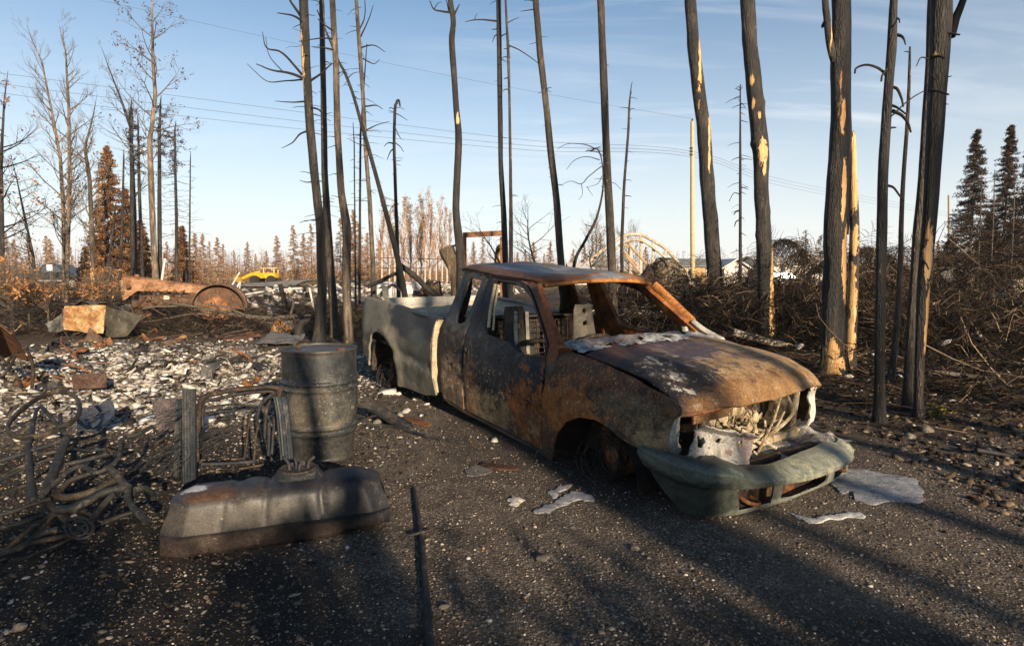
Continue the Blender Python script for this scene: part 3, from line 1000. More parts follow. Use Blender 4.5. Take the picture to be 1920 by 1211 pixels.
CV, CF = panel(cab_out, [shrink(door_out, .018), shrink(rdoor_out, .015)], cabmap(.036), .045, .05)
cab = tk('cab', CV, CF, mt_cab, label='sooty cab shell with bare window openings')
V2, F2 = mirror(CV, CF)
tk('cab_side', V2, F2, mt_cabl, cab, label='orange rusted far side of the cab')


def doormap(x, z):
    p = cabmap(.030, 1.3)(x, z)
    y = p[1]
    if z < 1.25 and z > .55: y -= .012 * math.exp(-(((z - .95) / .25) ** 2))
    y += .016 * math.exp(-((z - 1.235) / .022) ** 2) * (x > -1.6)
    return (x, y, z)


DV, DF = panel(door_out, [win_f], doormap, .042, .05)
fd = tk('front_door', DV, DF, mt_door, label='front door flaking soot, rust and cream scale')
V2, F2 = mirror(DV, DF)
tk('front_door', V2, F2, mt_cabl, label='orange rusted front door on the far side')
RV, RF = panel(rdoor_out, [win_r], cabmap(.032, 1.6), .042, .03)
tk('rear_door', RV, RF, mt_cab, label='narrow rear door buckled below its window')
V2, F2 = mirror(RV, RF)
tk('rear_door', V2, F2, mt_cabl)
# strips left in the window openings
mb = MB()
mb.tube([(-1.73, -.715, 1.745), (-1.66, -.80, 1.55), (-1.58, -.87, 1.36)], .016, 8, 5)
mb.tube([(-1.70, -.70, 1.745), (-1.62, -.78, 1.55), (-1.53, -.85, 1.34)], .010, 8, 5)
tkm('window_channel', mb, mt_strip, fd)
mb = MB()
mb.tube([(-1.84, -.958, 1.12), (-1.80, -.965, 1.12)], .02, 8)
mb.box((-1.79, -.962, 1.06), (.05, .01, .15), bev=.004)
tkm('door_handle_recess', mb, mt_dark, fd)

# cab back, firewall, floor
def yz(zs, off): return [(-prof(z) + off, z) for z in zs] + [(prof(z) - off, z) for z in reversed(zs)]


V, F = panel(yz((.5, .8, 1.1, 1.3, 1.6, 1.8, 1.86), .07), [[(-.66, 1.33), (.66, 1.33), (.58, 1.79), (-.58, 1.79)]], lambda y, z: (-2.36 + .03 * math.sin(z * 9), y, z), .06, .03)
tk('cab_back', V, F, mt_dark, cab)
V, F = panel(yz((.5, .8, 1.1, 1.28), .09), [], lambda y, z: (-.50 + dent((0, y, z), 2), y, z), .07, .02)
tk('firewall', V, F, mt_dark, cab)
mb = MB()
mb.box((-1.42, 0, .55), (1.85, 1.66, .04), bev=.01)
mb.box((-1.3, 0, .62), (1.6, .36, .14), bev=.05)
tkm('cab_floor', mb, mt_rust, cab)

# roof with a sagging skin
def roofmap(x, y):
    e = abs(y) / .70
    z = 1.875 + .045 * (1 - e ** 2.4) + .012 * (x + 1.7)* -1
    z -= .055 * math.exp(-(((x + 1.45) / .28) ** 2 + ((y + .05) / .33) ** 2)) + .03 * math.exp(-(((x + 2.0) / .25) ** 2 + ((y - .3) / .3) ** 2))
    z += .013 * math.sin(y * 9 + x * 5) * (1 - e)
    if x > -1.16: z -= ((x + 1.16) / .2) ** 2 * .045
    if x < -2.3: z -= ((-2.3 - x) / .15) ** 2 * .03
    z -= .03 * max(0, e - .9) / .1
    return (x, y, z + dent((x, y, 5), .8))


V, F = panel([(-2.43, -.685), (-1.6, -.71), (-1.10, -.69), (-1.0, -.60), (-.965, -.3), (-.955, 0), (-.965, .3), (-1.0, .60), (-1.10, .69), (-1.6, .71), (-2.43, .685)], [], roofmap, .05, .03)
roof = tk('roof', V, F, mt_roof, label='sagging grey-blue roof edged with rust')
mb = MB()
mb.tube([(-1.05, -.66, 1.80), (-.985, -.35, 1.835), (-.975, 0, 1.845), (-.985, .35, 1.835), (-1.05, .66, 1.80)], .035, 10, 6, squash=.6)
tkm('windscreen_header', mb, mt_orange, roof)
mb = MB()
mb.tube([(-1.06, -.70, 1.80), (-.96, -.735, 1.70), (-.76, -.805, 1.555), (-.58, -.865, 1.425), (-.47, -.90, 1.36)], [.026, .028, .028, .033, .045], 10, 6, squash=.7)
tkm('windscreen_pillar', mb, burnt('pillar_red', [(0, (.09, .03, .015)), (.5, (.2, .06, .02)), (1, (.3, .12, .04))], 7, zoff=zo), cab, label='red-brown rusted windscreen pillar')
# far pillar: a broad flat orange strip, pale at its foot
a, b_ = Vector((-1.02, .70, 1.80)), Vector((-.62, .84, 1.475))
mb = MB()
dd = (b_ - a).normalized()
sd = dd.cross(Vector((0.35, -1, .25))).normalized()
nn = dd.cross(sd)
V, F = [], []
for i in range(13):
    t = i / 12
    for k in range(5):
        w = (k - 2) / 2
        V.append(a + (b_ - a) * t + sd * w * .036 + nn * (.012 * w * w + .004 * math.sin(t * 14 + k)))
for i in range(12):
    for k in range(4):
        F.append((i * 5 + k, i * 5 + k + 1, (i + 1) * 5 + k + 1, (i + 1) * 5 + k))
nv = len(V)
V += [v + nn * .012 for v in V]
F += [tuple(reversed([i + nv for i in f])) for f in F]
for i in range(12):
    for k in (0, 4):
        q = (i * 5 + k, (i + 1) * 5 + k, (i + 1) * 5 + k + nv, i * 5 + k + nv)
        F.append(q if k == 0 else tuple(reversed(q)))
mb.add(V, F)
tkm('windscreen_pillar', mb, mt_orange, cab, label='bright orange windscreen pillar on the far side')
mb = MB()
mb.tube([(-.62, .84, 1.475), (-.52, .875, 1.41), (-.42, .89, 1.37), (-.30, .88, 1.355)], [.042, .045, .05, .03], 10, 5, squash=.6)
mb.tube([(-.68, .80, 1.42), (-.66, .84, 1.30)], [.03, .05], 8)
tkm('pillar_foot', mb, mt_pale, cab)

# cowl: the scale-covered lip under the windscreen
V, F = [], []
nxx, nyy = 16, 90
for i in range(nxx + 1):
    for j in range(nyy + 1):
        y = -.86 + 1.72 * j / nyy
        xr = -.27 - .42 * i / nxx - .05 * (y / .86) ** 2
        p = Vector((xr * 6, y * 6, 1))
        p2 = Vector((xr * 20, y * 20, 3))
        z = 1.365 + .012 * math.sin(i / nxx * 3.14) + .022 * (1 - (y / .86) ** 2) + .018 * noise.noise(p) + .014 * noise.noise(p2) - .07 * max(0, i / nxx - .75) + .012 * (1 - (y / .86) ** 2)
        V.append((xr + .012 * noise.noise(p2 + Vector((9, 0, 0))), y, z))
for i in range(nxx):
    for j in range(nyy):
        q = noise.noise(Vector(V[i * (nyy + 1) + j]) * 7.0)
        if q > .42 and 0 < i < nxx - 1: continue
        a0 = i * (nyy + 1) + j
        F.append((a0, a0 + 1, a0 + nyy + 2, a0 + nyy + 1))
mt_cowl = burnt('scaled_cowl', [(0, (.10, .03, .02)), (.22, (.14, .045, .03)), (.38, (.22, .235, .235)), (.6, (.38, .41, .41)), (1, (.55, .57, .56))], 7, zoff=zo, seed=2,
                blobs=[((-.55, -.3, 1.36), (.2, .45, .2), (.11, .035, .025), (.26, .27, .27), .8, 1.4)])
tk('cowl', V, F, mt_cowl, label='cowl crusted with pale flaking scale')
mb = MB()
mb.tube([(-.62, -.82, 1.28), (-.62, 0, 1.30), (-.62, .82, 1.28)], .03, 8, 5)
tkm('dashboard_beam', mb, mt_dark, cab)

# ---- fenders
FZ = [.3, .45, .7, 1.0, 1.15, 1.22, 1.28, 1.33, 1.36]
FY = [.90, .94, .975, .985, .98, .968, .94, .895, .86]


def fendmap(x, z):
    y = float(np.interp(z, FZ, FY)) - .012
    r = math.hypot(x / .46, (z - .52) / .44)
    y += .022 * math.exp(-((r - 1.06) / .13) ** 2)
    y -= .010 * math.exp(-((z - (1.20 + .02 * x)) / .03) ** 2)
    y -= .085 * float(sstep(.35, .75, x))
    return (x, -(y + dent((x, 4, z), 1.0)), z)


fend_out = [(-.605, .46), (-.46, .455), (-.44, .6), (-.39, .73), (-.29, .85), (-.14, .93), (.03, .96), (.17, .945), (.29, .905), (.43, .875), (.61, .885), (.625, 1.0), (.625, 1.08), (.645, 1.13),
            (.68, 1.17), (.62, 1.235), (.53, 1.268), (.32, 1.31), (.02, 1.338), (-.15, 1.346), (-.38, 1.352), (-.505, 1.37), (-.50, 1.22), (-.565, 1.1), (-.605, .98)]
FV, FF = panel(fend_out, [], fendmap, .038, .02)
fender = tk('fender', FV, FF, mt_fender, label='near front fender mottled with rust and tan scale')
V2, F2 = mirror(FV, FF)
V2 = [Vector((v[0] - .05 * float(sstep(.3, .7, v[0])), v[1] - .06 * float(sstep(-.3, .5, v[0])), v[2] - .055)) for v in V2]
tk('fender', V2, F2, mt_hood, label='far front fender')
# inner wheel arches
for sgn, nm in ((-1, fender), (1, None)):
    for xc, zc, R, par in ((0.0, .50, .455, fender), (-3.78, .50, .42, bed)):
        V, F = [], []
        for j in range(8):
            yv = sgn * (.955 - .065 * j)
            for i in range(25):
                w = math.radians(-15 + 210 * i / 24)
                rr = R + .012 * noise.noise(Vector((i * .4, j * .5, xc)))
                V.append((xc + rr * math.cos(w), yv, zc + rr * math.sin(w)))
        for j in range(7):
            for i in range(24):
                F.append((j * 25 + i, j * 25 + i + 1, (j + 1) * 25 + i + 1, (j + 1) * 25 + i))
        F.append(tuple(range(7 * 25, 8 * 25)))
        tk('wheel_arch_liner', V, F, mt_dark, par)

# ---- hood
def hoodmap(x, y):
    e = abs(y) / .87
    xf = .80 - .15 * e ** 2
    d = max(0, xf - x)
    z = float(np.interp(d, [0, .02, .06, .12, .3, .6, 1.0, 1.3], [1.155, 1.18, 1.217, 1.255, 1.31, 1.338, 1.352, 1.358]))
    z += .046 * (1 - e ** 4)
    z += .012 * math.exp(-((abs(y) - .47) / .05) ** 2) - .006 * math.exp(-((abs(y) - .37) / .06) ** 2)
    z -= .030 * math.exp(-(((x - .62) / .25) ** 2 + ((y + .62) / .26) ** 2))     # near corner droops
    z -= .022 * math.exp(-(((x + .05) / .3) ** 2 + ((y + .15) / .3) ** 2))
    return (x, y, z + dent((x, y, 6), 1.1))


ho = []
for y in np.linspace(-.848, .855, 25):
    ho.append((.80 - .15 * (abs(y) / .87) ** 2 - (.012 if y < -.5 else 0), float(y)))
for y in np.linspace(.835, -.825, 25):
    ho.append((-.29 - .06 * (1 - (abs(y) / .85) ** 2), float(y)))
V, F = panel(ho, [], hoodmap, .042, .014)
hood = tk('hood', V, F, mt_hood, label='hood scorched purple-black with orange-tan rust toward its front')
mb = MB()
pts = []
for y in np.linspace(-.84, .84, 19):
    x = .80 - .15 * (abs(y) / .87) ** 2 - .02
    pts.append(Vector(hoodmap(x, y)) + Vector((-.012, 0, -.028)))
mb.tube(pts, .016, 8)
tkm('hood_lip', mb, mt_rust, hood)

# ---- bumper
plan = smooth_poly([(.44, -1.0), (.64, -1.02), (.82, -1.005), (.95, -.92), (1.03, -.75), (1.085, -.4), (1.10, 0), (1.085, .4), (1.03, .64), (.96, .77), (.82, .82), (.66, .82)], 8)
plan = [np.array(p) for p in plan]
cum = [0.0]
for i in range(1, len(plan)):
    cum.append(cum[-1] + float(np.linalg.norm(plan[i] - plan[i - 1])))
SL = cum[-1]


def plan_at(s_):
    s_ = min(max(s_, 0), SL)
    x = float(np.interp(s_, cum, [p[0] for p in plan]))
    y = float(np.interp(s_, cum, [p[1] for p in plan]))
    x2 = float(np.interp(s_ + .02, cum, [p[0] for p in plan]))
    y2 = float(np.interp(s_ + .02, cum, [p[1] for p in plan]))
    x1 = float(np.interp(s_ - .02, cum, [p[0] for p in plan]))
    y1 = float(np.interp(s_ - .02, cum, [p[1] for p in plan]))
    t = Vector((x2 - x1, y2 - y1))
    t.normalize()
    return x, y, Vector((t.y, -t.x))


def s_of(y, side=None):
    return float(np.interp(y, [p[1] for p in plan[8:]], cum[8:]))


BV = [0, .03, .10, .16, .205, .215, .235, .26, .33, .345, .36, .46, .56]
BN = [-.04, -.026, -.018, -.016, -.016, .0, .016, .018, .012, .004, -.012, -.10, -.19]
BZ = [.565, .59, .655, .715, .765, .772, .784, .802, .868, .886, .896, .912, .905]


def bumpmap(s_, v):
    x, y, n_ = plan_at(s_)
    o = float(np.interp(v, [0, .03, .10, .205, .215, .23, .27, .335, .35, .365, .40, .46, .56], [-.04, -.026, -.018, -.016, .004, .02, .022, .020, .014, -.004, -.045, -.11, -.19]))
    t = s_ / SL
    zb = float(np.interp(y, [-1, -.3, .3, .8], [.60, .60, .60, .575]))
    zo_ = float(np.interp(y, [-1, -.83, -.43, 0, .6], [.80, .79, .755, .72, .71]))
    zl = float(np.interp(y, [-1, -.8, -.62, -.3, 0, .6], [.915, .885, .825, .795, .765, .755]))
    zr_ = float(np.interp(y, [-1, -.82, -.62, -.3, .27, .61], [.95, .945, .87, .84, .82, .81]))
    z = float(np.interp(v, [0, .205, .235, .345, .40, .46, .56], [zb, zo_, zo_ + .012, zl, zl + (zr_ - zl) * .7, zl + (zr_ - zl) * .95, zr_]))
    if s_ < .5 or t > .82: o *= .6
    w_ = dent((x, y, z), .6) + .005 * math.sin(s_ * 13) * (v < .3)
    return (x + n_.x * (o + w_), y + n_.y * (o + w_), z + w_)


sr = [s_of(y) for y in (-.72, -.43, -.34, .25, .36, .66)]
holes = [[(sr[0] + .03, .03), (sr[1], .03), (sr[1], .205), (sr[0] - .02, .205)],
         [(sr[2], .06), (sr[2] + .15, .03), (sr[3] - .12, .03), (sr[3], .07), (sr[3], .205), (sr[2], .205)],
         [(sr[4], .03), (sr[5] - .04, .03), (sr[5], .205), (sr[4], .205)]]
bo = [(0.02, .30), (.20, .14), (.42, .0), (.60, 0.0), (SL * .5, 0.0), (SL - .46, 0), (SL - .25, .05), (SL - .05, .2), (SL, .32), (SL - .02, .40), (SL - .30, .52), (SL - .6, .56), (SL * .62, .54),
      (SL * .5, .50), (SL * .42, .47), (SL * .33, .50), (.62, .52), (.35, .46), (.12, .38), (.03, .36)]
V, F = panel(bo, holes, bumpmap, .02, .012)
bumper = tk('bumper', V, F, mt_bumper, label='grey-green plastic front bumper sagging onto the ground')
mb = MB()
for y0 in (-.56, .62):
    mb.ring((1.0, y0, .665), .07, .019, (0.1, .25, 1), 24, 10, ry=.10)
    mb.box((.86, y0, .665), (.16, .07, .05), bev=.012)
hook = None
for y0 in (-.56, .52):
    mb = MB()
    mb.ring((.985, y0, .665), .07, .014, (.25, .2, 1), 24, 10, ry=.055)
    mb.box((.88, y0 + .02, .675), (.12, .05, .04), bev=.012)
    mb.jitter(.006, 9)
    tkm('tow_hook', mb, mt_rust, bumper)
mb = MB()
mb.box((.80, -.05, .70), (.07, 1.45, .16), bev=.02)
mb.box((.955, -.08, .655), (.02, 1.2, .15), bev=.005)  # added dark sheet closes the openings, standing in for the shade behind
mb.jitter(.01, 5)
tkm('bumper_beam_dark_sheet', mb, burnt('beam_dark', [(0, (.012, .009, .008)), (.6, (.04, .022, .014)), (1, (.17, .07, .028))], 6, zoff=zo), bumper)
mb = MB()
for i in range(14):
    y0 = rnd.uniform(-.25, .3)
    mb.box((rnd.uniform(.88, .98), y0, rnd.uniform(.6, .67)), (rnd.uniform(.01, .03), rnd.uniform(.02, .09), rnd.uniform(.006, .015)), Matrix.Rotation(rnd.uniform(0, 6), 3, Vector((rnd.random(), rnd.random(), rnd.random())).normalized()), .005)
tkm('lodged_debris', mb, mt_cream, bumper)

# ---- front of the engine bay
# crumpled grey panel leaning at the near headlamp
def crump(u, v):
    a = Vector((.735, -.875, 1.125)); b2 = Vector((.86, -.37, 1.015)); c2 = Vector((.90, -.46, .80)); d2 = Vector((.79, -.93, .895))
    p = (a * (1 - u) + b2 * u) * v + (d2 * (1 - u) + c2 * u) * (1 - v)
    nrm = Vector((.93, -.28, .1))
    o = .012 * math.sin(u * 9) * math.sin(v * 4) + .016 * noise.noise(Vector((u * 4, v * 4, 1))) + .003 * noise.noise(Vector((u * 16, v * 12, 2)))
    o += .011 * math.tanh(7 * math.sin(u * 11 + v * 2.2)) * (.2 < v < .85) + .008 * math.tanh(8 * (v - .45))
    if v > .88: o += (v - .88) * .55 + .012 * noise.noise(Vector((u * 20, 0, 4)))
    return p + nrm * o + Vector((0, 0, .012 * noise.noise(Vector((u * 12, 7, v * 3)))))


hl = [[(.10, .48), (.20, .50), (.26, .60), (.22, .70), (.16, .66), (.12, .80), (.08, .7)], [(.17, .07), (.30, .10), (.31, .2), (.18, .19)], [(.43, .62), (.46, .62), (.46, .78), (.43, .78)],
      [(.78, .60), (.84, .63), (.82, .76), (.78, .72)], [(.66, .50), (.69, .50), (.69, .55), (.66, .55)], [(.3, .42), (.33, .42), (.33, .47), (.3, .47)]]
V, F = panel([(0, .06), (.05, 0), (.5, .03), (1, 0), (1.02, .5), (.98, .9), (1, 1.0), (.7, 1.02), (.4, 1.04), (.1, 1.06), (.06, .8), (.02, .5)], hl, crump, .022, -.008)
tk('crumpled_panel', V, F, burnt('crumpled_grey', [(0, (.17, .165, .15)), (.5, (.29, .285, .265)), (1, (.42, .41, .39))], 3.5, zoff=zo, flake=.12, bumpk=.2, streak=(1, 1, .5), blobs=[((.87, -.42, .92), (.2, .10, .16), (.24, .16, .14), (.34, .26, .24), .7)], speck=[(24, .6, (.12, .065, .03), (.8, -.75, 1.05), (.3, .25, .3), .9)]), label='crumpled pale grey metal panel with holes, leaning at the near headlamp')
# near headlamp bucket
mb = MB()
V, F = panel([(0, 0), (.06, -.01), (.09, .02), (.055, .08), (.06, .14), (.04, .20), (.05, .25), (0, .24)], [], lambda u, v: (.63 + .1 * u, -.885 + u, .90 + v + dent((u, v, 2), 2)), .02, .012)
mb.add(V, F)
mb.tube([(.62, -.89, .9), (.63, -.9, 1.02), (.64, -.885, 1.12), (.66, -.86, 1.17)], .014, 6, 4)
mb.jitter(.012, 14)
tkm('headlamp_bucket', mb, mt_pale, label='near headlamp bucket flaking white')
# far headlamp bucket: ragged white plate
V, F = panel([(.06, -.03), (.10, .0), (.145, .02), (.15, .18), (.155, .33), (.06, .345), (.02, .32), (.05, .27), (.03, .22), (.075, .16), (.04, .10), (.07, .05)], [], lambda u, v: (.62 + .012 * math.sin(v * 20) + .10 * (.15 - u), .71 + u, .83 + v + .012 * noise.noise(Vector((u * 30, v * 20, 0)))), .018, .012)
tk('headlamp_bucket', V, F, burnt('white_scale', [(0, (.36, .34, .28)), (.5, (.52, .5, .44)), (1, (.6, .59, .55))], 9, zoff=zo), label='far headlamp bucket flaking white')
# uprights, radiator support
mb = MB()
mb.box((.62, .52, .98), (.05, .10, .40), bev=.012)
mb.box((.60, .0, 1.17), (.06, 1.5, .035), bev=.01)
mb.box((.60, 0, .80), (.08, 1.5, .06), bev=.012)
mb.box((.58, -.50, .98), (.04, .07, .36), bev=.012)
mb.jitter(.014, 7)
tkm('radiator_support', mb, mt_cream)
# engine and what hangs off it
eng = MB()
eng.box((.10, 0, .88), (.65, .50, .40), bev=.05)
for sgn in (-1, 1):
    eng.box((.08, sgn * .2, 1.07), (.6, .18, .14), Matrix.Rotation(sgn * -.5, 3, 'X'), .04)
eng.lathe([(0, 0), (.12, 0), (.13, .015), (.10, .03), (.13, .05), (.12, .06), (0, .06)], (.44, -.10, .84), (1, 0, 0), 24)
eng.lathe([(0, 0), (.08, 0), (.085, .02), (.06, .03), (.085, .045), (0, .045)], (.44, .16, .98), (1, 0, 0), 20)
eng.jitter(.02, 6)
engine = tkm('engine', eng, burnt('engine_iron', [(0, (.012, .010, .009)), (.55, (.035, .026, .018)), (.8, (.16, .12, .075)), (1, (.4, .33, .22))], 7, zoff=zo))
mb = MB()
mb.box((.63, -.50, 1.115), (.03, .42, .10), bev=.01)
mb.jitter(.012, 8)
tkm('support_plate', mb, mt_fender, engine)
mb = MB()
mb.tube([(.45, -.36, 1.12), (.52, -.25, 1.10), (.50, -.05, 1.03), (.46, .08, .98), (.5, .22, .93)], [.07, .075, .065, .05, .045], 14, 5)
mb.lathe([(0, 0), (.095, 0), (.10, .02), (.09, .05), (.03, .055), (.03, .07), (0, .07)], (.50, -.30, 1.03), (.9, -.2, .1), 22)
mb.jitter(.018, 9)
tkm('intake_pipe', mb, mt_cream, engine)
mb = MB()
mb.lathe([(0, 0), (.055, 0), (.07, .03), (.07, .12), (.05, .15), (0, .15)], (.48, -.18, .90), (1, 0, 0), 18)
mb.lathe([(0, 0), (.05, 0), (.06, .03), (.06, .10), (.04, .13), (0, .13)], (.48, .06, .86), (1, 0, .2), 18)
for i in range(60):
    y0 = rnd.uniform(-.42, .50)
    c = (rnd.uniform(.44, .62), y0, rnd.uniform(.80, 1.12 if y0 < .02 else .93))
    mb.box(c, (rnd.uniform(.02, .07), rnd.uniform(.015, .06), rnd.uniform(.008, .03)), Matrix.Rotation(rnd.uniform(0, 6), 3, Vector((rnd.random(), rnd.random(), rnd.random() + .01)).normalized()), .008)
mb.jitter(.02, 12)
tkm('engine_fittings', mb, mt_cream, engine)
mb = MB()
for i in range(22):
    a = Vector((rnd.uniform(.5, .72), rnd.uniform(-.45, .52), rnd.uniform(.82, 1.15)))
    b2 = Vector((rnd.uniform(.5, .78), a.y + rnd.uniform(-.25, .25), a.z - rnd.uniform(.05, .3)))
    c2 = (a + b2) / 2 + Vector((rnd.uniform(.0, .06), rnd.uniform(-.06, .06), rnd.uniform(-.05, .05)))
    if i < 18: mb.tube([a, c2, b2], rnd.uniform(.003, .008), 6, 5)
mb.tube([(.70, .20, 1.18), (.73, .08, 1.0), (.78, -.16, .82)], .008, 6, 4)
mb.tube([(.66, .34, 1.14), (.70, .38, 1.02), (.68, .30, .92), (.64, .12, .82)], .013, 6, 5)
mb.tube([(.64, -.25, .98), (.72, -.05, .88), (.76, .1, .80)], .012, 6, 4)
mb.tube([(.62, .10, .84), (.72, .0, .92), (.70, -.1, .86)], .012, 6, 4)
tkm('loose_rods', mb, mt_cream, engine)
mb = MB()
mb.box((.42, .40, 1.02), (.02, .24, .28), bev=.01)
mb.box((.30, .30, 1.10), (.3, .3, .18), bev=.03)
tkm('air_box', mb, mt_dark, engine)
# ash heaped behind the bumper
V, F = [], []
for i in range(14):
    for j in range(44):
        x = .60 + .38 * i / 13
        y = -.8 + 1.62 * j / 43
        z = .74 + .05 * noise.noise(Vector((x * 7, y * 7, 0))) + .03 * noise.noise(Vector((x * 20, y * 20, 0))) + .07 * math.exp(-((y - .72) / .15) ** 2)
        V.append((x, y, z))
for i in range(13):
    for j in range(43):
        F.append((i * 44 + j, (i + 1) * 44 + j, (i + 1) * 44 + j + 1, i * 44 + j + 1))
tk('ash_heap', V, F, burnt('grey_ash', [(0, (.05, .045, .04)), (.4, (.16, .15, .14)), (.7, (.34, .33, .31)), (1, (.55, .53, .5))], 9, zoff=zo, bumpk=.9))
V, F = panel([(-.45, .55), (.60, .62), (.60, 1.12), (-.45, 1.26)], [], lambda x, z: (x, .62 + dent((x, 9, z), 2), z), .07, .015)
tk('inner_fender', V, F, mt_cream)
V, F = panel([(-.45, .55), (.60, .62), (.60, 1.12), (-.45, 1.26)], [], lambda x, z: (x, -.62 + dent((x, 9, z), 2), z), .07, .015)
tk('inner_fender', V, F, mt_dark)

# ---- seats
def seat(yc, tilt, lean, parent=None):
    V, F = panel([(-.105, .52), (.105, .52), (.13, .45), (.17, .10), (.15, 0), (-.15, 0), (-.17, .10), (-.13, .45)],
                 [[(.028 * math.cos(q), .455 + .028 * math.sin(q)) for q in np.linspace(0, 6.28, 12)[:-1]], [(-.03, .34), (.03, .36), (.035, .31), (-.03, .30)]],
                 lambda u, v: (-1.60 - v * lean + .012 * math.cos(u * 24), yc + u + tilt * v, 1.0 + v), .03, .012)
    o = tk('seat_back', V, F, mt_seat, label='bare steel seat back with a round hole')
    m2 = MB()
    m2.tube([(-1.36, yc - .21, .75), (-1.42, yc - .21, 1.08), (-1.46, yc - .17, 1.20), (-1.47, yc, 1.22), (-1.46, yc + .17, 1.20), (-1.42, yc + .21, 1.08), (-1.36, yc + .21, .75)], .021, 10, 5)
    m2.tube([(-1.5, yc - .2, .72), (-1.1, yc - .22, .78), (-1.0, yc - .2, .80)], .016, 8, 3)
    m2.tube([(-1.5, yc + .2, .72), (-1.1, yc + .22, .78), (-1.0, yc + .2, .80)], .016, 8, 3)
    for k in range(7):
        xx_ = -1.42 + k * .065
        m2.tube([(xx_, yc - .2, .74), (xx_ + .02, yc, .72 - .02), (xx_, yc + .2, .74)], .005, 5, 3)
    tkm('seat_frame', m2, mt_dark, o)
    return o


seat(.40, .02, .22)
seat(-.42, -.04, .35)
mb = MB()
mb.tube([(-1.62, -.36, 1.06), (-1.68, -.34, 1.3), (-1.72, -.33, 1.47)], .022, 8, 4, squash=.3)
mb.tube([(-1.62, -.50, 1.06), (-1.69, -.48, 1.3), (-1.74, -.45, 1.44)], .022, 8, 4, squash=.3)
tkm('seat_strut', mb, mt_inner)
mb = MB()
for k in range(16):
    mb.tube([(-2.1, -.7 + k * .09, .75), (-2.2, -.7 + k * .09, 1.0), (-2.24, -.7 + k * .09, 1.30)], .006, 5, 3)
for k in range(9):
    z = .8 + k * .06
    mb.tube([(-2.12 - (z - .8) * .25, -.72, z), (-2.14 - (z - .8) * .25, 0, z), (-2.12 - (z - .8) * .25, .72, z)], .005, 5, 3)
mb.tube([(-2.24, -.74, 1.32), (-2.26, 0, 1.33), (-2.24, .74, 1.32)], .015, 8, 3)
tkm('rear_seat_springs', mb, mt_dark)
mb = MB()
mb.tube([(-.62, .40, 1.18), (-.9, .40, 1.14), (-1.02, .40, 1.13)], .022, 8, 3)
mb.ring((-1.03, .40, 1.14), .17, .010, (-.9, 0, .45), 30, 6)
tkm('steering_column', mb, mt_dark)

# ---- frame rails, axles, hubs, what is left of the tyres
mb = MB()
for sgn in (-1, 1):
    mb.tube([(.75, sgn * .42, .66), (.2, sgn * .42, .64), (-1.0, sgn * .44, .56), (-2.6, sgn * .46, .50), (-3.5, sgn * .46, .56), (-4.5, sgn * .46, .50)], .055, 4, 3)
tkm('chassis_rail', mb, mt_dark)
def hub(x, y, z, nm):
    sg = -1 if y < 0 else 1
    m2 = MB()
    m2.lathe([(0, 0), (.165, 0), (.17, .012), (.165, .03), (.10, .035), (.095, .08), (.06, .09), (.055, .13), (0, .13)], (x, y, z), (0.12, sg, .1), 30)
    m2.box((x - .12, y + sg * .02, z + .08), (.1, .1, .16), bev=.02)
    o = tkm('wheel_hub', m2, mt_rust)
    m3 = MB()
    for q in range(26):
        rr = rnd.uniform(.12, .21)
        m3.ring((x + rnd.uniform(-.05, .05), y + sg * rnd.uniform(.02, .20), z - .17 + rr * .9 + rnd.uniform(-.02, .03)), rr, .0035, (rnd.uniform(-.5, .5), sg, rnd.uniform(-.5, .5)), 26, 4, ry=rr * rnd.uniform(.75, 1))
    tkm('tyre_wire', m3, mt_dark, o)
    return o


hub(.06, -.72, .68, 0)
hub(.06, .72, .68, 0)
hub(-3.8, -.74, .39, 0)
hub(-3.8, .74, .39, 0)
mb = MB()
mb.tube([(.06, -.75, .66), (.06, 0, .62), (.06, .75, .66)], .05, 10, 3)
mb.lathe([(0, -.15), (.08, -.12), (.15, 0), (.08, .12), (0, .15)], (.06, .15, .64), (0, 1, 0), 20)
tkm('axle', mb, mt_dark)
mb = MB()
mb.tube([(-3.8, -.75, .39), (-3.8, 0, .42), (-3.8, .75, .39)], .055, 10, 3)
mb.lathe([(0, -.18), (.1, -.14), (.17, 0), (.1, .14), (0, .18)], (-3.8, 0, .42), (0, 1, 0), 20)
tkm('axle', mb, mt_dark)
# ---------------------------------------------------------------- things standing and lying round the truck
M_tube = burnt('scorched_tube', [(0, (.008, .010, .012)), (.5, (.016, .019, .02)), (.8, (.034, .031, .026)), (1, (.08, .06, .042))], 7, world=True, bumpk=.3)
M_tubeb = burnt('scorched_tube_brown', [(0, (.014, .012, .01)), (.5, (.032, .026, .019)), (1, (.085, .064, .042))], 7, world=True, bumpk=.3)
M_blk = burnt('black_iron', [(0, (.009, .011, .014)), (.6, (.022, .025, .030)), (1, (.055, .035, .024))], 6, world=True)
M_rst = burnt('rust_iron', [(0, (.045, .022, .012)), (.45, (.14, .055, .022)), (.8, (.27, .12, .045)), (1, (.36, .2, .09))], 4, world=True)
M_pan = burnt('rusty_sheet', [(0, (.07, .035, .018)), (.35, (.22, .10, .035)), (.6, (.36, .21, .09)), (.85, (.46, .33, .18)), (1, (.5, .42, .3))], 3.2, world=True, seed=3)
M_gsheet = burnt('grey_sheet', [(0, (.03, .03, .03)), (.4, (.10, .10, .10)), (.7, (.17, .165, .15)), (1, (.22, .13, .07))], 3.5, world=True)


def gp(px, py, z=0.0):
    p = G(px, py, z)
    return Vector((p.x, p.y, z))


def base_of(P):
    return Vector((sum(p.x for p in P) / len(P), sum(p.y for p in P) / len(P), 0))


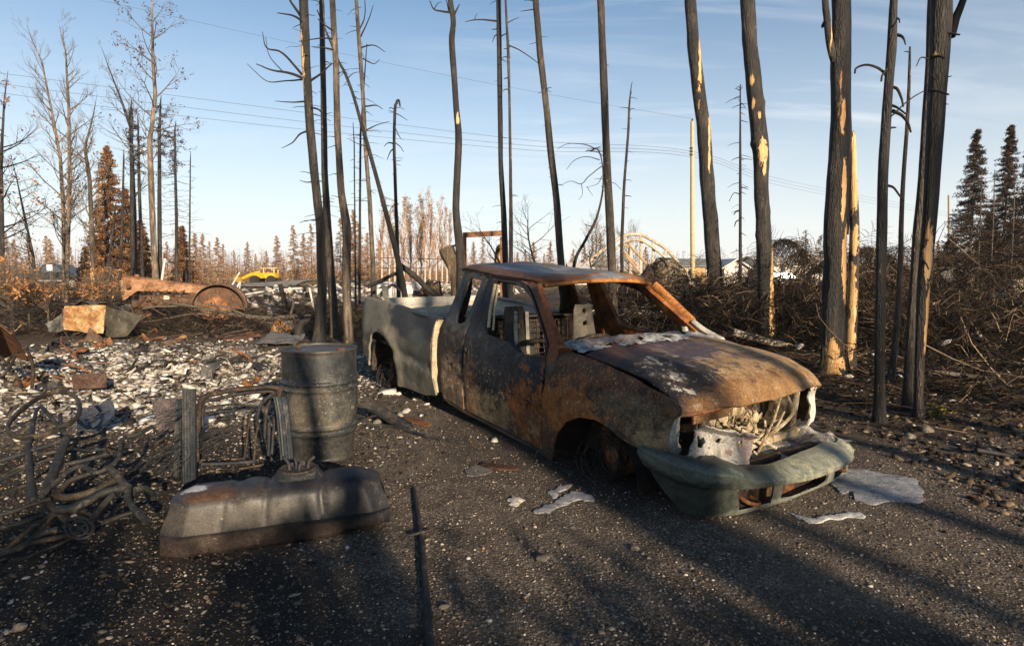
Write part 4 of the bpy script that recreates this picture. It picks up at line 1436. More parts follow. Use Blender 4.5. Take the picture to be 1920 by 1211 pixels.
# ---- steel drum
dc = Vector((-1.555, 4.70, 0))
drum = empty('steel_drum', dc, 'scorched upright steel drum with two ribs, standing beside the fuel tank', 'drum')
pr = [(0, .012), (.236, .012), (.246, 0), (.248, .02), (.243, .03)]
for i in range(100):
    z = .03 + .83 * i / 99
    r = .243 + .046 * float(sstep(.0, .42, z))
    for zc in (.245, .60):
        r += .017 * math.exp(-((z - zc + .024) / .015) ** 2) + .017 * math.exp(-((z - zc - .028) / .015) ** 2) - .004 * math.exp(-((z - zc) / .012) ** 2)
    pr.append((r, z))
pr += [(.294, .868), (.297, .876), (.294, .884), (.286, .885), (.283, .872), (.278, .866), (0, .868)]
mb = MB().lathe(pr, dc, n=72)
V = []
for v in mb.V:
    a = math.atan2(v[1] - dc.y, v[0] - dc.x)
    k = 1 - .045 * max(0, math.cos(a - 3.6)) ** 6 * math.exp(-((v[2] - .12) / .14) ** 2) - .02 * max(0, math.cos(a + 1.2)) ** 10 * math.exp(-((v[2] - .42) / .08) ** 2) + .008 * noise.noise(Vector(v) * 5)
    V.append((dc.x + (v[0] - dc.x) * k, dc.y + (v[1] - dc.y) * k, v[2]))
mb.V = V
m_drum = burnt('drum_steel', [(0, (.013, .017, .021)), (.4, (.025, .030, .034)), (.7, (.042, .046, .047)), (1, (.075, .07, .06))], 2.6, world=True, seed=1.3, rough=(.35, .6), bumpk=.15, flake=.35,
               blobs=[((-1.5, 4.42, .42), (.24, .4, .18), (.13, .115, .085), (.22, .19, .14), .6, 1.3), ((-1.36, 4.5, .45), (.12, .3, .12), (.03, .034, .036), (.06, .062, .06), .8, 1.2), ((-1.6, 4.6, .88), (.3, .4, .04), (.035, .03, .027), (.10, .08, .062), .7),
                      ((-1.5, 4.5, .08), (.5, .5, .12), (.03, .03, .033), (.06, .058, .05), .7)],
               speck=[(60, .6, (.36, .32, .24), (-1.5, 4.45, .42), (.3, .5, .25), .7)])
mb.build('shell', m_drum, drum, angle=50)
mb = MB()
mb.lathe([(0, .87), (.03, .87), (.034, .876), (.034, .884), (.024, .888), (0, .888)], dc + Vector((.19, -.06, 0)), n=16)
mb.build('bung', M_rst, drum)
mb = MB()
mb.lathe([(0, .87), (.018, .87), (.02, .876), (.02, .882), (0, .884)], dc + Vector((-.19, .06, 0)), n=12)
mb.build('bung', M_rst, drum)

# ---- fuel tank
TO = Vector((-1.835, 2.885, 0))
tu = Vector((math.cos(math.radians(19)), math.sin(math.radians(19)), 0))
tv = Vector((-tu.y, tu.x, 0))
TL, TD, TH = 1.22, .36, .325
tank = empty('fuel_tank', TO + tu * TL / 2 + tv * TD / 2, 'long blackened steel fuel tank with a welded seam, lying in the gravel before the drum', 'fuel tank', math.radians(19))
sec = [(.03, .0), (.012, .012), (.004, .03), (.002, .08), (.002, .108), (-.024, .112), (-.026, .122), (0.0, .128), (.004, .15), (.014, .20), (.022, .25), (.034, .28), (.06, .303), (.10, .313), (.18, .316)]
sec = sec + [(TD - v, w) for v, w in reversed(sec[:-1])]
nu = 90
V, F = [], []
ns = len(sec)
for i in range(nu + 1):
    t = i / nu
    u = t * TL
    # ends: pull in with a rounded shoulder
    de = min(u, TL - u)
    for (v, w) in sec:
        top = float(sstep(.12, .3, w))
        ins = (.018 + .045 * top)
        uu = u
        k = 1.0
        if de < .11:
            k = .70 + .30 * de / .11
        vv = TD / 2 + (v - TD / 2) * k
        ww = w * (1 - (1 - k) * .35 * top)
        uu = TL / 2 + (u - TL / 2) * (1 - ins / TL * 2)
        # pressed ribs over the top, a sunken strap bay on the right, dents
        if w > .24:
            for c_, wd, hh_ in ((.36, .03, -.010), (.45, .04, .005), (.54, .018, -.009), (.86, .025, -.012), (1.02, .08, .008), (.72, .09, .006)):
                ww += hh_ * math.exp(-((u - c_) / wd) ** 4)
        if .14 < w < .3:
            for c_, wd, hh_ in ((.84, .02, .012), (.53, .016, .006), (.30, .015, .005)):
                vv += (hh_ if v < TD / 2 else -hh_) * math.exp(-((u - c_) / wd) ** 2)
        if t > .72 and w < .1: ww += .030 * float(sstep(.72, .8, t)) * (1 - w / .1)
        p = TO + tu * uu + tv * vv + Vector((0, 0, ww + .06 * 0))
        p += noise.noise_vector(p * 5) * .005
        p.z = max(p.z, -.01)
        V.append(p)
for i in range(nu):
    for k in range(ns):
        k2 = (k + 1) % ns
        F.append((i * ns + k, (i + 1) * ns + k, (i + 1) * ns + k2, i * ns + k2))
F.append(tuple(range(ns)))
F.append(tuple(nu * ns + k for k in reversed(range(ns))))
mt_tank = burnt('tank_steel', [(0, (.009, .010, .013)), (.4, (.018, .019, .022)), (.7, (.03, .029, .029)), (1, (.055, .042, .034))], 2.4, world=True, seed=2.8, rough=(.35, .6), bumpk=.2, flake=.3,
                blobs=[((-1.45, 3.02, .05), (.75, .35, .09), (.03, .02, .016), (.075, .045, .032), .45, .9), ((-1.5, 3.0, .2), (.35, .2, .1), (.045, .04, .034), (.065, .056, .045), .7), ((-1.62, 3.05, .31), (.2, .12, .03), (.08, .035, .016), (.15, .065, .022), .45, 1.5),
                       ((-1.74, 3.12, .33), (.09, .06, .05), (.5, .5, .5), (.6, .6, .58), .9, 1.4), ((-.85, 3.3, .32), (.3, .2, .06), (.035, .02, .015), (.03, .032, .04), .5, 1.2)],
                speck=[(55, .68, (.3, .27, .22), (-1.3, 3.1, .25), (.8, .5, .3), .6)])
link('shell', mesh_from('tank_shell', V, F, True, 45), mt_tank, tank)
fc = TO + tu * .70 + tv * .235
mb = MB()
mb.lathe([(.15, .30), (.125, .325), (.115, .345), (.105, .352), (.08, .35), (.075, .343), (0, .343)], fc, n=32)
mb.jitter(.006, 9)
mb.build('filler_collar', M_blk, tank)
mb = MB()
mb.ring(fc + Vector((0, 0, .352)), .098, .009, (0, 0, 1), 32, 8)
mb.build('lock_ring', M_tubeb, tank)
for (dx_, dy_, h_) in ((-.05, .0, .075), (-.015, .02, .06), (.015, -.02, .05), (.05, .03, .07)):
    mb = MB()
    mb.tube([fc + Vector((dx_, dy_, .34)), fc + Vector((dx_ * 1.1, dy_, .34 + h_ * .6)), fc + Vector((dx_ * 1.7, dy_ + .01, .34 + h_))], .009, 8, 3)
    mb.build('pipe_stub', M_blk, tank)

# ---- the tangle of bicycle frames and bent tubes: pixel tracks laid into a heap that rises away from the camera
def hz_(py): return max(.03, .03 + .50 * (1060 - py) / 320.0)


def cp(x, y): return (x / 3.106, 690 + y / 3.106)


def heap(pts, lift=0.0):
    out = []
    for (x, y) in pts:
        px, py = cp(x, y)
        z = hz_(py) + lift
        out.append(gp(px, py, z))
    return out


TUBES = [
    # name, points, radius, sub-mesh group
    ('fork', [(190, 770), (178, 640), (165, 470), (180, 400), (198, 300), (215, 240)], [.022, .021, .020, .015, .013, .012], 'A'),
    ('fork', [(250, 750), (300, 640), (345, 520), (385, 410)], [.026, .026, .026, .024], 'A'),
    ('fork', [(215, 240), (245, 228), (300, 290), (375, 375)], .013, 'A'),
    ('fork', [(350, 270), (355, 320), (378, 380)], .013, 'A'),
    ('top_tube', [(-160, 600), (0, 540), (160, 490), (350, 425)], .017, 'A'),
    ('seat_stay', [(205, 480), (260, 500), (380, 470)], .010, 'A'),
    ('handlebar', [(890, 340), (800, 385), (730, 405), (702, 440), (700, 500), (655, 565), (560, 608), (475, 570), (400, 600), (300, 690), (245, 750)], .014, 'B'),
    ('down_tube', [(640, 580), (690, 640), (745, 695)], .021, 'B'),
    ('seat_tube', [(745, 695), (745, 760), (790, 830), (860, 890)], .018, 'B'),
    ('top_tube', [(745, 695), (600, 725), (480, 790), (420, 820), (325, 825)], .024, 'B'),
    ('chain_stay', [(660, 735), (600, 800), (535, 885)], .016, 'B'),
    ('seat_tube', [(250, 750), (290, 790), (330, 830), (395, 895)], .020, 'C'),
    ('chain_stay', [(325, 830), (250, 890), (170, 940), (70, 1030), (-20, 1110)], .014, 'C'),
    ('chain_stay', [(320, 850), (250, 930), (170, 1000)], .011, 'C'),
    ('down_tube', [(690, 640), (600, 690), (500, 730), (400, 752), (310, 742)], .019, 'C'),
    ('top_tube', [(340, 730), (400, 660), (500, 620), (560, 600)], .015, 'C'),
    ('seat_stay', [(470, 830), (540, 870), (545, 930), (490, 990)], .012, 'C'),
]
frames = {
    'A': ('bicycle_frame', 'upturned bicycle fork and wheel at the back of the tangled heap', 'bicycle', 0.0),
    'B': ('bicycle_frame', 'burnt bicycle frame with its swept handlebar lying across the heap', 'bicycle', .02),
    'C': ('bicycle_frame', 'burnt bicycle frame with chainring at the front of the heap', 'bicycle', -.02),
}
FE = {}
for k, (nm, lb, ct, lf) in frames.items():
    P = [heap(t[1], lf) for t in TUBES if t[3] == k]
    FE[k] = empty(nm, base_of([q for p in P for q in p]), lb, ct, group='bicycle frames in the heap')
for (nm, pts, r, k) in TUBES:
    mb = MB()
    mb.tube(heap(pts, frames[k][3]), r, 10, 5)
    mb.jitter(.003, 20)
    mb.build(nm, M_tube if k != 'C' else M_tubeb, FE[k])


def heap_ring(pts, r, lift=0.0):
    P = smooth_poly(heap(pts + pts[:1], lift), 8)
    return P


wp = [(45, 350), (60, 310), (130, 240), (230, 172), (340, 138), (425, 155), (465, 220), (440, 295), (330, 360), (215, 398), (110, 402), (55, 375)]
mb = MB()
RIM = heap_ring(wp, 0)
mb.tube(RIM, .014, 8, squash=1.5)
wheel = mb.build('wheel', M_tubeb, FE['A'])
mb = MB()
cen = Vector(np.mean([np.array(p) for p in RIM], axis=0))
for i in range(0, len(RIM), 4):
    mb.tube([cen + Vector((rnd.uniform(-.02, .02), rnd.uniform(-.02, .02), rnd.uniform(-.02, .02))), Vector(RIM[i]) + Vector((0, 0, .0))], .0022, 4)
mb.lathe([(0, -.04), (.012, -.04), (.02, -.03), (.012, -.02), (.012, .02), (.02, .03), (.012, .04), (0, .04)], cen, (0, .3, 1), 10)
sp = mb.build('spokes', M_blk, wheel)
mb = MB()
mb.tube(heap_ring([(380, 925), (400, 890), (460, 870), (520, 890), (545, 930), (520, 975), (460, 992), (400, 970)], 0, .01), .008, 6)
mb.tube(heap_ring([(410, 925), (430, 900), (465, 888), (500, 905), (512, 935), (490, 965), (450, 975), (420, 955)], 0, .015), .006, 6)
cc_ = Vector(np.mean([np.array(p) for p in heap_ring([(380, 925), (460, 870), (545, 930), (460, 992)], 0, .01)], axis=0))
for q in range(5):
    pts = heap_ring([(380, 925), (400, 890), (460, 870), (520, 890), (545, 930), (520, 975), (460, 992), (400, 970)], 0, .01)
    mb.tube([cc_, Vector(pts[int(q * len(pts) / 5)])], .006, 6)
mb.build('chainring', M_blk, FE['C'])
LOOSE = [
    ([(590, 905), (700, 862), (775, 838)], .013, 'M', 'short bent pipe by the left end of the fuel tank', 'pipe'),
    ([(760, 770), (780, 712), (830, 698), (880, 720), (895, 760)], .016, 'M', 'curled tube arching beside the left end of the fuel tank', 'tube'),
    ([(100, 1060), (200, 1018), (360, 982), (430, 975)], .014, 'B', 'pale curved tube at the front of the heap', 'tube'),
    ([(-40, 1110), (100, 1050), (250, 962), (340, 940)], .016, 'M', 'dark tube slanting out of the heap at the left edge', 'tube'),
    ([(70, 1120), (160, 1100), (260, 1060), (420, 990), (480, 960)], .008, 'B', 'thin rod lying along the front of the heap', 'rod'),
    ([(90, 790), (78, 735), (110, 695), (170, 680)], .011, 'B', 'hooked brown tube left of the upturned fork', 'tube'),
    ([(-60, 690), (60, 620), (200, 560), (330, 520)], .010, 'M', 'thin dark bar behind the upturned fork', 'rod'),
    ([(-60, 870), (80, 830), (200, 790), (300, 760)], .013, 'M', 'black tube under the upturned fork', 'tube'),
    ([(-30, 940), (120, 900), (260, 850)], .016, 'M', 'black pipe end poking out at the left edge of the heap', 'pipe'),
    ([(380, 560), (520, 530), (620, 500)], .014, 'M', 'black tube below the shovel blade', 'tube'),
    ([(430, 470), (520, 480), (620, 470)], .008, 'M', 'thin rod just below the shovel blade', 'rod'),
    ([(200, 410), (120, 460), (60, 470)], .012, 'B', 'short tube below the bicycle wheel', 'tube'),
    ([(0, 640), (100, 580), (250, 540), (290, 520)], .007, 'B', 'thin brown rod left of the fork', 'rod'),
    ([(560, 700), (640, 610), (700, 520), (720, 440)], .006, 'M', 'wire rod rising under the handlebar', 'rod'),
]
for (pts, r, k, lb, ct) in LOOSE:
    mb = MB()
    P = heap(pts, -.01)
    for p in P: p.z = max(p.z, r)
    mb.tube(P, r, 9, 5)
    mb.jitter(.003, 18)
    o = mb.build('bent_' + ct, M_tube if k == 'M' else M_tubeb, None)
    tag(o, lb, ct, 'bent tubes in the heap')

# shovel blade
def quad_sheet(name, corners, mat, label, cat, bend=.03, thick=.004, nu=16, nv=12, rough=.008, group=None, holes=None, fr=4, parent=None):
    a, b2, c2, d2 = [Vector(c) for c in corners]
    nrm = (b2 - a).cross(d2 - a).normalized()
    def f(u, v):
        p = (a * (1 - u) + b2 * u) * (1 - v) + (d2 * (1 - u) + c2 * u) * v
        return p + nrm * (bend * (math.sin(u * math.pi) - .3) + bend * .5 * math.sin(v * 3 + 1) + rough * noise.noise(p * 9) + rough * 2.5 * noise.noise(p * fr))
    V, F = panel([(0, 0), (.25, .0), (.5, -.02), (1, 0), (1.02, .5), (1, 1), (.6, 1.03), (0, 1), (-.02, .4)], holes or [], f, .07, thick)
    o = link(name, mesh_from(name, V, F, True, 45), mat, parent)
    if parent is None: tag(o, label, cat, group)
    return o


M_shov = burnt('shovel_steel', [(0, (.018, .022, .034)), (.5, (.035, .042, .06)), (1, (.075, .08, .095))], 4, world=True, rough=(.3, .5), bumpk=.15)
sb = quad_sheet('shovel_blade', [gp(142, 765, .30), gp(204, 744, .40), gp(221, 779, .26), gp(150, 812, .14)], M_shov, 'dark blue curved shovel blade lying behind the bicycle wheel', 'shovel', .05, .004)
mb = MB()
mb.tube([gp(160, 793, .245), gp(180, 780, .285), gp(200, 768, .33)], .007, 8, 3)
mb.build('rib', M_blk, sb)
quad_sheet('rusty_plate', [gp(137, 702, .26), gp(199, 699, .27), gp(200, 727, .10), gp(139, 729, .08)], burnt('plate_brown', [(0, (.03, .02, .016)), (.5, (.075, .042, .03)), (1, (.12, .07, .045))], 5, world=True), 'dark brown rusty plate standing in the ash behind the shovel blade', 'plate', .0, .02)
o = quad_sheet('perforated_sheet', [gp(284, 750, .36), gp(331, 745, .38), gp(333, 800, .14), gp(300, 818, .06)], burnt('perforated_steel', [(0, (.035, .028, .032)), (.5, (.06, .05, .052)), (1, (.13, .11, .1))], 9, world=True), 'small perforated metal sheet leaning behind the ribbed post', 'metal sheet', .01, .004,
               holes=[[(u + .016 * math.cos(q), v + .016 * math.sin(q)) for q in np.linspace(0, 6.28, 7)[:-1]] for u in np.linspace(.1, .9, 8) for v in np.linspace(.1, .9, 9)])

# ---- bent tube frame between two ribbed posts, with fans of wire
def rp(x, y): return (280 + x / 5.503, 690 + y / 5.503)


def at_(x, y, Y):
    px, py = rp(x, y)
    p = D(px, py, Y)
    p.z = max(p.z, .01)
    return p


fr_ = empty('tubular_chair_frame', (-1.95, 4.15, 0), 'bent tube chair frame, blackened and rusty, standing between the ribbed posts', 'chair frame')
TF = [([(505, 660, 4.0), (512, 480, 4.0), (522, 370, 4.0), (560, 300, 4.02), (700, 260, 4.05), (900, 222, 4.1), (1180, 198, 4.2), (1320, 205, 4.25), (1345, 240, 4.25), (1330, 380, 4.25), (1290, 560, 4.22)], .019, burnt('frame_rust', [(0, (.01, .01, .011)), (.55, (.03, .022, .018)), (1, (.14, .055, .022))], 9, world=True)),
      ([(545, 600, 4.05), (560, 360, 4.08), (700, 320, 4.1), (900, 270, 4.15), (1150, 240, 4.25), (1290, 235, 4.3)], .015, M_blk),
      ([(560, 420, 4.1), (800, 378, 4.15), (950, 378, 4.2), (1090, 395, 4.25)], .009, M_blk),
      ([(560, 490, 4.12), (700, 450, 4.15), (870, 440, 4.2), (1000, 420, 4.22)], .006, M_blk),
      ([(1300, 250, 4.2), (1180, 340, 4.2), (1130, 440, 4.2), (1110, 560, 4.22)], .013, M_blk),
      ([(1320, 260, 4.28), (1230, 370, 4.28), (1200, 500, 4.28), (1190, 700, 4.28)], .012, M_blk),
      ([(1085, 380, 4.3), (1040, 480, 4.3), (1000, 800, 4.3), (975, 950, 4.3)], .008, M_tubeb),
      ([(1130, 560, 4.25), (1100, 700, 4.25), (1075, 1000, 4.22)], .009, M_tubeb),
      ([(850, 940, 4.35), (980, 930, 4.35)], .009, M_tubeb), ([(930, 1040, 4.2), (1080, 1015, 4.22), (1180, 990, 4.25)], .009, M_tubeb),
      ([(1290, 560, 4.22), (1270, 800, 4.2), (1262, 960, 4.18)], .010, M_blk), ([(1235, 560, 4.26), (1230, 900, 4.24)], .012, M_blk),
      ([(500, 560, 4.0), (495, 760, 4.0), (500, 960, 4.02)], .012, M_blk),
      ([(540, 990, 4.1), (800, 985, 4.15), (1100, 960, 4.2)], .013, M_blk)]
for pts, r, m_ in TF:
    mb = MB()
    mb.tube([at_(*p) for p in pts], r, 9, 5)
    mb.jitter(.002, 20)
    mb.build('tube', m_, fr_)
M_post = burnt('post_steel', [(0, (.010, .014, .019)), (.5, (.02, .028, .036)), (1, (.06, .06, .056))], 6, world=True, streak=(1, 1, .3), rough=(.4, .6))


def ribbed(name, top, bot, w, Y, label, lean=0.0, bendtop=None):
    a, b2 = D(top[0], top[1], Y + lean), D(bot[0], bot[1], Y)
    b2.z = max(b2.z, -.02)
    V, F = [], []
    n_, k_ = 24, 15
    for i in range(n_ + 1):
        t = i / n_
        c = b2 + (a - b2) * t
        if bendtop: c = c + Vector((bendtop * max(0, t - .7) ** 2 * 6, 0, -abs(bendtop) * max(0, t - .75) ** 2 * 4))
        for k in range(k_ + 1):
            s_ = k / k_ - .5
            rib = .004 * math.cos(s_ * 2 * math.pi * 4)
            V.append(c + Vector((s_ * w, -rib - .018 * (1 - (2 * s_) ** 2), 0)))
    nn = len(V)
    V += [v + Vector((0, .018, 0)) for v in V]
    W_ = k_ + 1
    for i in range(n_):
        for k in range(k_):
            q = (i * W_ + k, i * W_ + k + 1, (i + 1) * W_ + k + 1, (i + 1) * W_ + k)
            F.append(q)
            F.append(tuple(reversed([j + nn for j in q])))
    for i in range(n_):
        F.append((i * W_, (i + 1) * W_, (i + 1) * W_ + nn, i * W_ + nn))
        F.append(((i + 1) * W_ + k_, i * W_ + k_, i * W_ + k_ + nn, (i + 1) * W_ + k_ + nn))
    for k in range(k_):
        F.append((n_ * W_ + k, n_ * W_ + k + 1, n_ * W_ + k + 1 + nn, n_ * W_ + k + nn))
    return tag(link(name, mesh_from(name, V, F, True, 35), M_post), label, 'post', 'ribbed metal posts')


ribbed('ribbed_post', (354, 729), (355, 906), .088, 3.95, 'broad ribbed blue-black metal post at the left of the chair frame')
ribbed('ribbed_post', (336, 748), (330, 892), .045, 4.15, 'narrow dark metal post just behind the broad ribbed post', .05)
ribbed('ribbed_post', (527, 742), (541, 890), .088, 3.98, 'ribbed dark metal post leaning back in front of the drum', .1, -.02)
# wires
PW, RW = [], []
for i in range(48):
    if i < 12:
        s0 = at_(rnd.uniform(430, 560), rnd.uniform(350, 480), 4.0 + rnd.uniform(-.05, .1))
        e0 = gp(*rp(rnd.uniform(-350, 180), rnd.uniform(700, 1200)), rnd.uniform(.02, .16))
    elif i < 38:
        s0 = at_(rnd.uniform(600, 1080), rnd.uniform(520, 700), 4.1 + rnd.uniform(-.05, .15))
        e0 = gp(*rp(rnd.uniform(-250, 200), rnd.uniform(980, 1250)), rnd.uniform(.02, .14))
    else:
        s0 = at_(rnd.uniform(800, 950), rnd.uniform(300, 380), 4.12)
        e0 = at_(rnd.uniform(780, 900), rnd.uniform(480, 600), 4.15)
    K = 7
    sag = rnd.uniform(-.08, .10)
    pl = []
    for k in range(K):
        t = k / (K - 1)
        p = s0 + (e0 - s0) * t + Vector((rnd.uniform(-.012, .012), rnd.uniform(-.02, .02), sag * math.sin(t * math.pi) + rnd.uniform(-.008, .008)))
        p.z = max(p.z, .012)
        pl.append(p[:])
    PW.append(pl)
    RW.append([.0024] * K)
V, F = tubes_np(np.array(PW), np.array(RW), 4)
o = link('wire_bundle', mesh_np('wire_bundle', V, F, True), M_blk)
tag(o, 'loose fan of thin burnt wires spreading from the chair frame', 'wires')
o['kind'] = 'stuff'

# ---- rod on the gravel
rod = empty('metal_rod', (-.5, 3.0, 0), 'long straight black metal rod lying on the gravel right of the fuel tank', 'rod')
mb = MB()
mb.tube([gp(776, 914, .016), gp(784, 965, .017), gp(791, 1020, .017), gp(798, 1100, .018), gp(806, 1200, .019), gp(812, 1290, .019)], [.011, .015, .016, .017, .018, .018], 12, 4)
mb.build('shaft', M_blk, rod)
mb = MB()
mb.tube([gp(770, 1003, .022), gp(786, 999, .028), gp(806, 993, .014)], .007, 8, 3)
mb.build('crosspin', M_tubeb, rod)

# ---- bent strips between drum and truck
st = empty('bent_metal_strips', gp(760, 790), 'two bent black metal strips lying on the gravel between drum and pickup', 'metal strips')
def ribbon(pts, w, th, up=(0, 0, 1), curl=0.0):
    mb = MB()
    P = [Vector(p) for p in smooth_poly(pts, 6)]
    V, F = [], []
    n_ = len(P)
    for i, p in enumerate(P):
        t = (P[min(i + 1, n_ - 1)] - P[max(i - 1, 0)]).normalized()
        s_ = t.cross(Vector(up)).normalized()
        u_ = s_.cross(t)
        for k in range(5):
            q = (k - 2) / 2
            ww = w * (1 - .5 * abs(2 * i / (n_ - 1) - 1) ** 4)
            V.append(p + s_ * q * ww / 2 + u_ * (curl * q * q))
    nn = len(V)
    V += [v - Vector((0, 0, th)) for v in V]
    for i in range(n_ - 1):
        for k in range(4):
            q = (i * 5 + k, i * 5 + k + 1, (i + 1) * 5 + k + 1, (i + 1) * 5 + k)
            F.append(tuple(reversed(q)))
            F.append(tuple(j + nn for j in q))
        F.append((i * 5, (i + 1) * 5, (i + 1) * 5 + nn, i * 5 + nn))
        F.append(((i + 1) * 5 + 4, i * 5 + 4, i * 5 + 4 + nn, (i + 1) * 5 + 4 + nn))
    F.append((0, 1, 2, 3, 4, 4 + nn, 3 + nn, 2 + nn, 1 + nn, nn))
    F.append(tuple(reversed([(n_ - 1) * 5 + j for j in range(5)] + [(n_ - 1) * 5 + j + nn for j in (4, 3, 2, 1, 0)])))
    return mb.add(V, F)


ribbon([gp(683, 763, .17), gp(708, 770, .14), gp(740, 790, .06), gp(772, 805, .02)], .13, .006, (0, -.4, 1), .03).build('strip', M_blk, st)
mb = MB()
mb.tube([gp(688, 797, .03), gp(740, 800, .02), gp(800, 818, .02), gp(876, 830, .015)], .014, 8, 4)
mb.build('bar', M_blk, st)
mb = MB()
mb.tube([gp(660, 795, .08), gp(690, 783, .12), gp(715, 776, .08)], .022, 8, 4, squash=.5)
mb.build('bracket', M_blk, st)
o = ribbon([gp(735, 782, .02), gp(770, 786, .03), gp(805, 797, .015)], .12, .006, (0, 0, 1), .0)
tag(o.build('rusty_scrap', M_rst), 'flat rusty scrap beside the bent black strips', 'scrap')
tag(ribbon([gp(905, 868, .02), gp(940, 874, .03), gp(972, 876, .015)], .10, .01, (0, 0, 1), .0).build('rusty_scrap', burnt('scrap_dark', [(0, (.03, .018, .013)), (1, (.11, .05, .028))], 8, world=True)), 'dark rusty scrap on the gravel below the pickup door', 'scrap')

# ---- melted aluminium puddles
M_alu = burnt('melted_aluminium', [(0, (.16, .17, .185)), (.5, (.27, .28, .30)), (1, (.40, .40, .41))], 9, world=True, rough=(.35, .6), bumpk=1.0, flake=.45, speck=[(16, .6, (.07, .06, .05), (2.6, 4, 0), (6, 6, 3), .8)])


def puddle(outline, label, th=.018, mat=None):
    th *= .35
    P = [gp(x, y) for x, y in outline]
    poly = [(p.x, p.y) for p in smooth_poly([tuple(p[:2]) for p in P] + [tuple(P[0][:2])], 4)[:-1]] if False else [tuple(q) for q in smooth_poly([tuple(p[:2]) for p in P] + [tuple(P[0][:2])], 4)[:-1]]
    jag = []
    for i, q in enumerate(poly):
        nv_ = noise.noise_vector(Vector((q[0] * 14, q[1] * 14, 3)))
        n2 = noise.noise_vector(Vector((q[0] * 45, q[1] * 45, 8)))
        jag.append((q[0] + nv_.x * .03 + n2.x * .016, q[1] + nv_.y * .03 + n2.y * .016))
    cx = sum(p[0] for p in jag) / len(jag)
    cy = sum(p[1] for p in jag) / len(jag)
    arr = np.array(jag)
    def f(u, v):
        d = float(np.min(np.hypot(arr[:, 0] - u, arr[:, 1] - v)))
        z = .004 + gz(u, v) + th * min(1, d / .03) ** .5 + .006 * abs(noise.noise(Vector((u * 13, v * 13, 1)))) + .004 * noise.noise(Vector((u * 5, v * 5, 0)))
        return (u, v, z)
    V, F = panel(jag, [], f, .022, .012)
    return tag(link('melted_metal', mesh_from('melted_metal', V, F, True, 60), mat or M_alu), label, 'melted metal', 'melted metal puddles')


puddle([(1568, 885), (1600, 880), (1640, 885), (1690, 893), (1722, 905), (1733, 935), (1722, 943), (1680, 942), (1640, 948), (1610, 940), (1598, 925), (1570, 925), (1560, 905)], 'large flat grey puddle of melted metal right of the bumper', .02)
puddle([(1480, 962), (1500, 966), (1530, 973), (1570, 965), (1600, 962), (1618, 966), (1620, 976), (1604, 972), (1570, 974), (1530, 980), (1500, 976)], 'thin pale ribbon of melted metal in front of the bumper', .02, burnt('melted_white', [(0, (.35, .35, .34)), (1, (.55, .55, .53))], 9, world=True))
puddle([(1003, 955), (1030, 945), (1060, 930), (1080, 922), (1112, 930), (1108, 940), (1085, 935), (1060, 945), (1030, 960), (1005, 961)], 'long grey splash of melted metal left of the bumper', .02)
puddle([(1028, 925), (1045, 915), (1062, 908), (1075, 911), (1055, 922), (1040, 932), (1030, 932)], 'small grey splash of melted metal below the front wheel arch', .018)
o = puddle([(955, 938), (966, 935), (980, 937), (979, 944), (968, 950), (956, 946)], 'small crumpled white lump lying alone on the gravel', .035, burnt('white_lump', [(0, (.4, .37, .33)), (1, (.6, .57, .52))], 12, world=True))
puddle([(870, 880), (900, 875), (925, 882), (900, 890), (880, 892)], 'faint dark grey film of melted metal below the pickup door', .006, M_gsheet)

# ---- single stones
M_stone = burnt('fieldstone', [(0, (.08, .07, .055)), (.5, (.15, .13, .105)), (1, (.28, .25, .21))], 12, world=True)
ivV, ivF = ico(3)
for (px, py, w, lb, c) in ((36, 1178, 26, 'pale rounded stone in the bottom left corner', 1), (1018, 1048, 24, 'pale flat stone below the grey splash of metal', 1), (832, 1138, 20, 'angular white stone right of the rod', 1.5), (1735, 808, 26, 'grey stone half sunk between the right-hand trunks', .8),
                         (1705, 822, 20, 'brown stone by the foot of the slim right-hand trunk', .7), (700, 548, 30, 'grey stone at the tail of the pickup bed', .9), (1190, 1028, 18, 'small pale stone in front of the bumper', 1.2)):
    p = gp(px, py)
    r = w / 2 * p.y / FP
    V = []
    sd_ = rnd.uniform(0, 50)
    for v in ivV:
        q = Vector(v)
        q = q * (1 + .4 * noise.noise(q * 1.3 + Vector((sd_, 0, 0))) + .06 * noise.noise(q * 4 + Vector((sd_, 0, 0))))
        V.append((p.x + q.x * r, p.y + q.y * r * .8, gz(p.x, p.y) + r * .28 + q.z * r * .62))
    tag(link('stone', mesh_from('stone', V, [tuple(f) for f in ivF]), M_stone), lb, 'stone', 'loose stones')
# ---------------------------------------------------------------- trees
M_bark = bark('charred_bark', ((.006, .006, .006), (.022, .02, .018), (.058, .047, .037)), fleck=.25)
M_bark_blk = bark('black_bark', ((.005, .005, .005), (.016, .015, .014), (.045, .038, .031)), fleck=.15)
M_bark_brn = bark('brown_scorched_bark', ((.014, .012, .011), (.05, .040, .031), (.11, .083, .058)), fleck=.5)
M_bark_tan = bark('pale_scorched_bark', ((.022, .018, .014), (.09, .068, .048), (.19, .145, .10)), fleck=.4, light=(.16, .125, .09))
M_twig = plain('dark_twig', (.022, .018, .015), .4, 20, .85, .1, world=True)
M_twig_gr = plain('grey_twig', (.10, .083, .067), .35, 20, .85, .1, world=True)
M_cone = islands('burnt_cones', [(0, (.012, .01, .009)), (1, (.045, .03, .022))])


def track(pts, Y, n=10, yj=.0):
    P = [D(p[0], p[1], Y) for p in pts]
    S = smooth_poly([tuple(p) + ((q[2] if len(q) > 2 else 4),) for p, q in zip(P, pts)], n)
    return S


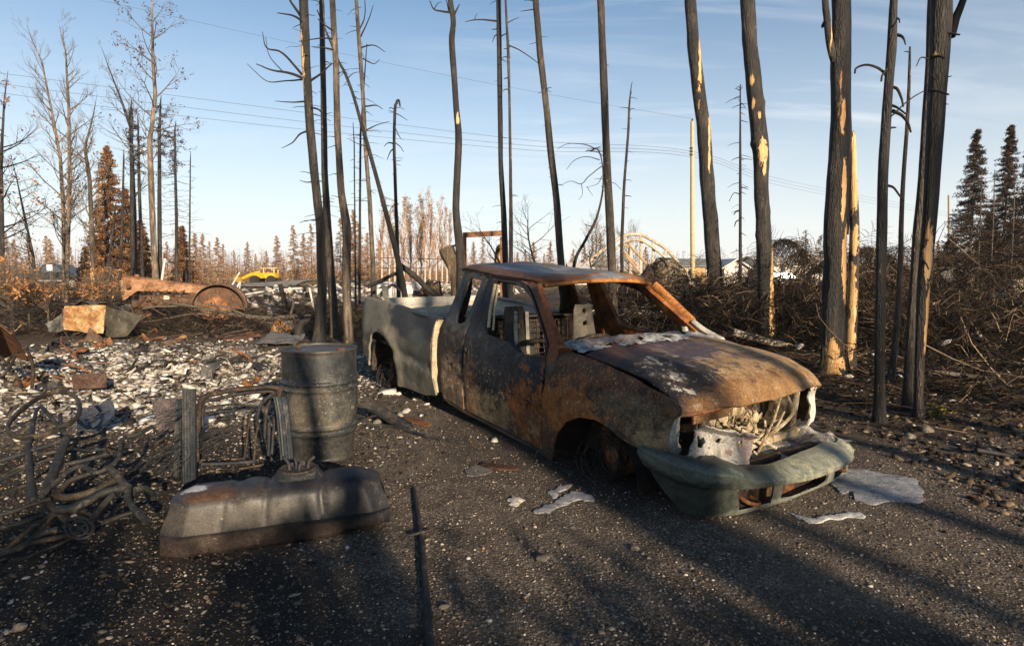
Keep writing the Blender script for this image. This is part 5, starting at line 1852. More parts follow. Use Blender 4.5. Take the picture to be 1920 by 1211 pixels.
def trunk_mesh(pts, Y, ext=3.0, flare=.5, rough=.10, sides=20, knots=(), base=True, tip=.45):
    """pts: top-to-bottom (px, py, width px); the foot is carried to the ground, the top on by ext metres"""
    P = [list(D(p[0], p[1], Y)) + [p[2] * .45 * Y / FP] for p in pts]
    if ext > 0:
        a, b2 = np.array(P[0]), np.array(P[1])
        d = (a - b2)[:3]
        d = d / np.linalg.norm(d)
        P.insert(0, list(a[:3] + d * ext + np.array([rnd.uniform(-.1, .1) * ext, rnd.uniform(-.05, .05) * ext, 0])) + [a[3] * tip])
    zb = gz(P[-1][0], P[-1][1]) if base else None
    if base and P[-1][2] > zb - .1:
        last = np.array(P[-1])
        P.append([last[0], last[1], zb - .12, last[3] * 1.03])
    P = P[::-1]
    Q = []
    for i in range(len(P) - 1):
        a, b2 = np.array(P[i]), np.array(P[i + 1])
        k = max(1, int(np.linalg.norm(a[:3] - b2[:3]) / .5))
        for j in range(k):
            Q.append(a + (b2 - a) * j / k)
    Q.append(np.array(P[-1]))
    S = smooth_poly(Q, 5)
    V, F = [], []
    n_ = len(S)
    sd_ = rnd.uniform(0, 99)
    for i in range(n_):
        c = Vector(S[i][:3])
        r = max(S[i][3], .004)
        t = (Vector(S[min(i + 1, n_ - 1)][:3]) - Vector(S[max(i - 1, 0)][:3])).normalized()
        a = t.cross(Vector((0, 1, .001))).normalized()
        b3 = t.cross(a)
        if base and flare:
            hgt = c.z - zb
            r *= 1 + flare * math.exp(-max(hgt, 0) / (.9 * r + .05))
        for k in range(sides):
            w = 2 * math.pi * k / sides
            q = Vector((math.cos(w) * 2.2, math.sin(w) * 2.2, c.z * 1.6 + sd_))
            q2 = Vector((math.cos(w) * 5, math.sin(w) * 5, c.z * 4 + sd_))
            rr = r * (1 + rough * noise.noise(q) + rough * .5 * noise.noise(q2))
            if base and flare:
                rr *= 1 + .35 * max(0, math.sin(w * 2.5 + sd_)) * math.exp(-max(c.z - zb, 0) / (r + .05))
            for (kz, kw, ka, ks) in knots:
                dw = math.atan2(math.sin(w - kw), math.cos(w - kw))
                rr += ka * r * math.exp(-((c.z - kz) / ks) ** 2 - (dw / .6) ** 2)
            V.append(c + (a * math.cos(w) + b3 * math.sin(w)) * rr)
    for i in range(n_ - 1):
        for k in range(sides):
            k2 = (k + 1) % sides
            F.append((i * sides + k, i * sides + k2, (i + 1) * sides + k2, (i + 1) * sides + k))
    F.append(tuple(range(sides - 1, -1, -1)))
    F.append(tuple((n_ - 1) * sides + k for k in range(sides)))
    return V, F


def limb(mb, pts, Y, w0, w1, yo=0.0, sides=6, n=5):
    P = [D(p[0], p[1], Y + yo * i / max(1, len(pts) - 1)) for i, p in enumerate(pts)]
    mb.tube(P, [w0 * .5 * Y / FP, w1 * .5 * Y / FP], sides, n)


def tree(name, label, cat, pts, Y, mat, group=None, limbs=(), stubs=0, limbmat=None, wood=None, ext=3.0, flare=.18, rough=.10, sides=20, knots=(), stub_rng=None, stub_len=(.15, .5), stub_up=.15, twigmat=None, drop=True, tip=.45):
    foot = D(pts[-1][0], pts[-1][1], Y)
    o = empty(name, (foot.x, foot.y, gz(foot.x, foot.y) if drop else foot.z), label, cat, group=group)
    if wood:
        spec = [(tuple(D(w[0], w[1], Y + w[5] if len(w) > 5 else Y)), (w[2] * Y / FP, w[3] if w[3] > 0 else .4, w[4] * Y / FP)) for w in wood]
        mat = bark('bark_' + str(len(bpy.data.materials)), wood=spec, base=((.006, .006, .006), (.02, .018, .016), (.055, .044, .034)), fleck=.2) if not isinstance(mat, dict) else bark('bark_' + str(len(bpy.data.materials)), wood=spec, **mat)
    V, F = trunk_mesh(pts, Y, ext, flare, rough, sides, knots, drop, tip)
    link('trunk', mesh_from('trunk', V, F, True), mat, o)
    for lb in limbs:
        mb = MB()
        limb(mb, *lb)
        mb.jitter(.006, 6)
        mb.build('branch', limbmat or M_twig, o)
    if stubs:
        P = np.array([list(D(p[0], p[1], Y)) for p in pts[::-1]])
        PL, RL = [], []
        for i in range(stubs):
            t = rnd.uniform(*(stub_rng or (.3, 1.0)))
            k = t * (len(P) - 1)
            j = min(int(k), len(P) - 2)
            c = P[j] + (P[j + 1] - P[j]) * (k - j)
            a = rnd.uniform(0, 6.28)
            L = rnd.uniform(*stub_len)
            d = np.array([math.cos(a), math.sin(a), stub_up + rnd.uniform(-.25, .25)])
            pl = []
            for q in range(5):
                tt = q / 4
                pl.append(c + d * L * tt + np.array([0, 0, -.22 * L * tt * tt]) + np.array([rnd.uniform(-.03, .03) for _ in range(3)]) * L * (q > 0))
            PL.append(pl)
            r = rnd.uniform(.004, .010) * (1 + L * .5)
            RL.append([r, r * .9, r * .75, r * .6, r * .4])
        V, F = tubes_np(np.array(PL), np.array(RL), 5)
        tw = link('twigs', mesh_np('twigs', V, F, True), twigmat or M_twig, o)
        tw['kind'] = 'stuff'
    return o


def lab(px, py, Y): return D(px, py, Y)


GT = 'charred trunks round the pickup'
# left cluster
Y1 = 12.3
tree('charred_tree', 'black charred trunk with bare curling limbs, leftmost of the cluster behind the drum', 'tree',
     [(569, 0, 17), (573, 100, 17), (580, 220, 17), (590, 330, 17), (601, 430, 18), (604, 540, 19), (599, 636, 23)], Y1, None, GT, ext=5,
     limbs=[([(574, 150), (545, 138), (510, 132), (480, 120)], Y1, 6, 1.5, -.4), ([(566, 140), (530, 100), (500, 90), (492, 60)], Y1, 5, 1, .3), ([(572, 45), (550, 30), (520, 25)], Y1, 5, 1.5, -.5), ([(572, 42), (548, 8), (525, -30)], Y1, 6, 2, .4),
            ([(574, 190), (550, 192), (516, 190)], Y1, 4, 1, -.4), ([(580, 245), (562, 252), (548, 268), (528, 278)], Y1, 4, 1, .3), ([(576, 155), (600, 140), (622, 120)], Y1, 5, 2, -.2), ([(566, 150), (535, 152), (500, 152), (463, 120)], Y1, 3, 1, .6), ([(530, 134), (505, 105), (498, 70)], Y1, 2, .8, .2),
            ([(575, 200), (596, 205), (606, 215)], Y1, 5, 2, -.3), ([(588, 340), (575, 342), (562, 338)], Y1, 3, 1)],
     stubs=34, stub_len=(.1, .5), stub_rng=(.3, 1.0), wood=[(564, 120, 5, .3, 60, -.1)])
Y2 = 13.2
tree('charred_tree', 'straight brown scorched trunk in the middle of the cluster behind the drum', 'tree',
     [(603, 0, 10), (606, 150, 11), (609, 330, 13), (617, 470, 16), (629, 625, 19)], Y2, M_bark_brn, GT, ext=5, stubs=22, stub_len=(.1, .35))
Y3 = 12.0
tree('charred_tree', 'pale brown S-curved trunk at the right of the cluster behind the drum', 'tree',
     [(623, 0, 11), (630, 130, 12), (633, 250, 13), (640, 360, 15), (650, 430, 18), (650, 540, 17), (654, 642, 19)], Y3, M_bark_tan, GT, ext=5,
     limbs=[([(628, 60), (612, 50), (596, 36)], Y3, 4, 1.5, -.3), ([(629, 75), (606, 72), (560, 78)], Y3, 4, 1.2, -.3), ([(630, 95), (606, 90), (585, 88)], Y3, 4, 1, -.4)], stubs=18, stub_len=(.1, .4))
Y4 = 17.0
tree('charred_tree', 'thin grey-brown trunk with cone-bearing twigs, rising behind the tail of the bed', 'tree',
     [(668, 0, 7), (675, 103, 8), (681, 186, 8), (686, 289, 8), (693, 372, 9), (699, 495, 10), (700, 560, 11)], Y4, M_bark_tan, GT, ext=4, sides=12,
     limbs=[([(676, 90), (700, 85), (722, 98)], Y4, 3, 1, .4), ([(676, 70), (690, 40), (700, 10)], Y4, 3, 1, -.4), ([(686, 245), (706, 235), (730, 228)], Y4, 3, 1, .4), ([(684, 200), (705, 198), (718, 205)], Y4, 3, 1, -.3), ([(680, 110), (700, 120), (712, 112)], Y4, 2.5, 1, .3), ([(672, 60), (684, 30), (683, -20)], Y4, 3, 1, .2)], stubs=50, stub_len=(.1, .55))
tree('charred_tree', 'very thin black pole between the cluster and the tail of the bed', 'tree',
     [(664, 268, 2.5), (665, 380, 3), (667, 560, 4)], 18.0, M_bark_blk, GT, ext=.6, sides=8, stubs=14, stub_len=(.08, .3))
tree('charred_tree', 'slim dark trunk close beside the thin grey-brown one', 'tree',
     [(676, 250, 4), (675, 380, 5), (674, 560, 6)], 17.6, M_bark, GT, ext=2.5, sides=10, stubs=16, stub_len=(.08, .3))
Y6 = 14.2
tree('leaning_charred_tree', 'black trunk leaning steeply to the left across its neighbours behind the bed', 'tree',
     [(633, 111, 5), (648, 140, 6), (662, 178, 6), (687, 264, 8), (711, 351, 9), (736, 446, 11), (749, 500, 12), (762, 575, 13)], Y6, M_bark_blk, GT, ext=1.2, sides=14, flare=.2,
     limbs=[([(662, 178), (672, 186), (682, 186)], Y6, 2, .8, .2), ([(690, 275), (672, 270), (655, 262)], Y6, 2, .8, -.3), ([(650, 150), (662, 138), (680, 134)], Y6, 2, .8, .4)], stubs=26, stub_len=(.08, .4))
Y7 = 15.5
tree('charred_snag', 'short hook-topped snag behind the truck bed', 'dead tree',
     [(746, 193, 4), (741, 202, 6), (739, 268, 6), (742, 372, 7), (745, 455, 8), (748, 565, 9)], Y7, M_bark, GT, ext=0, sides=12, flare=.2,
     limbs=[([(743, 192), (748, 188), (750, 200)], Y7, 5, 3), ([(740, 212), (752, 218), (764, 226)], Y7, 2, .8, .3), ([(739, 270), (728, 268), (720, 275)], Y7, 3, 1), ([(740, 278), (732, 285), (726, 300)], Y7, 3, 1, -.2), ([(741, 268), (750, 275), (757, 285)], Y7, 2, 1, .2), ([(739, 205), (733, 202), (729, 204)], Y7, 2, 1), ([(741, 240), (750, 258), (756, 262)], Y7, 2, .6), ([(743, 380), (734, 390), (730, 400)], Y7, 2, .8)], stubs=14, stub_len=(.06, .25))
Y8 = 11.6
tree('charred_tree', 'black S-curved trunk rising behind the rear corner of the cab', 'tree',
     [(844, 0, 10), (850, 41, 11), (847, 78, 12), (851, 136, 12), (855, 198, 12), (860, 256, 14), (857, 330, 14), (855, 392, 15), (861, 454, 17), (864, 510, 18), (866, 600, 20)], Y8, None, GT, ext=4, sides=18,
     limbs=[([(848, 24), (830, 22), (814, 18), (806, 2)], Y8, 4, 1.5, -.3), ([(852, 28), (858, 16), (862, 8)], Y8, 4, 1.2, .2), ([(814, 18), (820, 8), (828, 4)], Y8, 2, .7), ([(841, 20), (838, 5), (830, -10)], Y8, 2.5, .8, .3)], wood=[(858, 222, 3.5, .12, 9, -.1)])
Y9 = 12.6
tree('charred_tree', 'straight black trunk, left of a close pair above the cab roof', 'tree',
     [(935, 0, 10), (937, 165, 10), (939, 310, 10), (945, 413, 12), (948, 500, 13), (950, 620, 15)], Y9, M_bark_blk, GT, ext=4, sides=16,
     limbs=[([(934, 40), (910, 38), (888, 38), (872, 42)], Y9, 3.5, 1, -.3), ([(937, 50), (930, 55), (922, 56)], Y9, 3, 1), ([(890, 38), (892, 30), (896, 26)], Y9, 1.5, .6), ([(938, 64), (928, 68), (923, 80)], Y9, 3, 1), ([(940, 68), (948, 64), (952, 66)], Y9, 2.5, 1)], stubs=8, stub_len=(.08, .25))
tree('charred_tree', 'thin brown trunk, right of a close pair above the cab roof', 'tree',
     [(948, 0, 4), (953, 103, 6), (955, 180, 5), (957, 300, 6), (958, 400, 8), (958, 500, 9), (958, 620, 11)], 12.3, M_bark_brn, GT, ext=2.5, sides=14,
     limbs=[([(954, 85), (975, 95), (1000, 112), (1012, 122)], 12.3, 2.5, 1, -.2), ([(951, 44), (962, 38), (973, 33)], 12.3, 2, .8), ([(956, 88), (948, 92), (944, 92)], 12.3, 2, 1), ([(957, 145), (948, 147), (944, 148)], 12.3, 2.5, 1), ([(957, 170), (948, 168), (942, 172)], 12.3, 2.5, 1), ([(957, 108), (946, 107), (938, 112)], 12.3, 2, .8)], stubs=10, stub_len=(.06, .2))
Y11 = 12.0
tree('charred_tree', 'brown trunk leaning slightly left above the middle of the cab roof', 'tree',
     [(1004, 0, 12), (1013, 103, 13), (1025, 206, 13), (1033, 289, 14), (1042, 359, 14), (1051, 480, 15), (1062, 630, 17)], Y11, M_bark_brn, GT, ext=4, sides=16,
     limbs=[([(1003, 18), (990, 20), (976, 22)], Y11, 2.5, .8), ([(1002, 3), (990, 1), (982, 2)], Y11, 2, .7), ([(1023, 175), (1015, 173), (1008, 176)], Y11, 1.5, .6)], stubs=14, stub_len=(.06, .22))
Y12 = 11.2
tree('charred_tree', 'straight stout trunk above the front of the cab roof, charred on its left side', 'tree',
     [(1126, 0, 14), (1131, 124, 15), (1135, 227, 15), (1139, 330, 16), (1144, 420, 17), (1148, 520, 18), (1152, 640, 20)], Y12, M_bark_brn, GT, ext=4.5, sides=18, stubs=6, stub_len=(.05, .15))
Y13 = 12.8
tree('charred_snag', 'thin pointed snag just right of the stout trunk above the cab', 'dead tree',
     [(1183, 167, 2), (1180, 200, 4), (1178, 248, 5), (1170, 351, 6), (1166, 450, 7), (1167, 640, 8)], Y13, M_bark, GT, ext=.15, sides=12,
     limbs=[([(1180, 208), (1186, 204), (1190, 205)], Y13, 1.5, .8), ([(1171, 338), (1179, 338), (1184, 339)], Y13, 1.5, .8), ([(1170, 367), (1180, 368), (1184, 369)], Y13, 2, 1)], stubs=10, stub_len=(.05, .2))
Yd = 12.0
tree('drooping_charred_tree', 'thin bent black sapling arching left with drooping cone twigs behind the cab', 'tree',
     [(1106, 285, 1.5), (1118, 278, 2), (1127, 295, 2.5), (1131, 330, 3), (1129, 365, 4), (1118, 410, 5), (1098, 450, 6), (1078, 490, 7), (1070, 560, 8)], Yd, M_bark_blk, GT, ext=0, sides=10, flare=.1,
     limbs=[([(1118, 280), (1095, 271), (1065, 270), (1045, 280)], Yd, 2, .8), ([(1124, 300), (1100, 294), (1078, 300), (1062, 318)], Yd, 1.8, .7, .4), ([(1128, 312), (1105, 330), (1090, 345), (1070, 340), (1050, 348)], Yd, 2, .7, -.3), ([(1129, 330), (1120, 345), (1100, 352)], Yd, 1.5, .6),
            ([(1131, 345), (1150, 343), (1165, 356)], Yd, 1.5, .7), ([(1106, 470), (1104, 480), (1090, 500)], Yd, 2, 1, .3), ([(1110, 425), (1100, 422), (1096, 420)], Yd, 2, 1), ([(1090, 345), (1092, 365), (1084, 375)], Yd, 1.2, .5), ([(1100, 350), (1112, 368)], Yd, 1.2, .5)], stubs=30, stub_len=(.06, .25), stub_rng=(.5, 1))
# right-hand row
Y14 = 13.2
tree('charred_tree', 'thick leaning trunk with a long bare-wood strip down its right edge', 'tree',
     [(1294, 0, 22), (1302, 103, 24), (1310, 170, 25), (1318, 227, 26), (1325, 330, 28), (1335, 450, 30), (1342, 540, 31), (1349, 632, 33)], Y14, None, GT, ext=5, flare=.2,
     wood=[(1313, 60, 3.5, .3, 120, -.06), (1330, 230, 2.5, .3, 100, -.06)], stubs=14, stub_len=(.04, .16))
tree('charred_snag', 'thin bristly spruce snag between the two thick leaning trunks right of the cab', 'dead tree',
     [(1388, 165, 2.5), (1388, 300, 5), (1388, 500, 7), (1387, 642, 8)], 12.6, M_bark_blk, GT, ext=.05, sides=10,
     limbs=[([(1388, 365), (1376, 362), (1367, 378)], 12.6, 2, 1), ([(1387, 350), (1396, 352), (1403, 350)], 12.6, 1.8, .8), ([(1388, 300), (1398, 298), (1410, 300)], 12.6, 1.8, .8), ([(1387, 395), (1380, 397), (1376, 403)], 12.6, 3, 1.5), ([(1387, 412), (1380, 416), (1377, 425)], 12.6, 3, 1.5), ([(1388, 165), (1383, 163), (1380, 165)], 12.6, 1.5, .7), ([(1388, 169), (1391, 164), (1392, 161)], 12.6, 1.5, .7)],
     stubs=40, stub_len=(.08, .3), stub_rng=(.2, 1), stub_up=0)
Y16 = 11.3
tree('charred_tree', 'knotty black trunk with orange cracks and a white bare patch, right of the bristly snag', 'tree',
     [(1402, 0, 27), (1404, 50, 28), (1409, 103, 28), (1416, 180, 30), (1423, 248, 31), (1427, 300, 30), (1428, 370, 28), (1432, 440, 29), (1435, 520, 31), (1438, 655, 34)], Y16, None, GT, ext=4.5, stubs=16, stub_len=(.03, .14), flare=.25, rough=.16,
     knots=[(3.9, 0, .35, .10), (2.65, 3.1, .2, .1), (2.2, .3, .3, .12), (4.6, 3.1, .25, .12), (5.4, 0.1, .2, .1)],
     wood=[(1431, 283, 8, .12, 20, -.14), (1414, 195, 4, .08, 14, -.16), (1412, 150, 4, .08, 9, -.16), (1426, 215, 2.5, .08, 8, -.16), (1434, 315, 3, .1, 12, -.14), (1446, 560, 5, .3, 110, -.08)])
Y17 = 7.9
tree('charred_tree', 'thickest black trunk of the right-hand row with an orange bare foot and a forked top', 'tree',
     [(1577, 0, 34), (1577, 124, 36), (1576, 206, 36), (1573, 300, 39), (1567, 400, 42), (1565, 500, 43), (1563, 620, 46), (1566, 738, 50)], Y17, None, GT, ext=3.5, flare=.25, sides=28, rough=.13,
     limbs=[([(1566, 120), (1556, 80), (1550, 30), (1544, -40)], Y17, 14, 10, -.1, 12), ([(1586, 440), (1592, 300), (1590, 150), (1588, -20)], Y17, 10, 8, .05, 12), ([(1548, 40), (1543, 48), (1542, 52)], Y17, 8, 4)], stubs=18, stub_len=(.03, .14),
     limbmat=bark('limb_bark', wood=[(tuple(D(1559, 40, Y17 - .05)), (.022, .2, .35))]),
     wood=[(1586, 480, 7, .3, 70, -.12), (1583, 360, 5, .2, 60, -.14), (1560, 700, 18, .16, 55, -.13), (1583, 220, 4, .12, 24, -.14), (1579, 170, 2.5, .06, 50, -.15)])
Y18 = 7.8
tree('broken_bare_tree', 'pale bark-stripped broken trunk close behind the thickest black trunk', 'dead tree',
     [(1597, 246, 7), (1598, 262, 12), (1600, 351, 15), (1602, 430, 18), (1600, 520, 20), (1595, 640, 22), (1588, 755, 24)], 8.0, dict(base=((.012, .01, .009), (.04, .03, .024), (.09, .065, .045)), fleck=.2), GT, ext=0, flare=.25,
     wood=[(1598, 320, 14, .3, 90, -.05), (1603, 450, 11, .2, 26, -.08), (1600, 545, 9, .2, 50, -.1), (1598, 640, 8, .2, 60, -.1)])
Y19 = 5.75
tree('charred_tree', 'slim grey-black trunk with downcurled burnt branches, alone right of the hood', 'tree',
     [(1676, 0, 14), (1672, 83, 17), (1666, 165, 17), (1660, 248, 18), (1655, 340, 19), (1653, 440, 20), (1651, 560, 19), (1649, 700, 20), (1648, 806, 24)], Y19, M_bark, GT, ext=3, flare=.3, rough=.12,
     limbs=[([(1660, 140), (1645, 127), (1625, 122), (1606, 128), (1603, 138)], Y19, 5, 3, -.15, 8), ([(1659, 142), (1662, 130), (1654, 140), (1652, 152)], Y19, 4, 3, -.15, 8), ([(1682, 66), (1690, 68), (1695, 74), (1698, 84)], Y19, 6, 2, -.1, 8), ([(1678, 34), (1685, 36), (1687, 43)], Y19, 4, 2, -.1, 8), ([(1672, 164), (1682, 168), (1690, 185), (1694, 200)], Y19, 6, 3, -.1, 8),
            ([(1671, 198), (1684, 203), (1700, 215)], Y19, 5, 3, -.15, 8), ([(1672, 208), (1690, 216), (1702, 230), (1707, 248)], Y19, 7, 3, -.15, 8), ([(1670, 220), (1690, 200), (1712, 182), (1732, 172)], Y19, 3, 2, .1, 8), ([(1665, 348), (1676, 352), (1688, 368), (1696, 378)], Y19, 5, 2, -.1, 8), ([(1669, 241), (1677, 240), (1681, 240)], Y19, 4, 2, 0, 8)])
tree('charred_tree', 'very slim broken trunk with a ragged tip, right behind the lone slim trunk', 'tree',
     [(1706, 96, 4), (1704, 170, 6), (1700, 248, 7), (1694, 330, 8), (1690, 420, 9), (1688, 500, 10), (1681, 620, 12), (1672, 702, 14)], 7.3, M_bark_brn, GT, ext=.05, sides=14, flare=.5,
     limbs=[([(1704, 98), (1698, 97), (1695, 98)], 7.3, 2, 1)])
Y21 = 5.85
tree('charred_tree', 'tall thick trunk forked at its top, right trunk of the last pair', 'tree',
     [(1765, 0, 38), (1763, 80, 35), (1756, 200, 31), (1750, 300, 28), (1743, 413, 26), (1733, 520, 23), (1728, 600, 21), (1724, 700, 17), (1722, 798, 18)], Y21, None, GT, ext=3, stubs=12, stub_len=(.03, .12), flare=.4, sides=26, rough=.10,
     limbs=[([(1782, 70), (1790, 40), (1802, 12), (1815, -30)], Y21, 16, 10, 0, 12), ([(1750, 62), (1775, 62), (1800, 65)], Y21, 5, 3, -.15, 8), ([(1740, 112), (1728, 108), (1718, 124)], Y21, 3, 1.5, -.2, 8), ([(1742, 170), (1760, 172), (1778, 178)], Y21, 5, 3, -.2, 8), ([(1745, 108), (1760, 106), (1772, 110)], Y21, 6, 3, -.2, 8), ([(1742, 140), (1752, 146), (1756, 150)], Y21, 3, 2, -.2), ([(1725, 485), (1735, 492), (1741, 505)], Y21, 4, 2, -.1, 8)],
     wood=[(1762, 97, 12, .1, 7, -.12), (1741, 420, 5, .1, 20, -.12), (1742, 480, 7, .2, 50, -.06), (1738, 600, 5, .2, 70, -.04)])
tree('charred_tree', 'narrower trunk leaning against the left side of the tall forked trunk', 'tree',
     [(1745, 0, 11), (1742, 124, 13), (1735, 248, 15), (1729, 350, 17), (1721, 440, 18), (1712, 554, 15), (1704, 680, 17), (1700, 776, 19)], 6.15, M_bark_brn, GT, ext=2.5, flare=.3, sides=18, rough=.12)

# ---- left-hand aspens, birches and scorched spruces
def grow(P, R, p, d, L, r, lvl, spread=.7, up=.25, kids=(4, 7), shrink_=.55, K=6, leafs=None):
    pts = []
    d = np.array(d, float)
    c = np.array(p, float)
    w = nrs.randn(3) * .18
    for i in range(K):
        pts.append(c.copy())
        d = d + np.array([0, 0, up * .22]) + w * .22 + nrs.randn(3) * .07
        d /= np.linalg.norm(d)
        c = c + d * L / (K - 1)
    P.append(pts)
    R.append([max(r * (1 - .8 * i / (K - 1)), .0022) for i in range(K)])
    if lvl <= 0:
        if leafs is not None: leafs.append((pts[-1], L))
        return
    n_ = nrs.randint(kids[0], kids[1] + 1)
    for j in range(n_):
        t = .25 + .75 * (j + nrs.rand()) / n_
        k = min(int(t * (K - 1)), K - 2)
        f = t * (K - 1) - k
        a = np.array(pts[k]) * (1 - f) + np.array(pts[k + 1]) * f
        dd = np.array(pts[k + 1]) - np.array(pts[k])
        dd = dd / np.linalg.norm(dd)
        s_ = nrs.randn(3)
        s_ -= dd * s_.dot(dd)
        s_ /= np.linalg.norm(s_) + 1e-9
        nd = dd * (1 - spread * .45) + s_ * spread
        grow(P, R, a, nd, L * shrink_ * (1.15 - .5 * t) * (.7 + .6 * nrs.rand()), r * .5 * (1 - .4 * t), lvl - 1, spread, up, kids, shrink_, K, leafs)


def bare_tree(name, label, pts, Y, mat, twig, nb=16, blen=(1.0, 2.2), rng=(.3, 1.0), lvl=2, up=.6, spread=.65, group=None, leaves=None, nleaf=0, cat='tree', ext=1.5, leafrng=(.2, 1.0), lsz=.05, flare=.3, droop=0.0, wood=None, kids=(3, 6)):
    foot = D(pts[-1][0], pts[-1][1], Y)
    o = empty(name, (foot.x, foot.y, gz(foot.x, foot.y)), label, cat, group=group)
    if wood:
        spec = [(tuple(D(w[0], w[1], Y + w[5])), (w[2] * Y / FP, w[3], w[4] * Y / FP)) for w in wood]
        mat = bark('bark_' + str(len(bpy.data.materials)), wood=spec, base=((.022, .018, .014), (.08, .06, .042), (.17, .13, .09)))
    V, F = trunk_mesh(pts, Y, ext, flare, .08, 12, tip=.2)
    link('trunk', mesh_from('trunk', V, F, True), mat, o)
    S = [list(D(p[0], p[1], Y)) + [p[2] * .5 * Y / FP] for p in pts][::-1]
    a, b2 = np.array(S[-1]), np.array(S[-2])
    dd = (a - b2)[:3] / np.linalg.norm((a - b2)[:3])
    S.append(list(a[:3] + dd * ext) + [a[3] * .25])
    S = np.array(S)
    zs = S[:, 2]
    P, R, LF = [], [], []
    for i in range(nb):
        t = rng[0] + (rng[1] - rng[0]) * (i + nrs.rand()) / nb
        z = zs[0] + (zs[-1] - zs[0]) * t
        c = np.array([np.interp(z, zs, S[:, k]) for k in range(3)])
        r = np.interp(z, zs, S[:, 3])
        an = nrs.rand() * 6.28
        d = np.array([math.cos(an), math.sin(an), up + nrs.randn() * .15])
        L = (blen[0] + (blen[1] - blen[0]) * nrs.rand()) * (1.15 - .75 * max(0, (t - .35) / .65))
        grow(P, R, c, d, L, min(r * .5, .03), lvl, spread, up * .6 - droop, kids, .52, 6, LF)
    V, F = tubes_np(np.array(P), np.array(R), 4)
    br = link('branches', mesh_np('branches', V, F, True), twig, o)
    if leaves is not None and LF:
        tips = np.array([p for p, _ in LF])
        zlo = zs[0] + (zs[-1] - zs[0]) * leafrng[0]
        zhi = zs[0] + (zs[-1] - zs[0]) * leafrng[1]
        tips = tips[(tips[:, 2] > zlo) & (tips[:, 2] < zhi)]
        pos = tips[nrs.randint(0, len(tips), nleaf)] + nrs.randn(nleaf, 3) * .06
        V, F = leaf_cloud(pos, lsz)
        link('leaves', mesh_np('leaves', V, F), leaves, o)
    return o


def leaf_cloud(pos, sz, aspect=.7, jit=.5):
    n_ = len(pos)
    u = nrs.randn(n_, 3)
    u /= np.linalg.norm(u, axis=1, keepdims=True)
    w = nrs.randn(n_, 3)
    v = np.cross(u, w)
    v /= np.linalg.norm(v, axis=1, keepdims=True)
    nn = np.cross(u, v)
    s_ = sz * (1 + jit * (nrs.rand(n_, 1) * 2 - 1))
    V = np.stack([pos - u * s_, pos + v * s_ * aspect * .5 + nn * s_ * .15, pos + u * s_, pos - v * s_ * aspect * .5 + nn * s_ * .15], 1)
    F = np.arange(n_ * 4).reshape(n_, 4)
    return V.reshape(-1, 3), F


M_leaf_dk = islands('dark_dead_leaf', [(0, (.035, .02, .016)), (.6, (.075, .04, .03)), (1, (.16, .09, .06))], .8)
M_leaf_or = islands('orange_dead_leaf', [(0, (.14, .065, .028)), (.5, (.26, .125, .05)), (1, (.40, .22, .10))], .8)
M_needle_or = islands('orange_dead_needles', [(0, (.13, .078, .048)), (.4, (.25, .15, .088)), (.8, (.36, .23, .14)), (1, (.46, .32, .21))], .85)
M_needle_dk = islands('dark_scorched_needles', [(0, (.012, .010, .008)), (.5, (.035, .026, .017)), (.8, (.08, .045, .024)), (1, (.13, .07, .035))], .85)
M_needle_gr = islands('green_pine_needles', [(0, (.05, .05, .025)), (.5, (.10, .095, .045)), (1, (.17, .14, .07))], .85)
M_birch = plain('birch_bark', (.42, .37, .30), .3, 6, .8, .2, world=True)
M_aspen = bark('aspen_bark', ((.05, .04, .03), (.17, .125, .085), (.28, .21, .14)), light=(.3, .23, .16))
GL = 'leafless trees on the left'
bare_tree('bare_aspen', 'tall leafless aspen with dead leaves at its top, tallest tree left of the cluster', [(285, 20, 3), (287, 119, 6), (291, 178, 7), (285, 238, 8), (281, 262, 9), (283, 337, 11), (289, 480, 11), (292, 520, 12)], 25, M_aspen, M_twig_gr, 24, (1.2, 2.7), (.36, 1.0), 2, .65, .62, GL, M_leaf_dk, 700, ext=1.2, lsz=.055, leafrng=(.45, 1.0))
bare_tree('bare_birch', 'slim leafless birch at the far left, right of two close together', [(115, 66, 1.6), (123, 100, 3), (129, 200, 5), (131, 330, 7), (126, 500, 8), (125, 570, 8)], 27, M_aspen, M_twig_gr, 40, (.9, 2.0), (.2, 1.0), 2, .95, .5, GL, M_leaf_dk, 200, ext=.6, leafrng=(.1, .5), lsz=.06)
bare_tree('bare_birch', 'slim leafless birch at the far left, left of two close together and leaning left', [(59, 72, 1.6), (79, 119, 2.6), (99, 218, 4), (113, 297, 6), (119, 400, 7), (121, 570, 8)], 28, M_aspen, M_twig_gr, 40, (.9, 2.1), (.2, 1.0), 2, .95, .5, GL, M_leaf_dk, 260, ext=.6, leafrng=(.1, .5), lsz=.06)
bare_tree('bare_birch', 'leafless tree with an orange stripped foot, left of the orange spruce', [(175, 215, 2), (160, 277, 5), (168, 337, 7), (173, 450, 9), (174, 575, 9)], 24, None, M_twig_gr, 20, (.7, 1.7), (.3, 1.0), 2, .8, .55, GL, M_leaf_or, 220, ext=.8, leafrng=(.1, .8), lsz=.06, wood=[(173, 545, 7, .3, 40, -.12)])
bare_tree('bare_tree', 'twiggy half-bare tree with brown leaves at the left edge', [(8, 190, 3), (2, 300, 6), (4, 450, 8), (7, 580, 9)], 20, M_bark, M_twig, 22, (.8, 1.8), (.2, 1.0), 2, .4, .7, GL, M_leaf_or, 420, ext=1.0, lsz=.055)
bare_tree('bare_tree', 'small dark-twigged tree between the left edge and the two birches', [(30, 330, 2), (45, 400, 4), (62, 480, 5), (70, 580, 6)], 22, M_bark, M_twig, 16, (.6, 1.5), (.2, 1.0), 2, .5, .65, GL, M_leaf_or, 260, ext=.8, lsz=.055)
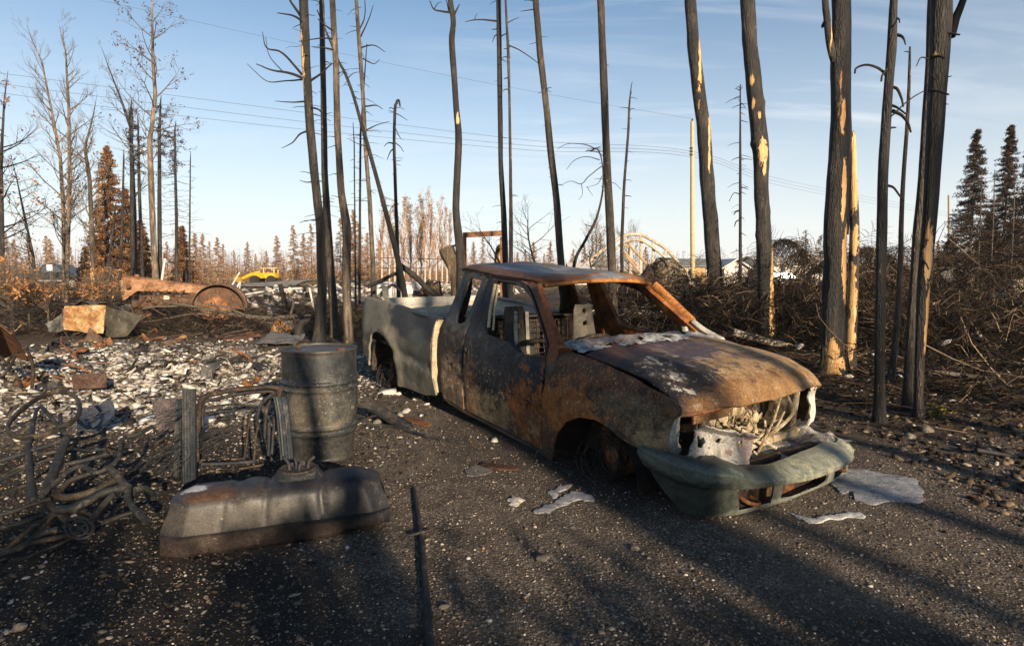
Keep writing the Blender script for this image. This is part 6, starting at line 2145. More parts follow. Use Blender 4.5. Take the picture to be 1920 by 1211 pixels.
bare_tree('bare_tree', 'grey twiggy tree forking behind the trunk of the tall aspen', [(205, 130, 2), (228, 190, 4), (245, 240, 6), (252, 400, 8), (254, 545, 9)], 27, M_bark, M_twig_gr, 18, (.8, 1.8), (.35, 1.0), 2, .7, .6, GL, None, 0, ext=1.0)
# thin dark spruces
for (px, top, Y, lb) in ((18, 500, 15, 'orange-leaved scrub at the left edge behind the rusty curved panel'), (52, 556, 14.5, 'orange-leaved scrub below the parked pickup, left of the birches'), (88, 560, 14.3, 'low brown-leaved scrub just left of the crumpled box'), (22, 545, 13.6, 'low brown-leaved scrub in front of the left-edge tree'), (205, 520, 19, 'grey-twigged scrub left of the tractor nose'), (180, 552, 16, 'brown-leaved scrub at the foot of the stripped tree')):
    bare_tree('scrub', lb, [(px, top, 1.5), (px + 3, (top + 600) / 2, 2.5), (px + 2, 590, 3.5)], Y, M_bark_brn, M_twig_gr, 26, (.35, .9), (.08, 1.0), 2, .7, .6, 'leafy scrub on the left', M_leaf_or, 380, ext=.3, cat='shrub', lsz=.05, leafrng=(0, 1))
GS = 'thin scorched spruces on the left'


def thin_spruce(label, pts, Y, top_needles=True, nb=60, bl=(.25, .9), mat=None, rngn=(.72, 1.0), nneed=900, group=GS):
    foot = D(pts[-1][0], pts[-1][1], Y)
    o = empty('scorched_spruce', (foot.x, foot.y, gz(foot.x, foot.y)), label, 'tree', group=group)
    V, F = trunk_mesh(pts, Y, .4, .2, .06, 10, tip=.3)
    link('trunk', mesh_from('trunk', V, F, True), M_bark, o)
    S = np.array([list(D(p[0], p[1], Y)) for p in pts][::-1])
    zs = S[:, 2]
    P, R, T = [], [], []
    for i in range(nb):
        t = .15 + .85 * (i + nrs.rand()) / nb
        z = zs[0] + (zs[-1] - zs[0]) * t
        c = np.array([np.interp(z, zs, S[:, k]) for k in range(3)])
        an = nrs.rand() * 6.28
        L = (bl[0] + (bl[1] - bl[0]) * nrs.rand()) * (1.1 - .6 * t)
        d = np.array([math.cos(an), math.sin(an), .05])
        pl = []
        for q in range(5):
            tt = q / 4
            pl.append(c + d * L * tt + np.array([0, 0, -.35 * L * tt ** 1.5 + .25 * L * tt ** 3]) + nrs.randn(3) * .02 * q)
        P.append(pl)
        R.append([.009, .008, .006, .005, .003])
        if t > rngn[0]: T.append((pl, L))
    V, F = tubes_np(np.array(P), np.array(R), 4)
    link('branches', mesh_np('branches', V, F, True), M_twig, o)
    if top_needles and T:
        pos = []
        for _ in range(nneed):
            pl, L = T[nrs.randint(len(T))]
            q = nrs.rand() * 4
            k = min(int(q), 3)
            pos.append(np.array(pl[k]) * (1 - q + k) + np.array(pl[k + 1]) * (q - k) + nrs.randn(3) * .05)
        V, F = leaf_cloud(np.array(pos), .055, .45)
        link('needles', mesh_np('needles', V, F), M_needle_dk, o)
    return o


thin_spruce('thin dark spruce trunk needled at its tip, first one left of the tall aspen', [(246, 205, 4), (247, 300, 7), (248, 420, 8), (250, 545, 9)], 26)
thin_spruce('thin dark spruce trunk close to the left side of the tall aspen', [(259, 235, 3), (261, 350, 6), (268, 545, 7)], 26.5, nb=40)
thin_spruce('thin dark spruce trunk just right of the tall aspen, tufted near its top', [(301, 196, 3), (299, 260, 6), (299, 400, 8), (300, 530, 9)], 26)
thin_spruce('thin dark spruce standing clear at the right of the aspen group', [(328, 245, 3), (329, 330, 5), (331, 420, 6), (331, 530, 7)], 25, nb=90, bl=(.4, 1.5))
thin_spruce('short thin spruce pole right of the clear-standing dark spruce', [(357, 300, 2), (356, 400, 3), (355, 545, 4)], 29, False, 40)
thin_spruce('thin black stem in front of the orange spruce', [(232, 300, 3), (229, 420, 5), (224, 560, 7)], 22, False, 30)
thin_spruce('leaning thin black stem left of the orange spruce', [(215, 400, 3), (207, 470, 4), (196, 560, 6)], 21, False, 24)


# conifers with needles: built once, copied
def conifer(name, H, Rb, needles, nbr=150, per=26, sz=.07, trunk_r=.06, label=None, cat='tree', group=None, mat_tr=None, gap=.0, base=.06):
    o = empty(name, (0, 0, 0), label, cat, group=group)
    mb = MB()
    mb.tube([(0, 0, -.1), (0.03, 0, H * .5), (0, 0, H)], [trunk_r, trunk_r * .55, .008], 8, 6)
    link('trunk', mesh_from('trunk', mb.V, mb.F, True), mat_tr or M_bark_brn, o, True)
    pos, P, R = [], [], []
    for i in range(nbr):
        t = base + (1 - base) * ((i + nrs.rand()) / nbr)
        if nrs.rand() < gap: continue
        z = H * t
        L = Rb * (1 - t) ** .85 * (.6 + .6 * nrs.rand()) + .08
        an = nrs.rand() * 6.28
        d = np.array([math.cos(an), math.sin(an), 0])
        pl = [np.array([0, 0, z]) + d * L * q + np.array([0, 0, (-.30 * q + .16 * q * q) * L]) for q in (0, .25, .5, .75, 1)]
        P.append(pl)
        R.append([.012, .01, .008, .006, .004])
        for _ in range(int(per * (.35 + .65 * (1 - t)))):
            q = .15 + .85 * nrs.rand()
            k = min(int(q * 4), 3)
            f = q * 4 - k
            pos.append(pl[k] * (1 - f) + pl[k + 1] * f + nrs.randn(3) * np.array([.075, .075, .05]) * (.5 + L * .45))
    V, F = tubes_np(np.array(P), np.array(R), 3)
    link('branches', mesh_np('branches', V, F), M_twig, o, True)
    V, F = leaf_cloud(np.array(pos), sz, .45)
    link('crown', mesh_np('crown', V, F), needles, o, True)
    return o


def put(o, px, Y, s=1.0, rz=0.0, zoff=0.0):
    p = D(px, HOR, Y)
    o.location = (p.x, Y, gz(p.x, Y) + zoff)
    o.scale = (s, s, s)
    o.rotation_euler = (0, 0, rz)
    return o


M_needle_osp = islands('brown_spruce_needles', [(0, (.06, .03, .014)), (.4, (.16, .075, .03)), (.8, (.27, .13, .05)), (1, (.36, .2, .09))], .85)
o = conifer('scorched_spruce', 7.2, 1.7, M_needle_osp, 230, 190, .06, .08, 'bushy orange-brown scorched spruce left of the tall aspen', group='large scorched spruces')
put(o, 213, 28)
for (px, H, Rb, Y, lb) in ((190, 5.0, 1.2, 31, 'shorter orange-brown spruce left of the bushy one'), (243, 5.6, 1.2, 30, 'orange-brown spruce between the thin dark trunks left of the aspen'), (268, 4.2, 1.1, 32, 'low orange-brown spruce at the foot of the tall aspen'), (345, 3.9, 1.0, 33, 'orange-brown spruce right of the clear-standing dark spruce')):
    o = conifer('scorched_spruce', H, Rb, M_needle_osp, 170, 130, .06, .07, lb, group='large scorched spruces')
    put(o, px, Y)
o = conifer('scorched_spruce', 3.6, .9, M_needle_dk, 90, 60, .09, .05, 'small dark spruce in front of the parked pickup', group='large scorched spruces')
put(o, 160, 29, .75)
# right edge
for (px, H, Rb, Y, lb, gp_) in ((1815, 8.5, 1.55, 30, 'dark scorched spruce, leftmost of the tall group by the right edge', .12), (1876, 9.0, 1.4, 31, 'tallest dark spruce of the group by the right edge', .1), (1921, 8.2, 1.5, 29, 'dark spruce cut off by the right edge of the photo', .1),
                                 (1850, 4.6, 1.3, 33, 'shorter reddish-brown spruce between the two tall dark spruces', 0), (1780, 3.4, 1.2, 34, 'low reddish-brown spruce left of the dark group', 0), (1898, 4.4, 1.3, 34, 'shorter reddish-brown spruce by the right edge', 0)):
    o = conifer('scorched_spruce', H, Rb, M_needle_dk if H > 6 else islands('reddish_needles_%d' % px, [(0, (.04, .018, .010)), (.5, (.11, .05, .024)), (1, (.22, .11, .05))]), 330, 130, .065, .09, lb, group='spruces by the right edge', gap=gp_)
    put(o, px, Y)
for (px, Y, lb) in ((1838, 26, 'bare grey pole standing among the right-edge spruces'), (1862, 27, 'second bare pole, closer to the tallest right-edge spruce'), (1900, 25, 'bare pole nearest the right edge')):
    o = tree('dead_pole', lb, 'dead tree', [(px + 3, 330, 1.3), (px, 420, 2.4), (px - 6, 545, 3.4)], Y, M_bark_tan, 'bare poles by the right edge', ext=.3, sides=8, stubs=40, stub_len=(.2, .9), flare=.1)
# sparse green pines behind the brush
for (px, H, lb) in ((1508, 4.6, 'sparse pale green pine, left of two beyond the brush'), (1537, 4.4, 'sparse pale green pine, right of two beyond the brush')):
    o = conifer('pine_tree', H, 1.5, M_needle_gr, 60, 22, .10, .07, lb, group='green pines beyond the brush', gap=.25, base=.3)
    put(o, px, 48)
# ---------------------------------------------------------------- far treeline
protos = []
for k in range(4):
    o = conifer('scorched_spruce', 5.6, (1.35, 1.2, 1.5, 1.05)[k], M_needle_or, 120, (70, 44, 60, 32)[k], .085, .05,
                'slim orange-brown scorched spruce in the treeline along the horizon', group='orange spruces along the horizon', mat_tr=M_bark_brn, gap=.05)
    protos.append(o)
spots = [(521, 74, 1.05), (552, 70, 1.22), (571, 72, 1.06), (585, 60, 1.1), (410, 74, 1.0), (420, 80, .9), (383, 70, 1.05), (395, 82, 1.0), (368, 60, .95), (440, 88, .8), (466, 86, 1.0), (55, 62, .95), (97, 66, .9), (90, 80, 1.1), (30, 78, 1.0), (135, 75, .8), (345, 64, .85),
         (690, 60, .95), (665, 58, 1.3), (640, 66, 1.3), (658, 75, 1.2), (675, 72, 1.2), (712, 80, 1.0), (905, 70, .95), (1000, 80, .95), (1020, 84, .7), (1032, 78, .95), (985, 90, .85), (970, 86, .75), (888, 84, 1.0), (1075, 84, .8), (1110, 66, .95), (1095, 76, .85), (1125, 66, 1.0), (1210, 78, .8), (1225, 84, .75),
         (1390, 84, .7), (1600, 80, .8), (1625, 78, .8), (1690, 72, .9), (1755, 70, .9), (1440, 90, .7), (1735, 84, .9), (1640, 90, .75), (275, 72, 1.1), (315, 78, .95), (180, 74, 1.0), (15, 70, 1.05), (500, 90, .8), (480, 94, .75), (600, 84, 1.0), (620, 72, 1.05)]
for i, (px, Y, s_) in enumerate(spots):
    o = protos[i] if i < 4 else copy_tree(protos[i % 4])
    put(o, px, Y, s_, rnd.uniform(0, 6.28))
protos[1]['label'] = 'tallest orange-brown spruce of three beside the yellow machine'
protos[2]['label'] = 'orange-brown spruce just right of the tallest one by the yellow machine'
protos[0]['label'] = 'orange-brown spruce standing right above the yellow machine'

# the wood beyond, one mass of stems and twigs on every side of the view
n = 5200
aa = (nrs.rand(n) - .5) * 2.6
dd = 92 + 95 * nrs.rand(n) ** 1.5
bx_, by_ = np.sin(aa) * dd, np.cos(aa) * dd
hh = 2.2 + 3.2 * nrs.rand(n) ** 1.6
P = np.zeros((n, 4, 3))
for k in range(4):
    P[:, k, 0] = bx_ + nrs.randn(n) * .08 * k
    P[:, k, 1] = by_
    P[:, k, 2] = hh * k / 3
R = (.05 + .03 * nrs.rand(n))[:, None] * np.array([1, .8, .5, .15])[None]
V1, F1 = tubes_np(P, R, 3)
m = 60000
ii = nrs.randint(0, n, m)
t = .15 + .85 * nrs.rand(m)
rad = (1 - t) * .9 + .1
pos = np.stack([bx_[ii] + nrs.randn(m) * rad * .6, by_[ii] + nrs.randn(m) * rad * .6, hh[ii] * t], -1)
V2, F2 = leaf_cloud(pos, .17, .35)
M_farwood = islands('far_wood', [(0, (.06, .042, .03)), (.4, (.16, .10, .065)), (.7, (.27, .17, .105)), (1, (.38, .26, .17))], .9, 2)
o = link('far_wood', mesh_np('far_wood', np.concatenate([V1, V2]), np.concatenate([F1, F2 + len(V1)])), M_farwood)
tag(o, 'far burnt wood reading as a brown band along the horizon', 'woodland', kind='stuff')

n = 26000
aa = (nrs.rand(n) - .5) * 2.0
dd = 66 + 28 * nrs.rand(n)
hm_ = .5 + 1.9 * np.clip(vnoise(aa * 40, dd * .1, 5) + .5, 0, 1) ** 2
pos = np.stack([np.sin(aa) * dd, np.cos(aa) * dd, hm_ * nrs.rand(n)], -1)
V, F = leaf_cloud(pos, .13, .4)
tag(link('far_scrub', mesh_np('far_scrub', V, F), M_needle_or), 'rusty orange scrub in front of the far burnt wood', 'scrub', kind='stuff')
# grove of pale birches left of the cab
M_twig_or = plain('orange_twig', (.34, .20, .11), .3, 20, .85, .1, world=True)
for i, (px, top, Y, lean) in enumerate(((716, 372, 40, 4), (740, 380, 42, 2), (757, 372, 41, 3), (770, 385, 44, -2), (783, 366, 42, 5), (797, 358, 41, 6), (806, 376, 45, 3), (818, 372, 43, 8), (829, 388, 46, 5), (730, 395, 47, 1), (838, 400, 44, 6), (790, 395, 47, 3))):
    lbs = ('leftmost pale birch of the sunlit grove behind the bed', 'pale birch right behind the hook-topped snag', 'pale birch with orange leaves just right of the hook-topped snag', 'short pale birch in the middle of the sunlit grove', 'pale birch left of the tallest in the sunlit grove', 'tallest pale birch of the sunlit grove behind the bed', 'pale birch right of the tallest in the sunlit grove', 'leaning pale birch near the right of the sunlit grove', 'thin pale birch near the black S-curved trunk', 'thin low birch left of the hook-topped snag', 'rightmost pale birch, beside the black S-curved trunk', 'low birch behind the middle of the sunlit grove')
    bare_tree('pale_birch', lbs[i], [(px + lean, top + 25, 1.2), (px + lean * .5, top + 70, 2.2), (px, 470, 3), (px, 522, 3.6)], Y, M_birch, M_twig_or, 34, (.6, 1.3), (.12, 1.0), 1, 2.2, .45, 'pale birches in the grove', M_needle_or, 900 if i in (1, 2, 3, 4, 11) else 420, ext=1.0, lsz=.06, leafrng=(.0, 1.0), kids=(5, 8))
# scraggly shrubs seen over the cab roof
for (pts, Y, lb, nb) in (([(905, 440, 1.5), (925, 470, 3), (938, 500, 5), (945, 560, 6)], 15, 'bare black shrub in front of the rusty frame, left of the cab roof centre', 12), ([(990, 410, 1.5), (990, 440, 3), (996, 470, 4), (1004, 500, 5), (1006, 560, 6)], 14.5, 'bare black shrub standing over the middle of the cab roof', 16),
                         ([(1110, 470, 1), (1106, 490, 3), (1112, 520, 4), (1110, 570, 5)], 15, 'small bare black shrub at the foot of the stout trunk over the cab', 9)):
    bare_tree('bare_shrub', lb, pts, Y, M_bark_blk, M_twig, nb, (.5, 1.3), (.35, 1.0), 1, .55, .7, 'bare shrubs behind the cab', ext=.3, cat='shrub')
bare_tree('bare_shrub', 'orange-leaved thicket tree behind the curved frame', [(1118, 440, 1.5), (1118, 480, 3), (1118, 525, 4)], 34, M_bark_brn, M_twig_gr, 24, (.8, 1.6), (.1, 1), 2, 1.0, .5, 'bare shrubs behind the cab', M_leaf_or, 420, ext=.8, cat='shrub', lsz=.05)
bare_tree('bare_shrub', 'reddish thicket tree between the curved frame and the tan building', [(1178, 455, 1.5), (1180, 480, 3), (1180, 525, 4)], 36, M_bark_brn, M_twig_gr, 24, (.8, 1.6), (.1, 1), 2, 1.0, .5, 'bare shrubs behind the cab', M_leaf_or, 420, ext=.8, cat='shrub', lsz=.05)

# ---------------------------------------------------------------- crumpled sheet box, old tractor and scrap on the left
Yb = 12.8
box = empty('crumpled_metal_box', D(185, 620, Yb) * 1, 'torn rusty sheet-metal box with an orange side, lying in the ash', 'scrap box')
box.location.z = .0
d_ = lambda px, py, Y=Yb: D(px, py, Y)
def sheet(nm, c, mat, par, bend=.03, rough=.02):
    return quad_sheet(nm, c, mat, None, None, bend, .006, rough=rough, parent=par)
sheet('front_panel', [d_(122, 574), d_(196, 572), d_(193, 625), d_(121, 618)], M_pan, box, .02, .03)
sheet('side_panel', [d_(86, 607, 13.1), d_(122, 577), d_(122, 620), d_(96, 623, 13.0)], M_gsheet, box, .05)
sheet('top_panel', [d_(124, 572), d_(198, 569), d_(246, 588, 13.5), d_(190, 566, 13.7)], M_gsheet, box, .03, .03)
sheet('side_panel', [d_(198, 574), d_(269, 591, 12.9), d_(235, 632, 12.6), d_(196, 630)], burnt('dark_green_sheet', [(0, (.025, .024, .018)), (.6, (.06, .055, .04)), (1, (.10, .075, .045))], 3, world=True), box, -.08)
sheet('flap', [d_(128, 636, 12.2), d_(170, 615, 12.3), d_(199, 640, 12.0), d_(150, 655, 11.8)], burnt('flap_brown', [(0, (.06, .04, .028)), (.6, (.14, .09, .055)), (1, (.24, .15, .08))], 3, world=True), box, .10, .04)
sheet('flap', [d_(196, 632, 12.5), d_(236, 636, 12.3), d_(232, 648, 12.0), d_(205, 640, 12.2)], M_gsheet, box, .03)
# rusty drum half and bent frame at the left edge
quad_sheet('curved_sheet', [gp(-40, 640, .7), gp(22, 630, .75), gp(52, 662, .42), gp(-30, 690, .15)], burnt('red_rust_panel', [(0, (.05, .025, .016)), (.5, (.14, .06, .03)), (1, (.25, .12, .06))], 3, world=True), 'curved reddish rusty panel at the left edge of the photo', 'metal panel', .15, .006)
fb = empty('bent_angle_frame', gp(30, 720), 'bent brown metal frame standing in the ash at the left edge', 'frame')
for pts in ([(5, 690, .3), (30, 662, .5), (52, 660, .52), (62, 690, .3), (60, 730, .02)], [(0, 668, .4), (28, 700, .2), (40, 725, .02)], [(30, 664, .5), (18, 690, .3), (2, 705, .2)], [(60, 700, .2), (75, 712, .1), (88, 715, .03)]):
    mb = MB()
    mb.tube([gp(*p) for p in pts], .018, 6, 4)
    mb.build('bar', M_tubeb, fb)
# flat scrap sheets in the ash
SCR = [([(300, 640), (345, 628), (352, 634), (318, 650)], .03, M_pan, 'brown board scrap lying in the ash below the tractor'), ([(400, 630), (470, 622), (490, 632), (420, 640)], .05, M_rst, 'long rusty sheet below the tractor front'), ([(272, 633), (308, 628), (310, 633), (276, 637)], .05, M_rst, 'small orange scrap strip left of the tractor scrap'),
       ([(480, 640), (510, 622), (572, 630), (548, 648)], .10, M_gsheet, 'grey crumpled sheet lying behind the drum'), ([(440, 668), (475, 660), (505, 672), (462, 678)], .06, M_gsheet, 'flat grey sheet in the ash left of the drum'), ([(382, 690), (400, 668), (410, 690), (390, 700)], .18, M_gsheet, 'upright grey shard in the ash'), ([(445, 690), (470, 686), (472, 694), (450, 698)], .03, M_inner_pale if False else M_gsheet, 'thin grey scrap left of the drum top'),
       ([(310, 660), (330, 655), (336, 668), (318, 672)], .05, M_rst, 'small brown scrap in the ash ahead of the crumpled box'), ([(108, 660), (128, 655), (140, 668), (112, 676)], .06, M_rst, 'small rusty scrap below the crumpled box'), ([(505, 600), (560, 598), (590, 606), (540, 612)], .05, M_pan, 'rusty sheet behind the drum trunk'),
       ([(270, 745), (288, 742), (290, 752), (274, 754)], .03, M_rst, 'small reddish flake of scrap in the ash'), ([(228, 655), (262, 650), (268, 656), (236, 660)], .04, M_gsheet, 'small grey strip under the crumpled box')]
for (c, z, mt, lb) in SCR:
    quad_sheet('scrap_sheet', [gp(c[0][0], c[0][1], z), gp(c[1][0], c[1][1], z + .05), gp(c[2][0], c[2][1], z), gp(c[3][0], c[3][1], z * .4)], mt, lb, 'scrap', .03, .006, 8, 6, .02, 'scrap sheets in the ash')
bk_ = MB()
bk_.box(gp(365, 683, .09), (.13, .09, .08), Matrix.Rotation(.5, 3, 'Z') @ Matrix.Rotation(.7, 3, 'X'), .008)
bk_.jitter(.008, 14)
tag(bk_.build('brick', plain('orange_brick', (.42, .14, .04), .2, 30, .9, .4, world=True)), 'bright orange brick piece lying in the ash left of the drum', 'brick')

for i in range(46):
    t_ = i / 33
    cx_s, cy_s = ((rnd.uniform(-6, 150), rnd.uniform(655, 735)), (rnd.uniform(20, 520), rnd.uniform(638, 690)), (rnd.uniform(300, 520), rnd.uniform(690, 745)), (rnd.uniform(250, 600), rnd.uniform(612, 645)))[i % 4]
    b0 = gp(cx_s, cy_s)
    b0.z = gz(b0.x, b0.y)
    w_, h_ = rnd.uniform(.12, .42), rnd.uniform(.08, .26)
    a_ = rnd.uniform(0, 6.28)
    e1 = Vector((math.cos(a_), math.sin(a_), rnd.uniform(-.15, .3))) * w_
    e2 = Vector((-math.sin(a_), math.cos(a_), rnd.uniform(.1, 1.4))).normalized() * h_
    quad_sheet('scrap_sheet', [b0, b0 + e1, b0 + e1 * rnd.uniform(.6, 1.1) + e2, b0 + e2 * rnd.uniform(.6, 1.1)], (M_blk, M_gsheet, M_tubeb, M_rst, M_blk)[i % 5], 'small crumpled metal scrap strewn over the ash', 'scrap', rnd.uniform(-.08, .08), .005, rough=.03, group='small metal scrap in the ash', fr=9)
for i in range(16):
    b0 = gp(rnd.uniform(-10, 500), rnd.uniform(640, 740))
    b0.z = gz(b0.x, b0.y) + .02
    a_ = rnd.uniform(0, 6.28)
    L_ = rnd.uniform(.3, .8)
    mb = MB()
    pts = [b0]
    for k in range(3):
        a_ += rnd.uniform(-.8, .8)
        pts.append(pts[-1] + Vector((math.cos(a_) * L_ / 3, math.sin(a_) * L_ / 3, rnd.uniform(-.04, .12))))
    mb.tube(pts, rnd.uniform(.008, .02), 7, 3)
    tag(mb.build('bent_pipe', (M_blk, M_tubeb, M_rst)[i % 3]), 'bent burnt pipe lying in the ash', 'pipe', 'bent pipes in the ash')

# grey pipe and rusty bucket behind the drum
mb = MB()
pc = D(500, 611, 15.2)
ax_ = Vector((.75, .65, .02)).normalized()
mb.lathe([(.088, 0), (.105, 0), (.107, .02), (.095, .05), (.095, .75), (.08, .75), (.08, .04), (.088, 0)], pc, -ax_ * -1, 28)
tag(mb.build('pipe_section', plain('grey_pipe', (.23, .23, .22), .2, 10, .6, .2, world=True)), 'short grey pipe lying end-on behind the drum', 'pipe')
mb = MB()
pb = D(540, 622, 14.3)
mb.lathe([(.0, .0), (.16, 0), (.19, .32), (.20, .33), (.18, .325), (.15, .02), (0, .02)], pb, Vector((-.5, -.55, .35)), 28)
mb.jitter(.02, 6)
tag(mb.build('rusty_bucket', M_pan), 'tan rusty bucket lying on its side behind the drum', 'bucket')
# curved fallen branch in front of the tractor, black stump
Yl = 15.5
fbr = empty('fallen_branch', gp(480, 598), 'long pale grey fallen branch lying curved in front of the tractor', 'branch')
mb = MB()
mb.tube([D(x, y, Yl) for x, y in ((268, 578), (310, 574), (360, 575), (420, 586), (470, 594), (520, 596), (560, 592), (620, 592))], [.02, .03, .04, .055, .06, .06, .05, .035], 10, 5)
mb.jitter(.02, 3)
mb.build('stem', M_twig_gr, fbr)
for pts in ([(420, 586), (390, 588), (350, 590), (300, 600), (250, 605)], [(545, 592), (550, 570), (545, 555), (538, 545)], [(460, 592), (430, 578), (400, 572), (370, 566)], [(500, 596), (490, 606), (470, 612)], [(550, 594), (552, 604), (548, 618)], [(370, 576), (330, 570), (280, 560)]):
    mb = MB()
    mb.tube([D(x, y, Yl - .1) for x, y in pts], [.03, .02, .01], 6, 5)
    mb.jitter(.02, 4)
    mb.build('twig', M_twig_gr, fbr)
tree('black_stump', 'leaning black stump behind the fallen branch', 'stump', [(525, 533, 9), (531, 555, 10), (538, 580, 11), (546, 596, 12)], 18, M_bark_blk, ext=0, sides=12, flare=.2)
tree('black_stump', 'twisted black root stump behind the drum, left of the black trunk', 'stump', [(578, 600, 10), (566, 606, 14), (560, 618, 18), (562, 630, 20)], 13.0, M_bark_blk, ext=0, sides=12, flare=.3, limbs=[([(566, 606), (556, 600), (548, 606)], 13, 6, 3), ([(575, 602), (590, 596), (600, 600)], 13, 6, 3)])

# old tractor, nose to the left
TYr = 17.4
tr = empty('old_tractor', D(338, 605, TYr), 'burnt rusty old tractor without tyres, nose to the left, with a tall exhaust stack', 'tractor', math.radians(200))
tr.location.z = 0
M_trac = burnt('tractor_rust', [(0, (.10, .045, .022)), (.4, (.24, .115, .055)), (.75, (.36, .2, .105)), (1, (.42, .27, .16))], 2.6, zoff=.001, seed=4)
M_tfen = burnt('tractor_fender', [(0, (.05, .028, .018)), (.5, (.11, .06, .035)), (1, (.2, .105, .055))], 2.6, zoff=.001)
M_trim = burnt('tractor_dark', [(0, (.03, .018, .012)), (.5, (.09, .045, .026)), (1, (.17, .09, .05))], 5, zoff=.001)


def tp(mb, name, mat, par=None):
    return mb.build(name, mat, par or tr, True, 38, True)


def hoodsec(x, w, z0, z1, n_=12):
    pts = [(x, -w, z0)]
    for i in range(n_ + 1):
        a_ = math.pi * i / n_
        pts.append((x, -w * math.cos(a_) ** (1) if abs(math.cos(a_)) > 1e-6 else 0, z1 - .16 + .16 * math.sin(a_) ** .6))
    pts.append((x, w, z0))
    return pts


# local frame: +x is the nose
V, F = [], []
secs = [(1.36, .20, .72, 1.30), (1.34, .24, .66, 1.36), (1.0, .25, .92, 1.33), (.3, .26, .90, 1.22), (-.5, .27, .84, 1.10), (-.86, .27, .80, 1.05)]
for s_ in secs: V += hoodsec(*s_)
k_ = len(hoodsec(*secs[0]))
for i in range(len(secs) - 1):
    for j in range(k_ - 1):
        F.append((i * k_ + j, i * k_ + j + 1, (i + 1) * k_ + j + 1, (i + 1) * k_ + j))
F.append(tuple(range(k_)))
F.append(tuple(reversed([(len(secs) - 1) * k_ + j for j in range(k_)])))
th_ = link('hood', mesh_from('thood', V, F, True, 40), M_trac, tr, True)
mb = MB()
mb.box((1.37, 0, .98), (.06, .42, .66), bev=.03)
gr_ = tp(mb, 'radiator_shell', M_trac)
mb = MB()
for i in range(9):
    mb.box((1.36, .222, .74 + i * .058), (.11, .02, .022), bev=.005)
    mb.box((1.36, -.222, .74 + i * .058), (.11, .02, .022), bev=.005)
    mb.box((1.405, 0, .74 + i * .058), (.02, .34, .022), bev=.005)
tp(mb, 'grille_bars', burnt('grille_cream', [(0, (.3, .22, .12)), (1, (.45, .36, .22))], 8, zoff=.001), gr_)
for sg in (-1, 1):
    mb = MB()
    mb.lathe([(0, 0), (.07, .0), (.075, .02), (.05, .09), (.02, .11), (0, .11)], (1.24, sg * .33, 1.04), (-1, 0, 0), 18)
    mb.tube([(1.18, sg * .24, .98), (1.2, sg * .33, 1.04)], .015, 6)
    tp(mb, 'headlamp', M_trim)
mb = MB()
mb.lathe([(0, 0), (.07, 0), (.07, .05), (.045, .08), (0, .085)], (1.05, 0, 1.31), n=18)
tp(mb, 'radiator_cap', M_trac)
mb = MB()
mb.tube([(.42, .05, 1.18), (.36, .04, 1.55), (.30, .03, 1.86)], .032, 12, 4)
ex = tp(mb, 'exhaust_stack', plain('pale_pipe', (.5, .47, .43), .15, 8, .5, .1))
mb = MB()
mb.lathe([(.03, 0), (.05, 0), (.05, .13), (.03, .13)], (.30, .03, 1.86), (-.1, 0, 1), 16)
tp(mb, 'stack_cap', M_rst, ex)
mb = MB()
mb.box((.25, 0, .62), (1.5, .34, .36), bev=.05)
mb.box((-.6, 0, .60), (.7, .46, .5), bev=.08)
mb.box((.95, 0, .55), (.5, .24, .22), bev=.04)
for i in range(4):
    mb.tube([(.55 - i * .22, .17, .78), (.55 - i * .22, .26, .86), (.45 - i * .22, .27, .92)], .035, 8, 3)
mb.lathe([(0, 0), (.09, 0), (.09, .12), (0, .12)], (.75, .17, .7), (0, 1, 0), 16)
mb.box((.1, .22, .60), (.22, .14, .16), bev=.02)
mb.jitter(.015, 6)
tp(mb, 'engine', M_trim)
mb = MB()
mb.box((.28, .24, .72), (.15, .02, .12), bev=.01)
tp(mb, 'pale_plate', M_inner_ if False else plain('pale_plate', (.5, .45, .36), .15, 12), None)
for sg in (-1, 1):
    # rear fender: half-disc shell
    V, F = [], []
    n_ = 26
    for i in range(n_ + 1):
        a_ = math.radians(-8 + 196 * i / n_)
        for (r_, y_) in ((.12, .38), (.68, .38), (.70, .40), (.70, .72), (.685, .72), (.685, .41), (.66, .395), (.12, .395)):
            V.append((-1.12 + r_ * math.cos(a_), sg * y_, .42 + r_ * math.sin(a_) * .98))
    for i in range(n_):
        for k in range(8):
            k2 = (k + 1) % 8
            F.append((i * 8 + k, i * 8 + k2, (i + 1) * 8 + k2, (i + 1) * 8 + k))
    link('rear_fender', mesh_from('rfender', V, F, True, 35), M_tfen, tr, True)
    # rear rim
    mb = MB()
    mb.lathe([(0, 0), (.10, 0), (.11, .05), (.14, .06), (.30, .03), (.36, .0), (.40, -.04), (.41, -.10), (.39, -.12), (.35, -.08), (.3, -.04), (0, -.04)], (-1.05, sg * .74, .34), (0, sg, 0), 36)
    wh = tp(mb, 'rear_wheel', burnt('rim_orange', [(0, (.11, .045, .02)), (.5, (.27, .12, .05)), (1, (.38, .2, .09))], 3, zoff=.001))
    mb = MB()
    for i in range(8):
        a_ = i * math.pi / 4
        mb.lathe([(0, 0), (.014, 0), (.014, .03), (0, .03)], (-1.05 + .2 * math.cos(a_), sg * .79, .34 + .2 * math.sin(a_)), (0, sg, 0), 8)
    tp(mb, 'wheel_bolts', M_trim, wh)
    mb = MB()
    mb.lathe([(0, .02), (.05, .02), (.06, .05), (.16, .03), (.20, 0), (.21, -.06), (.19, -.08), (0, -.05)], (1.0, sg * .42, .22), (0, sg, 0), 28)
    mb.tube([(1.0, 0, .42), (1.0, sg * .3, .36), (1.0, sg * .38, .24)], .035, 8, 3)
    tp(mb, 'front_wheel', M_trim)
mb = MB()
mb.tube([(-.35, 0, 1.05), (-.62, 0, 1.12), (-.68, 0, 1.16)], .02, 8, 3)
